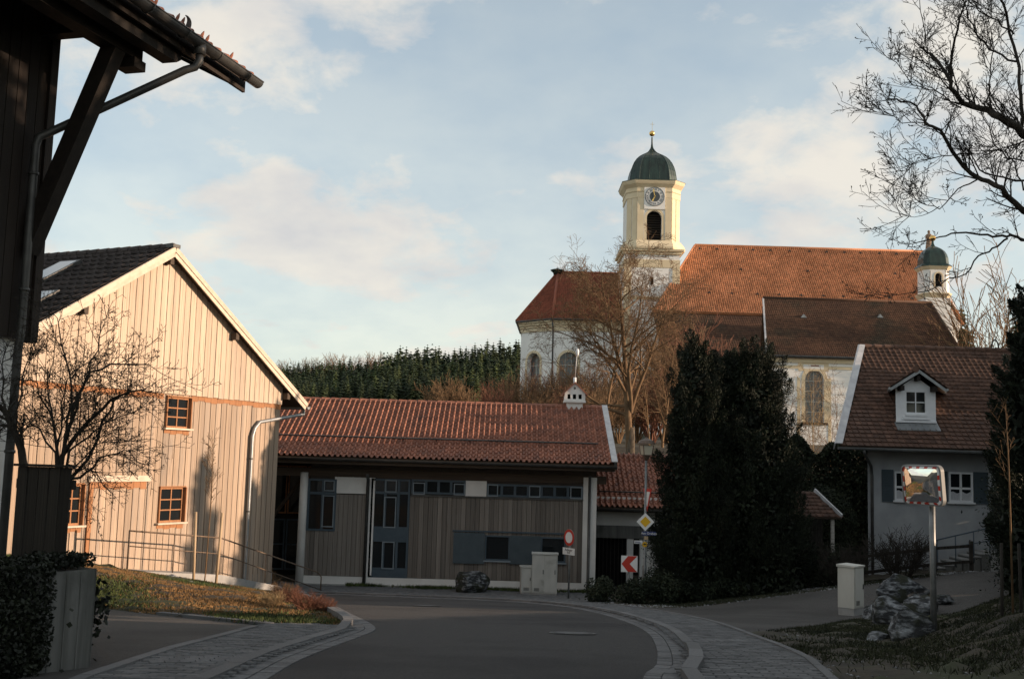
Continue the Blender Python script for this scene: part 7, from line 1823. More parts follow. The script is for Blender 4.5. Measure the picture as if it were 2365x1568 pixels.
npmesh('forest', np.concatenate(lw_), np.concatenate(lf_), 'spruce_mass', kind='stuff', label='dense dark wood filling the hill behind the nearer spruces', cat='wood')
bt, _ = bush_mesh('hill_tree', 9.0, 5.0, 8, 'brown_twig', 8, .025, .08)
for k in range(15):
    px_ = 640 + 260 * (k + rng.random()) / 15; Y = 236 + rng.uniform(0, 8); bb = ground_at(px_, Y); h = at(px_, np.interp(px_, [640, 760, 860, 900], [826, 806, 806, 806]) + rng.uniform(-4, 7), Y).z - bb.z
    s = max(h, 3) / 9.0 * .9; put('bare_tree', bt, bb, s, k * 1.1, 'leafless brown tree on the crest behind the spruces', 'tree', 'leafless trees on the hill crest')
# ---- the mixed wood to the right of the church
for k in range(46):
    X = rng.uniform(66, 112); Y = rng.uniform(118, 166); z = g1(X, Y); px_ = None
    h = rng.uniform(11, 15.5)
    put('spruce', SPR[rng.randrange(4)], (X, Y, z - .2), (h / 10 * 1.1, h / 10 * 1.1, h / 10), rng.uniform(0, 6.3), 'dark spruce in the wood to the right of the church', 'tree', 'spruces in the wood right of the church')
bt2, _ = bush_mesh('wood_tree', 9.0, 5.5, 9, 'brown_twig', 9, .016, .08, .006)
for k in range(16):
    X = 62 + 20 * (k + rng.random()) / 16; Y = rng.uniform(132, 146); s = rng.uniform(.45, .7)
    put('bare_tree', bt2, (X, Y, g1(X, Y)), s, k * 1.1, 'leafless brown tree at the edge of the wood right of the church', 'tree', 'leafless trees at the edge of the right wood')
bb = ground_at(2303, 100); put('bare_tree', bt2, bb, (at(2303, 652, 100).z - bb.z) / 9.0 * 1.12, .7, 'tall leafless tree rising over the wood at the far right', 'tree')

# ---- cypresses
def plume_tree(name, base, H, prof, nplume, per, seed, mat, label, cat='tree', ll=.075, lw=.022, group=None, pl=(.7, 1.3), upw=1.5):
    """evergreen of upright sprays: prof(t) radius at height share t"""
    t = thing(name, base, label, cat, group); rng = np.random.default_rng(seed); C, D = [], []
    base = np.array(base)
    for k in range(nplume):
        u = (k + rng.random()) / nplume; h = H * (.02 + .9 * u ** .9); a = rng.uniform(0, 2 * np.pi); rad = prof(u)
        r0_ = rad * rng.uniform(.35, .8); p = np.array([np.cos(a) * r0_, np.sin(a) * r0_, h]); out = np.array([np.cos(a), np.sin(a), 0])
        L_ = rng.uniform(*pl) * (.55 + .6 * (1 - u)); d = out * rng.uniform(.25, .75) + np.array([0, 0, upw * rng.uniform(.8, 1.2)]); d /= np.linalg.norm(d)
        m = int(per * (.6 + .8 * (1 - u))); tt = rng.random(m) ** .8; w = L_ * .24 * np.sin(np.pi * np.clip(tt * .9 + .12, 0, 1)) ** .7
        q = p + d * (tt * L_)[:, None] + rng.normal(size=(m, 3)) * (w * .55)[:, None]
        C.append(q); D.append(d + rng.normal(size=(m, 3)) * .45 + out * .3)
    # dim inner mass
    m = nplume * 60; u = rng.random(m); a = rng.uniform(0, 2 * np.pi, m); rr_ = np.array([prof(x) for x in u]) * np.sqrt(rng.random(m)) * .75
    Ci = np.stack([np.cos(a) * rr_, np.sin(a) * rr_, u * H * .93], 1); C = np.concatenate(C + []) + base; D = np.concatenate(D)
    leafcloud('crown', C, D, ll, lw, mat, t, rng, kind='stuff')
    leafcloud('inner_foliage', Ci + base, rng.normal(size=(m, 3)) + np.array([0, 0, .8]), .17, .09, mat, t, rng, kind='stuff')
    MB().tube([Vector(base) - Vector((0, 0, .2)), Vector(base) + Vector((0, 0, H * .8))], [H * .02, .02], 7).build('trunk', 'dark_bark', t)
    return t
YC1 = 33.2; mpp = YC1 / PF
b1 = at(1602, 1380, YC1); b1.z = g1(b1.x, YC1); b2 = at(1735, 1385, YC1 + .3); b2.z = g1(b2.x, YC1 + .3)
H1 = at(1625, 760, YC1).z - b1.z; H2 = at(1703, 772, YC1).z - b2.z
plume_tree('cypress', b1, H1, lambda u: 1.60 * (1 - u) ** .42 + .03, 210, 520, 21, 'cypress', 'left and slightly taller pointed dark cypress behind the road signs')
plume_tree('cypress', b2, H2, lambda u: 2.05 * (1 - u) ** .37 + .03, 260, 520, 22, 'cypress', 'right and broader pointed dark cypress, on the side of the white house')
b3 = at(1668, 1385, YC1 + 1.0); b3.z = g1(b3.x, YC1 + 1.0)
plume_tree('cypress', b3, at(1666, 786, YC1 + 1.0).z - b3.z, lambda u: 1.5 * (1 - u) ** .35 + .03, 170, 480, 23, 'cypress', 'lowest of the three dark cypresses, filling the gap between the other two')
# ---- dark evergreen shrubs and hedges
def shrub(name, base, rx, ry, h, n, seed, mat, label, ll=.07, lw=.045, cat='shrub', group=None, lumps=9, fill=.35):
    t = thing(name, base, label, cat, group); rng = np.random.default_rng(seed); base = np.array(base); C = []
    cen = np.stack([rng.uniform(-.62, .62, lumps) * rx, rng.uniform(-.62, .62, lumps) * ry, rng.uniform(.30, .74, lumps) * h], 1); rad = rng.uniform(.28, .46, lumps)
    for c, r_ in zip(cen, rad):
        m = n // lumps; v = rng.normal(size=(m, 3)); v /= np.linalg.norm(v, axis=1)[:, None]; s = rng.random(m) ** fill
        C.append(c + v * s[:, None] * np.array([rx * r_ * 1.15, ry * r_ * 1.15, h * r_ * .85]))
    m = n // 4; C.append(np.stack([rng.normal(0, .4, m) * rx, rng.normal(0, .4, m) * ry, rng.random(m) * h * .6], 1))
    C = np.concatenate(C); C[:, 2] = np.maximum(C[:, 2], .02)
    leafcloud('foliage', C + base, rng.normal(size=(len(C), 3)) + np.array([0, 0, .4]), ll, lw, mat, t, rng, kind='stuff')
    mb = MB()
    for k in range(5):
        e = cen[k % lumps]; mb.tube([Vector(base) + Vector((0, 0, -.1)), Vector(base) + Vector(e) * .5 + Vector((.02, 0, 0)), Vector(base) + Vector(e)], [.03, .02, .008], 5)
    mb.build('stems', 'dark_bark', t); return t
# right edge: tall yew and the rounded bush before the house corner
yb = at(2428, 1300, 15.5); yb.z = g1(yb.x, 15.5)
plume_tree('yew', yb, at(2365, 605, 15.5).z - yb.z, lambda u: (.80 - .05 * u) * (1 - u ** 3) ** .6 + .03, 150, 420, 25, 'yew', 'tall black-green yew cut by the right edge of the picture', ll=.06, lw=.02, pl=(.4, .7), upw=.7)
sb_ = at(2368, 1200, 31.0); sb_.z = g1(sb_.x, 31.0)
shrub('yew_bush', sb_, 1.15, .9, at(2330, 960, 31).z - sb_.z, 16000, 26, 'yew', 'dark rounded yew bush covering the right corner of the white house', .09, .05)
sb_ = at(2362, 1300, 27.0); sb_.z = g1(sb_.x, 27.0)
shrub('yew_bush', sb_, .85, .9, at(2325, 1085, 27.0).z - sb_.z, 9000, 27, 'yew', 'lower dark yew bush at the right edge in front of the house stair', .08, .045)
def hedge_run(name, p0, p1, h, w, n, seed, mat, label, ll=.07, lw=.05):
    p0, p1 = Vector(p0), Vector(p1); L_ = (p1 - p0).length; t = thing(name, p0, label, 'hedge'); rng = np.random.default_rng(seed)
    a = rng.random(n); s = rng.uniform(-1, 1, n); z = rng.random(n); face = rng.integers(0, 3, n)
    s = np.where(face == 0, -1, np.where(face == 1, s, s)); z = np.where(face == 1, 1, z); s = s + rng.normal(0, .12, n); lump = 1 + .07 * np.sin(a * L_ * 2.1) + .05 * np.sin(a * L_ * 5.3 + 1)
    x = p0.x + (p1.x - p0.x) * a; y = p0.y + (p1.y - p0.y) * a; nx, ny = -(p1.y - p0.y) / L_, (p1.x - p0.x) / L_
    if ny > 0: pass
    X = x + nx * s * w / 2; Y = y + ny * s * w / 2; Z = G(X, Y) + np.maximum(z * h * lump + rng.normal(0, .05, n), .03)
    leafcloud('foliage', np.stack([X, Y, Z], 1), rng.normal(size=(n, 3)) + np.array([0, 0, .5]), ll, lw, mat, t, rng, kind='stuff')
    b = MB(); q = [p0 + Vector((nx, ny, 0)) * w * .28, p1 + Vector((nx, ny, 0)) * w * .28, p1 - Vector((nx, ny, 0)) * w * .28, p0 - Vector((nx, ny, 0)) * w * .28]
    b.hexa([Vector((v.x, v.y, g1(v.x, v.y) - .1)) for v in q] + [Vector((v.x, v.y, g1(v.x, v.y) + h * .72)) for v in q]); b.build('inner_twigs', 'hedge', t); return t
hz = at(1900, 1034, 41.5).z; hx0, hx1 = at(1770, 1034, 41.5).x, 13.2
hedge_run('hedge', (hx0, 41.8, 0), (14.0, 41.0, 0), hz - g1(11, 41.5) - .05, 1.6, 42000, 28, 'hedge', 'tall dark hedge between the cypresses and the white house', .13, .085)
for i, (px_, py_, Y, rx, hh, lab) in enumerate(((1392, 1388, 32.2, .55, .75, 'low dark evergreen bush by the corner of the hall'), (1462, 1390, 31.8, .6, .85, 'dark evergreen bush behind the chevron sign'), (1522, 1388, 32.0, .65, 1.05, 'dark evergreen bush right of the lamp pole'),
        (1600, 1380, 32.6, .8, .75, 'low dark bush at the foot of the left cypress'), (1690, 1375, 32.8, .8, .7, 'low dark bush between the feet of the cypresses'), (1780, 1368, 33.0, .8, .8, 'low dark bush at the foot of the right cypress'), (1852, 1350, 34.0, .8, 1.5, 'dark bush left of the garden shelter'), (1925, 1345, 33.6, .7, 1.2, 'dark bush between the garden shelter and the cream cabinet'), (1880, 1250, 37.5, 1.5, 3.0, 'big dark bush behind the garden shelter'))):
    p = at(px_, py_, Y); p = Vector((p.x, Y, g1(p.x, Y))); shrub('evergreen_bush', p, rx, .5 + rx * .3, hh, int(5200 * rx * max(1, hh)), 200 + i, 'hedge', lab, .07, .045, group='dark bushes along the lane')
# bare bush before the white house wall
bb = at(2085, 1330, 32.6); bb = Vector((bb.x, 32.6, g1(bb.x, 32.6)))
mbush, tps = bush_mesh('bare_bush', 1.7, 2.2, 15, 'dark_bark', 26, .006, .03)
put('bare_bush', mbush, bb, (1.25, .8, .95), .3, 'leafless dark bush behind the rail fence under the house windows', 'bush')
put('bare_bush', mbush, on(bb.x - 1.7, 32.9), (.9, .7, .85), 2.3, 'leafless dark bush by the downpipe of the white house', 'bush')
# birch sapling catching light at the right edge
sp0 = at(2338, 1330, 14.0); sp0 = Vector((sp0.x, 14.0, g1(sp0.x, 14.0))); sp1 = at(2322, 935, 14.0); spm = at(2331, 1115, 14.0)
bs_ = thing('birch_sapling', sp0, 'slender pale birch sapling tied to stakes in front of the yew', 'tree'); mb = MB()
mb.tube([sp0, spm, at(2328, 1040, 14.0), sp1], [.016, .010, .008, .003], 6); rng = random.Random(8); tips = []
c4 = dict(seg=[.2, .15], wob=[.1, .15], up=[.05, .02], sides=[3, 3], kids=[4], ang=[(25, 50)], len=[(.4, .6)], thin=[.6], rmin=.003, end=.3); c4['from'] = [.2]
for k in range(11):
    q = spm.lerp(sp1, k / 11); grow(mb, q, (rng.uniform(-1, .6), rng.uniform(-.6, .6), 1.2), rng.uniform(.15, .38), .003, 0, rng, c4, tips)
mb.build('stem', 'brown_twig', bs_)
for i, dx in enumerate((-.12, .13)):
    b = MB().tube([on(sp0.x + dx, 14.05, -.2), Vector((sp0.x + dx * .9, 14.05, at(2340, 1255, 14.0).z))], [.022, .02], 7); b.build('tree_stake', 'old_fence', loc=(sp0.x + dx, 14.05, sp0.z), label=('dark stake left of the birch sapling', 'dark stake right of the birch sapling')[i], cat='stake', group='stakes beside the birch sapling')

yt_ = at(*z3l(1185, 180), SY + .15); mb = MB(); rng = random.Random(14); tips = []
c5 = dict(seg=[.12, .1], wob=[.10, .15], up=[.10, .05], sides=[3, 3], kids=[4], ang=[(20, 45)], len=[(.4, .6)], thin=[.6], rmin=.0045, end=.4); c5['from'] = [.2]
path = [yt - Vector((0, 0, .1))] + [at(*z3l(x, y), SY + .15) for x, y in ((1150, 930), (1163, 760), (1176, 600), (1184, 470))] + [yt_]
mb.tube(path, [.018, .016, .014, .012, .008, .004], 6)
for k in range(26):
    q = path[3].lerp(path[5], (k + .5) / 30); a = rng.uniform(0, 6.28); grow(mb, q, (math.cos(a), math.sin(a), 1.1), rng.uniform(.18, .48), .006, 0, rng, c5, tips)
mb.build('branches', 'brown_twig', young); buds('buds', tips, rng, 1, .035, .02, 'bud', young, .008)
# ---- bare shrub at the left edge
def z9(x, y): return (x / 1.912) / 1.3061, (900 + y / 1.912) / 1.3061
shb = at(150, 1320, 11.0); shrubL = thing('bare_shrub', shb, 'sprawling bare shrub with buds at the left edge in front of the barn', 'shrub')
STEMS = [([(330, 1150), (345, 960), (400, 840), (480, 740), (560, 660), (640, 600), (700, 548), (803, 520), (900, 545)], .028, .006, 0.0),
         ([(340, 1100), (350, 940), (390, 780), (430, 640), (470, 500), (520, 420), (640, 390), (760, 375), (860, 380)], .024, .005, -.3),
         ([(340, 1120), (345, 980), (330, 820), (300, 700), (250, 600), (210, 500), (150, 420)], .020, .004, .3),
         ([(370, 1100), (390, 1055), (520, 930), (600, 700), (660, 590), (690, 560)], .022, .008, .2),
         ([(360, 1100), (400, 1050), (500, 1010), (560, 930), (680, 880), (760, 890)], .018, .004, -.2),
         ([(345, 1080), (360, 900), (400, 700), (420, 520), (380, 330), (330, 160), (290, 70)], .018, .003, .1),
         ([(345, 1080), (370, 860), (440, 640), (500, 440), (560, 300), (580, 190)], .018, .003, -.15),
         ([(345, 1080), (340, 840), (300, 640), (270, 480), (300, 380)], .016, .003, .25),
         ([(150, 1100), (150, 940), (100, 810), (40, 690), (-30, 600)], .045, .03, .35),
         ([(350, 1060), (300, 880), (230, 760), (150, 680), (60, 640)], .014, .003, -.1),
         ([(355, 1080), (410, 880), (500, 800), (600, 720), (700, 680), (780, 660)], .015, .003, -.35),
         ([(350, 1090), (420, 980), (540, 860), (640, 800)], .012, .003, .15), ([(345, 1090), (330, 900), (360, 760), (350, 600), (390, 480), (460, 400)], .014, .003, 0.4),
         ([(345, 1090), (390, 950), (560, 1010), (640, 1120)], .010, .003, -.25), ([(60, 760), (20, 560), (10, 380), (40, 250)], .014, .003, .3), ([(60, 760), (120, 560), (130, 400), (180, 300)], .012, .003, .2)]
rng = random.Random(5); mb = MB(); tips = []
cS = dict(seg=[.12, .08, .06], wob=[.13, .17, .2], up=[.04, .02, 0], sides=[4, 3, 3], kids=[5, 3], ang=[(25, 65), (30, 75)], len=[(.35, .6), (.4, .6)], thin=[.6, .65], rmin=.0022, end=.3); cS['from'] = [.1, .1]
for P_, ra_, rb2, off in STEMS:
    pts = [at(*z9(x, y), 11.0 + off * min(1, i / 3)) for i, (x, y) in enumerate(P_)]; q = [Vector(p) for p in pts]; dense = []
    for i in range(len(q) - 1):
        for t in (0, .5): dense.append(q[i].lerp(q[i + 1], t) + (Vector((rng.gauss(0, .012), rng.gauss(0, .02), rng.gauss(0, .012))) if i else Vector()))
    dense.append(q[-1]); m = len(dense); rad = [ra_ + (rb2 - ra_) * i / (m - 1) for i in range(m)]; mb.tube(dense, rad, 6, cap=False)
    for k in range(int(m * 1.35)):
        x = rng.uniform(.25, 1) * (m - 1); i = min(int(x), m - 2); t_ = (dense[i + 1] - dense[i]).normalized(); sd = t_.cross(Vector((rng.gauss(0, 1), rng.gauss(0, 1), rng.gauss(0, 1)))).normalized(); a = R(rng.uniform(25, 65))
        grow(mb, dense[i].lerp(dense[i + 1], x - i), t_ * math.cos(a) + sd * math.sin(a), rng.uniform(.25, .6), max(.004, rad[i] * .35), 0, rng, cS, tips)
mb.build('branches', 'dark_bark', shrubL); buds('buds', tips, rng, 1, .022, .013, 'bud', shrubL, .006)

# ---- boughs of the big tree reaching in from the right
def zb(x, y): return 1799.4 + .4393 * x, .4393 * y
rtb = Vector((8.4, 12.6, g1(8.4, 12.6))); rt = thing('overhanging_tree', rtb, 'large bare tree whose budding boughs reach in at the upper right', 'tree')
LIMBS = [([(1700, 1000), (1480, 840), (1288, 700), (1170, 620), (1060, 570), (960, 545), (910, 460), (885, 380), (790, 290), (740, 250)], .10, .014, 12.4),
         ([(1700, 1300), (1450, 1200), (1288, 1110), (1170, 990), (1060, 945), (930, 840), (865, 710), (775, 650), (720, 550), (600, 520), (550, 530)], .07, .008, 12.0),
         ([(1700, 1350), (1480, 1290), (1288, 1258), (1200, 1243), (1100, 1240), (930, 1225), (850, 1245), (710, 1275), (670, 1310)], .035, .005, 11.6),
         ([(1210, 1250), (1120, 1310), (1050, 1350), (980, 1440), (850, 1490), (760, 1535), (560, 1560), (480, 1560)], .018, .004, 11.6),
         ([(1700, 900), (1400, 760), (1280, 690), (1268, 500), (1250, 300), (1200, 120), (1150, -20)], .05, .020, 12.8),
         ([(900, 440), (905, 310), (935, 150), (990, -20)], .030, .014, 12.4), ([(840, 340), (775, 280), (770, 140), (740, 40)], .014, .006, 12.3),
         ([(1240, 330), (1130, 280), (1050, 200), (1000, 90), (960, -20)], .022, .010, 12.7), ([(1230, 180), (1150, 120), (1060, 60), (980, -20)], .018, .008, 12.9),
         ([(1040, 945), (930, 1000), (840, 1095), (740, 1060), (630, 980)], .014, .004, 12.0), ([(840, 1095), (760, 1140), (610, 1140)], .008, .003, 12.0),
         ([(1288, 960), (1180, 930), (1060, 900), (1000, 810), (850, 820), (700, 850), (610, 905)], .020, .004, 12.2), ([(1180, 620), (1090, 540), (1100, 400), (1130, 260), (1110, 150)], .018, .007, 12.6),
         ([(1288, 850), (1200, 830), (1120, 720), (1060, 590)], .016, .008, 12.5), ([(960, 570), (820, 480), (700, 450), (620, 330), (570, 290)], .014, .004, 12.2), ([(780, 650), (640, 645), (580, 610), (450, 560)], .010, .003, 12.0),
         ([(1400, 200), (1330, 60), (1290, -30)], .03, .02, 13.0), ([(1288, 1000), (1240, 880), (1190, 790), (1100, 810), (1000, 810)], .016, .005, 12.1)]
rng = random.Random(9); mb = MB(); tips = []
cR = dict(seg=[.12, .09, .07], wob=[.09, .13, .17], up=[.09, .06, .02], sides=[4, 3, 3], kids=[5, 3], ang=[(22, 50), (25, 60)], len=[(.35, .6), (.4, .6)], thin=[.6, .65], rmin=.0028, end=.3); cR['from'] = [.1, .1]
for li, (P_, ra_, rb2, Y) in enumerate(LIMBS):
    q = [at(*zb(x, y), Y + .15 * math.sin(i * 1.7)) for i, (x, y) in enumerate(P_)]; dense = []
    for i in range(len(q) - 1):
        for t in (0, .33, .67): dense.append(q[i].lerp(q[i + 1], t) + Vector((rng.gauss(0, .010), rng.gauss(0, .02), rng.gauss(0, .010))))
    dense.append(q[-1]); m = len(dense); rad = [.66 * (ra_ + (rb2 - ra_) * (i / (m - 1)) ** .8) for i in range(m)]; mb.tube(dense, rad, 7, cap=False)
    f_ = 1.0 if li not in (2, 3) else .3
    for k in range(int(m * f_)):
        x = rng.uniform(.15, 1) * (m - 1); i = min(int(x), m - 2); t_ = (dense[i + 1] - dense[i]).normalized(); sd = t_.cross(Vector((rng.gauss(0, 1), rng.gauss(0, 1), rng.gauss(0, 1)))).normalized()
        if sd.z < 0 and rng.random() < .6: sd = -sd
        a = R(rng.uniform(25, 60)); grow(mb, dense[i].lerp(dense[i + 1], x - i), t_ * math.cos(a) + sd * math.sin(a), rng.uniform(.22, .62), max(.0045, min(.012, rad[i] * .4)), 0, rng, cR, tips)
mb.build('branches', 'dark_bark', rt); buds('buds', [t for t in tips if t[0][0].z > 2.6 or True], rng, 1, .022, .013, 'bud', rt, .006)
mb = MB(); hub = at(*zb(1700, 1100), 12.4)
mb.tube([rtb - Vector((0, 0, .3)), rtb + Vector((0, 0, .5)), Vector((8.5, 12.5, 1.5)), hub, hub + Vector((.5, .1, 1.8)), hub + Vector((.7, .2, 4))], [.36, .27, .22, .17, .11, .06], 10)
for P_, ra_, rb2, Y in (LIMBS[0], LIMBS[1], LIMBS[2], LIMBS[4]): mb.tube([hub - Vector((0, 0, .6)), at(*zb(*P_[0]), Y)], [ra_ * 1.2, ra_], 7)
mb.tube([hub + Vector((.5, .1, 1.8)), at(*zb(*LIMBS[16][0][0]), 13.0)], [.06, .03], 7)
mb.build('trunk', 'dark_bark', rt)

# ---- grass, weeds, pebbles, ivy
rngn = np.random.default_rng(12)
def scatter(x0, x1, y0, y1, n, ok):
    x = rngn.uniform(x0, x1, n); y = rngn.uniform(y0, y1, n); k = ok(x, y)
    for poly in HARD: k &= ~in_poly(x, y, poly)
    x, y = x[k], y[k]; return np.stack([x, y, G(x, y)], 1)
mound = lambda x, y: (x < xm_of(np.clip(y, 14.9, 34)) - .02) & (y > 15.0) & (((np.stack([x, y], -1) - np.array([BF.O.x, BF.O.y])) @ np.array([BF.d.x, BF.d.y])) > 1.45)
P_ = scatter(-13, -2, 15, 34, 170000, mound); patch = np.sin(P_[:, 0] * 1.7 + 1) + np.sin(P_[:, 1] * 1.1 + P_[:, 0]) + rngn.normal(0, .6, len(P_))
up_ = lambda n, k=.55: rngn.normal(size=(n, 3)) * k + np.array([0, 0, 1.0])
gp = P_[patch > 1.0]; dp_ = P_[patch <= 1.0]
leafcloud('mound_grass', gp + np.array([0, 0, .035]), up_(len(gp)), .11, .017, 'green_grass', kind='stuff', label='tufts of green grass growing on the mound', cat='grass')
leafcloud('dry_grass', dp_ + np.array([0, 0, .022]), up_(len(dp_), 1.0), .09, .015, 'dry_grass', kind='stuff', label='withered brown grass covering the mound', cat='grass')
bank = lambda x, y: (x > 2.3) & (x < 13)
P_ = scatter(2.3, 13, 5.5, 34, 230000, bank); patch = np.sin(P_[:, 0] * 1.3) + np.sin(P_[:, 1] * .9 + P_[:, 0] * .7) + rngn.normal(0, .5, len(P_)); gp = P_[patch > -.75]
leafcloud('bank_grass', gp + np.array([0, 0, .03]), up_(len(gp), .7), .085, .014, 'dark_grass', kind='stuff', label='short dull grass on the right verge', cat='grass')
def pebbles(name, pts, smin, smax, mat, label):
    oc = np.array([(1, 0, 0), (-1, 0, 0), (0, 1, 0), (0, -1, 0), (0, 0, .7), (0, 0, -.7)]); fc = np.array([(0, 2, 4), (2, 1, 4), (1, 3, 4), (3, 0, 4), (2, 0, 5), (1, 2, 5), (3, 1, 5), (0, 3, 5)])
    n = len(pts); s = rngn.uniform(smin, smax, (n, 1)) * rngn.uniform(.6, 1.4, (n, 3)); a = rngn.uniform(0, 6.28, n); ca, sa = np.cos(a), np.sin(a)
    L_ = oc[None] * s[:, None, :]; X = L_[..., 0] * ca[:, None] - L_[..., 1] * sa[:, None]; Y = L_[..., 0] * sa[:, None] + L_[..., 1] * ca[:, None]
    V_ = np.stack([X + pts[:, 0:1], Y + pts[:, 1:2], L_[..., 2] + pts[:, 2:3] + s[:, 2:3] * .2], 2).reshape(-1, 3)
    npmesh(name, V_, (fc[None] + (np.arange(n) * 6)[:, None, None]).reshape(-1, 3), mat, kind='stuff', label=label, cat='gravel')
P_ = scatter(2.3, 12, 6, 33, 9000, lambda x, y: (np.sin(x * 2.1) + np.sin(y * 1.3) > -.2) & (x < xe_of(y) + 2.6)); pebbles('verge_gravel', P_, .006, .021, 'pebble', 'pale gravel scattered in the grass of the right verge')
P_ = scatter(2.6, 15, 28.5, 34, 9000, lambda x, y: (y < 30.6 + .36 * np.maximum(x - 3, 0) + .8) & (y > 28.5)); pebbles('lane_gravel', P_, .012, .045, 'pebble', 'strip of pale gravel along the far edge of the lane')
P_ = scatter(-9, -2, 15, 26, 1500, lambda x, y: mound(x, y) & (y < 17.6 + .35 * np.maximum(-x - 3, 0))); pebbles('mound_gravel', P_, .008, .032, 'pebble', 'small pale stones at the front edge of the mound')
P_ = scatter(-2.6, 3.3, 36.2, 38.4, 10, lambda x, y: x > 99)
gx_ = rngn.uniform(-5.5, 3.3, 5200); gy_ = 38.32 - .35 * rngn.random(5200) ** 1.6 * (1 + .5 * np.sin(gx_ * 1.7)); k_ = rngn.random(5200) < .55 + .45 * np.sin(gx_ * 2.3 + 1); gx_, gy_ = gx_[k_], gy_[k_]
leafcloud('wall_grass', np.stack([gx_, gy_, G(gx_, gy_) + .09], 1), up_(len(gx_), .5), .16, .022, 'green_grass', kind='stuff', label='thin strip of grass along the plinth of the hall', cat='grass')
# dry weeds on the mound
wm, _ = bush_mesh('dry_weed', .9, .8, 18, 'pale_twig', 26, .0035, .02); wr_, _ = bush_mesh('red_weed', .9, 1.1, 19, 'red_twig', 30, .0035, .02); wb_, _ = bush_mesh('brown_weed', 1.0, .9, 20, 'brown_twig', 30, .0035, .03)
for i, (me, px_, py_, hpx, lab) in enumerate(((wm, 628, 1400, 42, 'straw-coloured clump of dry weeds lit on the mound'), (wb_, 605, 1362, 45, 'brown dry bush by the barn downpipe'), (wr_, 705, 1412, 50, 'reddish dry bush at the tip of the mound'), (wr_, 745, 1415, 42, 'low reddish dry bush nearest the kerb nose'), (wr_, 670, 1396, 46, 'dull reddish dry bush behind the straw-coloured clump'), (wb_, 655, 1385, 40, 'brown dry bush at the bend of the railing'))):
    p = gnd(px_, py_); s = hpx / PF * p.y / .9; put('dry_weed', me, p, (s * 1.15, s * 1.15, s), i * 2.1, lab, 'dry bush', 'dry bushes on the mound')
# ivy over the concrete wall
n = 30000; u = rngn.random(n); v = rngn.random(n); s = -3.0 * u ** .9 - .0; keepm = (v < .25 + .85 * ss(-.25, -.95, s + .25 * np.sin(v * 9))) & ((s < -.5) | (v > .95)); s, v = s[keepm], v[keepm]
Pv = np.array([list(cwf.p(a, .03 + .10 * rngn.random(), hcw * (1.10 - b * 1.25))) for a, b in zip(s, v)])
Pt = np.array([list(cwf.p(-3.0 * rngn.random() , -.30 * rngn.random(), hcw + .02 + .10 * rngn.random())) for _ in range(9000)])
iv = thing('ivy', cwf.p(-1.2, .05, 0), 'dark ivy creeping over the concrete wall in the lower left corner', 'ivy'); Ca = np.concatenate([Pv, Pt])
leafcloud('foliage', Ca, rngn.normal(size=(len(Ca), 3)) + np.array([0, 0, -.3]), .036, .024, 'ivy', iv, rngn, kind='stuff')
sbl = Vector((-4.55, 10.0, g1(-4.55, 10.0))); shrub('evergreen_bush', sbl, .75, .7, .95, 9000, 301, 'ivy', 'dark low bush behind the concrete wall at the left edge', .06, .045)
sbl = Vector((-3.9, 8.9, g1(-3.9, 8.9))); shrub('evergreen_bush', sbl, .55, .5, .85, 6000, 302, 'ivy', 'dark ivy-grown bush right behind the end of the concrete wall', .055, .04)

# ================================================================== SHADE CASTERS ADDED OUTSIDE THE FRAME
def plain_house(name, cx, cy, w, d, rot, zg, eave, ridge, wallmat, roofmat, label):
    t = thing(name, (cx, cy, zg), label, 'house'); ex = Vector((math.cos(rot), math.sin(rot), 0)); f = Frame(Vector((cx, cy, 0)) - Vector((0, 1, 0)) * 0, ex)
    ey = -f.d; P = lambda s, k, z: Vector((cx, cy, 0)) + ex * s + ey * k + Vector((0, 0, z))
    b = MB(); b.prism([P(-w / 2, -d / 2, zg - .5), P(w / 2, -d / 2, zg - .5), P(w / 2, -d / 2, eave), P(0, -d / 2, ridge), P(-w / 2, -d / 2, eave)], ey * d); b.build('wall', wallmat, t)
    for sg in (-1, 1):
        a = (ridge - eave) / (w / 2); o = .7; A = P(0, -d / 2 - .6, ridge + .12); B = P(sg * (w / 2 + o), -d / 2 - .6, eave - a * o + .12)
        b = MB(); b.prism([A, B, B - Vector((0, 0, .14)), A - Vector((0, 0, .14))], ey * (d + 1.2)); b.build('roof', roofmat, t)
    FL_ = Frame(P(-w / 2, 0, 0), -ey); FG = Frame(P(0, -d / 2, 0), ex)
    for fr, L_ in ((FL_, d), (FG, w), (Frame(P(w / 2, 0, 0), ey), d)):
        for k in range(max(2, int(L_ / 3))):
            s = -L_ / 2 + L_ * (k + .5) / max(2, int(L_ / 3))
            for z in ((zg + 1.0), (zg + 3.6)):
                if z + 1.3 < eave: window(fr, s - .5, s + .5, z, z + 1.25, 2, 2, 'white_paint', t, d=.004, fw=.06, mw=.05, th=.05)
    return t
plain_house('shade_house', 18.5, 6.0, 9.0, 11.0, 0.0, -1.2, 4.6, 8.2, 'house_plaster', 'brown_tile_mass', 'white gabled house added on the right, out of view, to shade the road')  # unseen house, added to keep the low sun off the street
hedge_run('hedge', (15.2, 22.4, 0), (15.8, 32.0, 0), 2.2, 1.3, 5000, 91, 'hedge', 'dark hedge added beyond the right verge to shade the road', .16, .11)  # added hedge, blocks the sun from the road and the verge cabinet
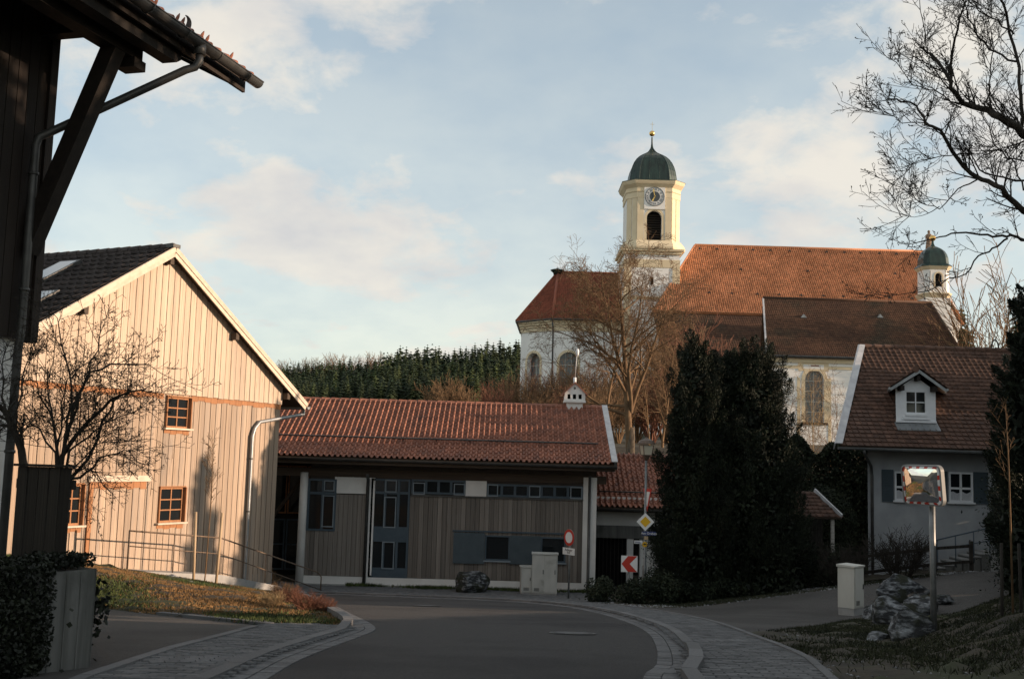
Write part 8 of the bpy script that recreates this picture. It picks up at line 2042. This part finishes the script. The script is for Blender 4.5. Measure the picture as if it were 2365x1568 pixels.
CON = ((18.3, 35.0, 8.9, 1.9, 'dark conifer added for shade at the very corner of the white house, nearest the road'), (19.4, 33.6, 7.9, 2.1, 'lowest of the dark conifers added for shade beyond the right end of the white house'), (20.0, 35.8, 8.5, 2.2, 'second of the dark conifers added for shade beyond the white house, counted from the road'), (20.4, 38.2, 9.2, 2.2, 'third of the dark conifers added for shade beyond the white house, counted from the road'), (20.8, 40.6, 10.0, 2.2, 'tallest dark conifer added for shade beyond the white house'))
for i, (x, y, h, r, lab) in enumerate(CON):
    plume_tree('shade_conifer', on(x, y), h, (lambda r: lambda u: r * (1 - u) ** .6 + .05)(r), 75, 230, 400 + i, 'yew', lab, ll=.26, lw=.11)  # added conifers, their shade falls on the hall and the white house
for i, (x, y, h, r, lab) in enumerate(((9.9, 10.6, 10.3, 2.3, 'tall dark conifer added for shade before the added house, nearer the bend'), (10.2, 6.2, 11.0, 2.3, 'tall dark conifer added for shade before the added house, farther up the road'), (9.6, 1.2, 10.5, 2.3, 'tall dark conifer added for shade, topmost of the row by the road'))):
    plume_tree('shade_conifer', on(x, y), h, (lambda r: lambda u: r * (1 - u) ** .36 + .05)(r), 80, 230, 420 + i, 'yew', lab, ll=.26, lw=.11)  # unseen conifers, added to darken the street and the farmhouse eave
for i, (x, y, h, r, lab) in enumerate(((18.0, 28.2, 7.5, .9, 'slim dark conifer added behind the hedge of the right verge to shade the barn'), (18.4, 30.4, 6.6, 1.9, 'broad dark conifer added behind the hedge of the right verge to shade the barn'), (18.6, 31.9, 6.9, 1.6, 'dark conifer added behind the hedge to shade the barn, nearest the white house'))):
    plume_tree('shade_conifer', on(x, y), h, (lambda r: lambda u: r * (1 - u) ** .6 + .05)(r), 60, 110, 440 + i, 'yew', lab, ll=.20, lw=.08)  # added out of view to shade the lower right of the barn wall
hedge_run('hedge', (18.3, 32.5, 0), (18.7, 41.0, 0), 2.6, 1.4, 6000, 92, 'hedge', 'dark hedge added beyond the right end of the white house to shade its wall', .2, .13)  # added hedge, closes the sun gaps on the house wall
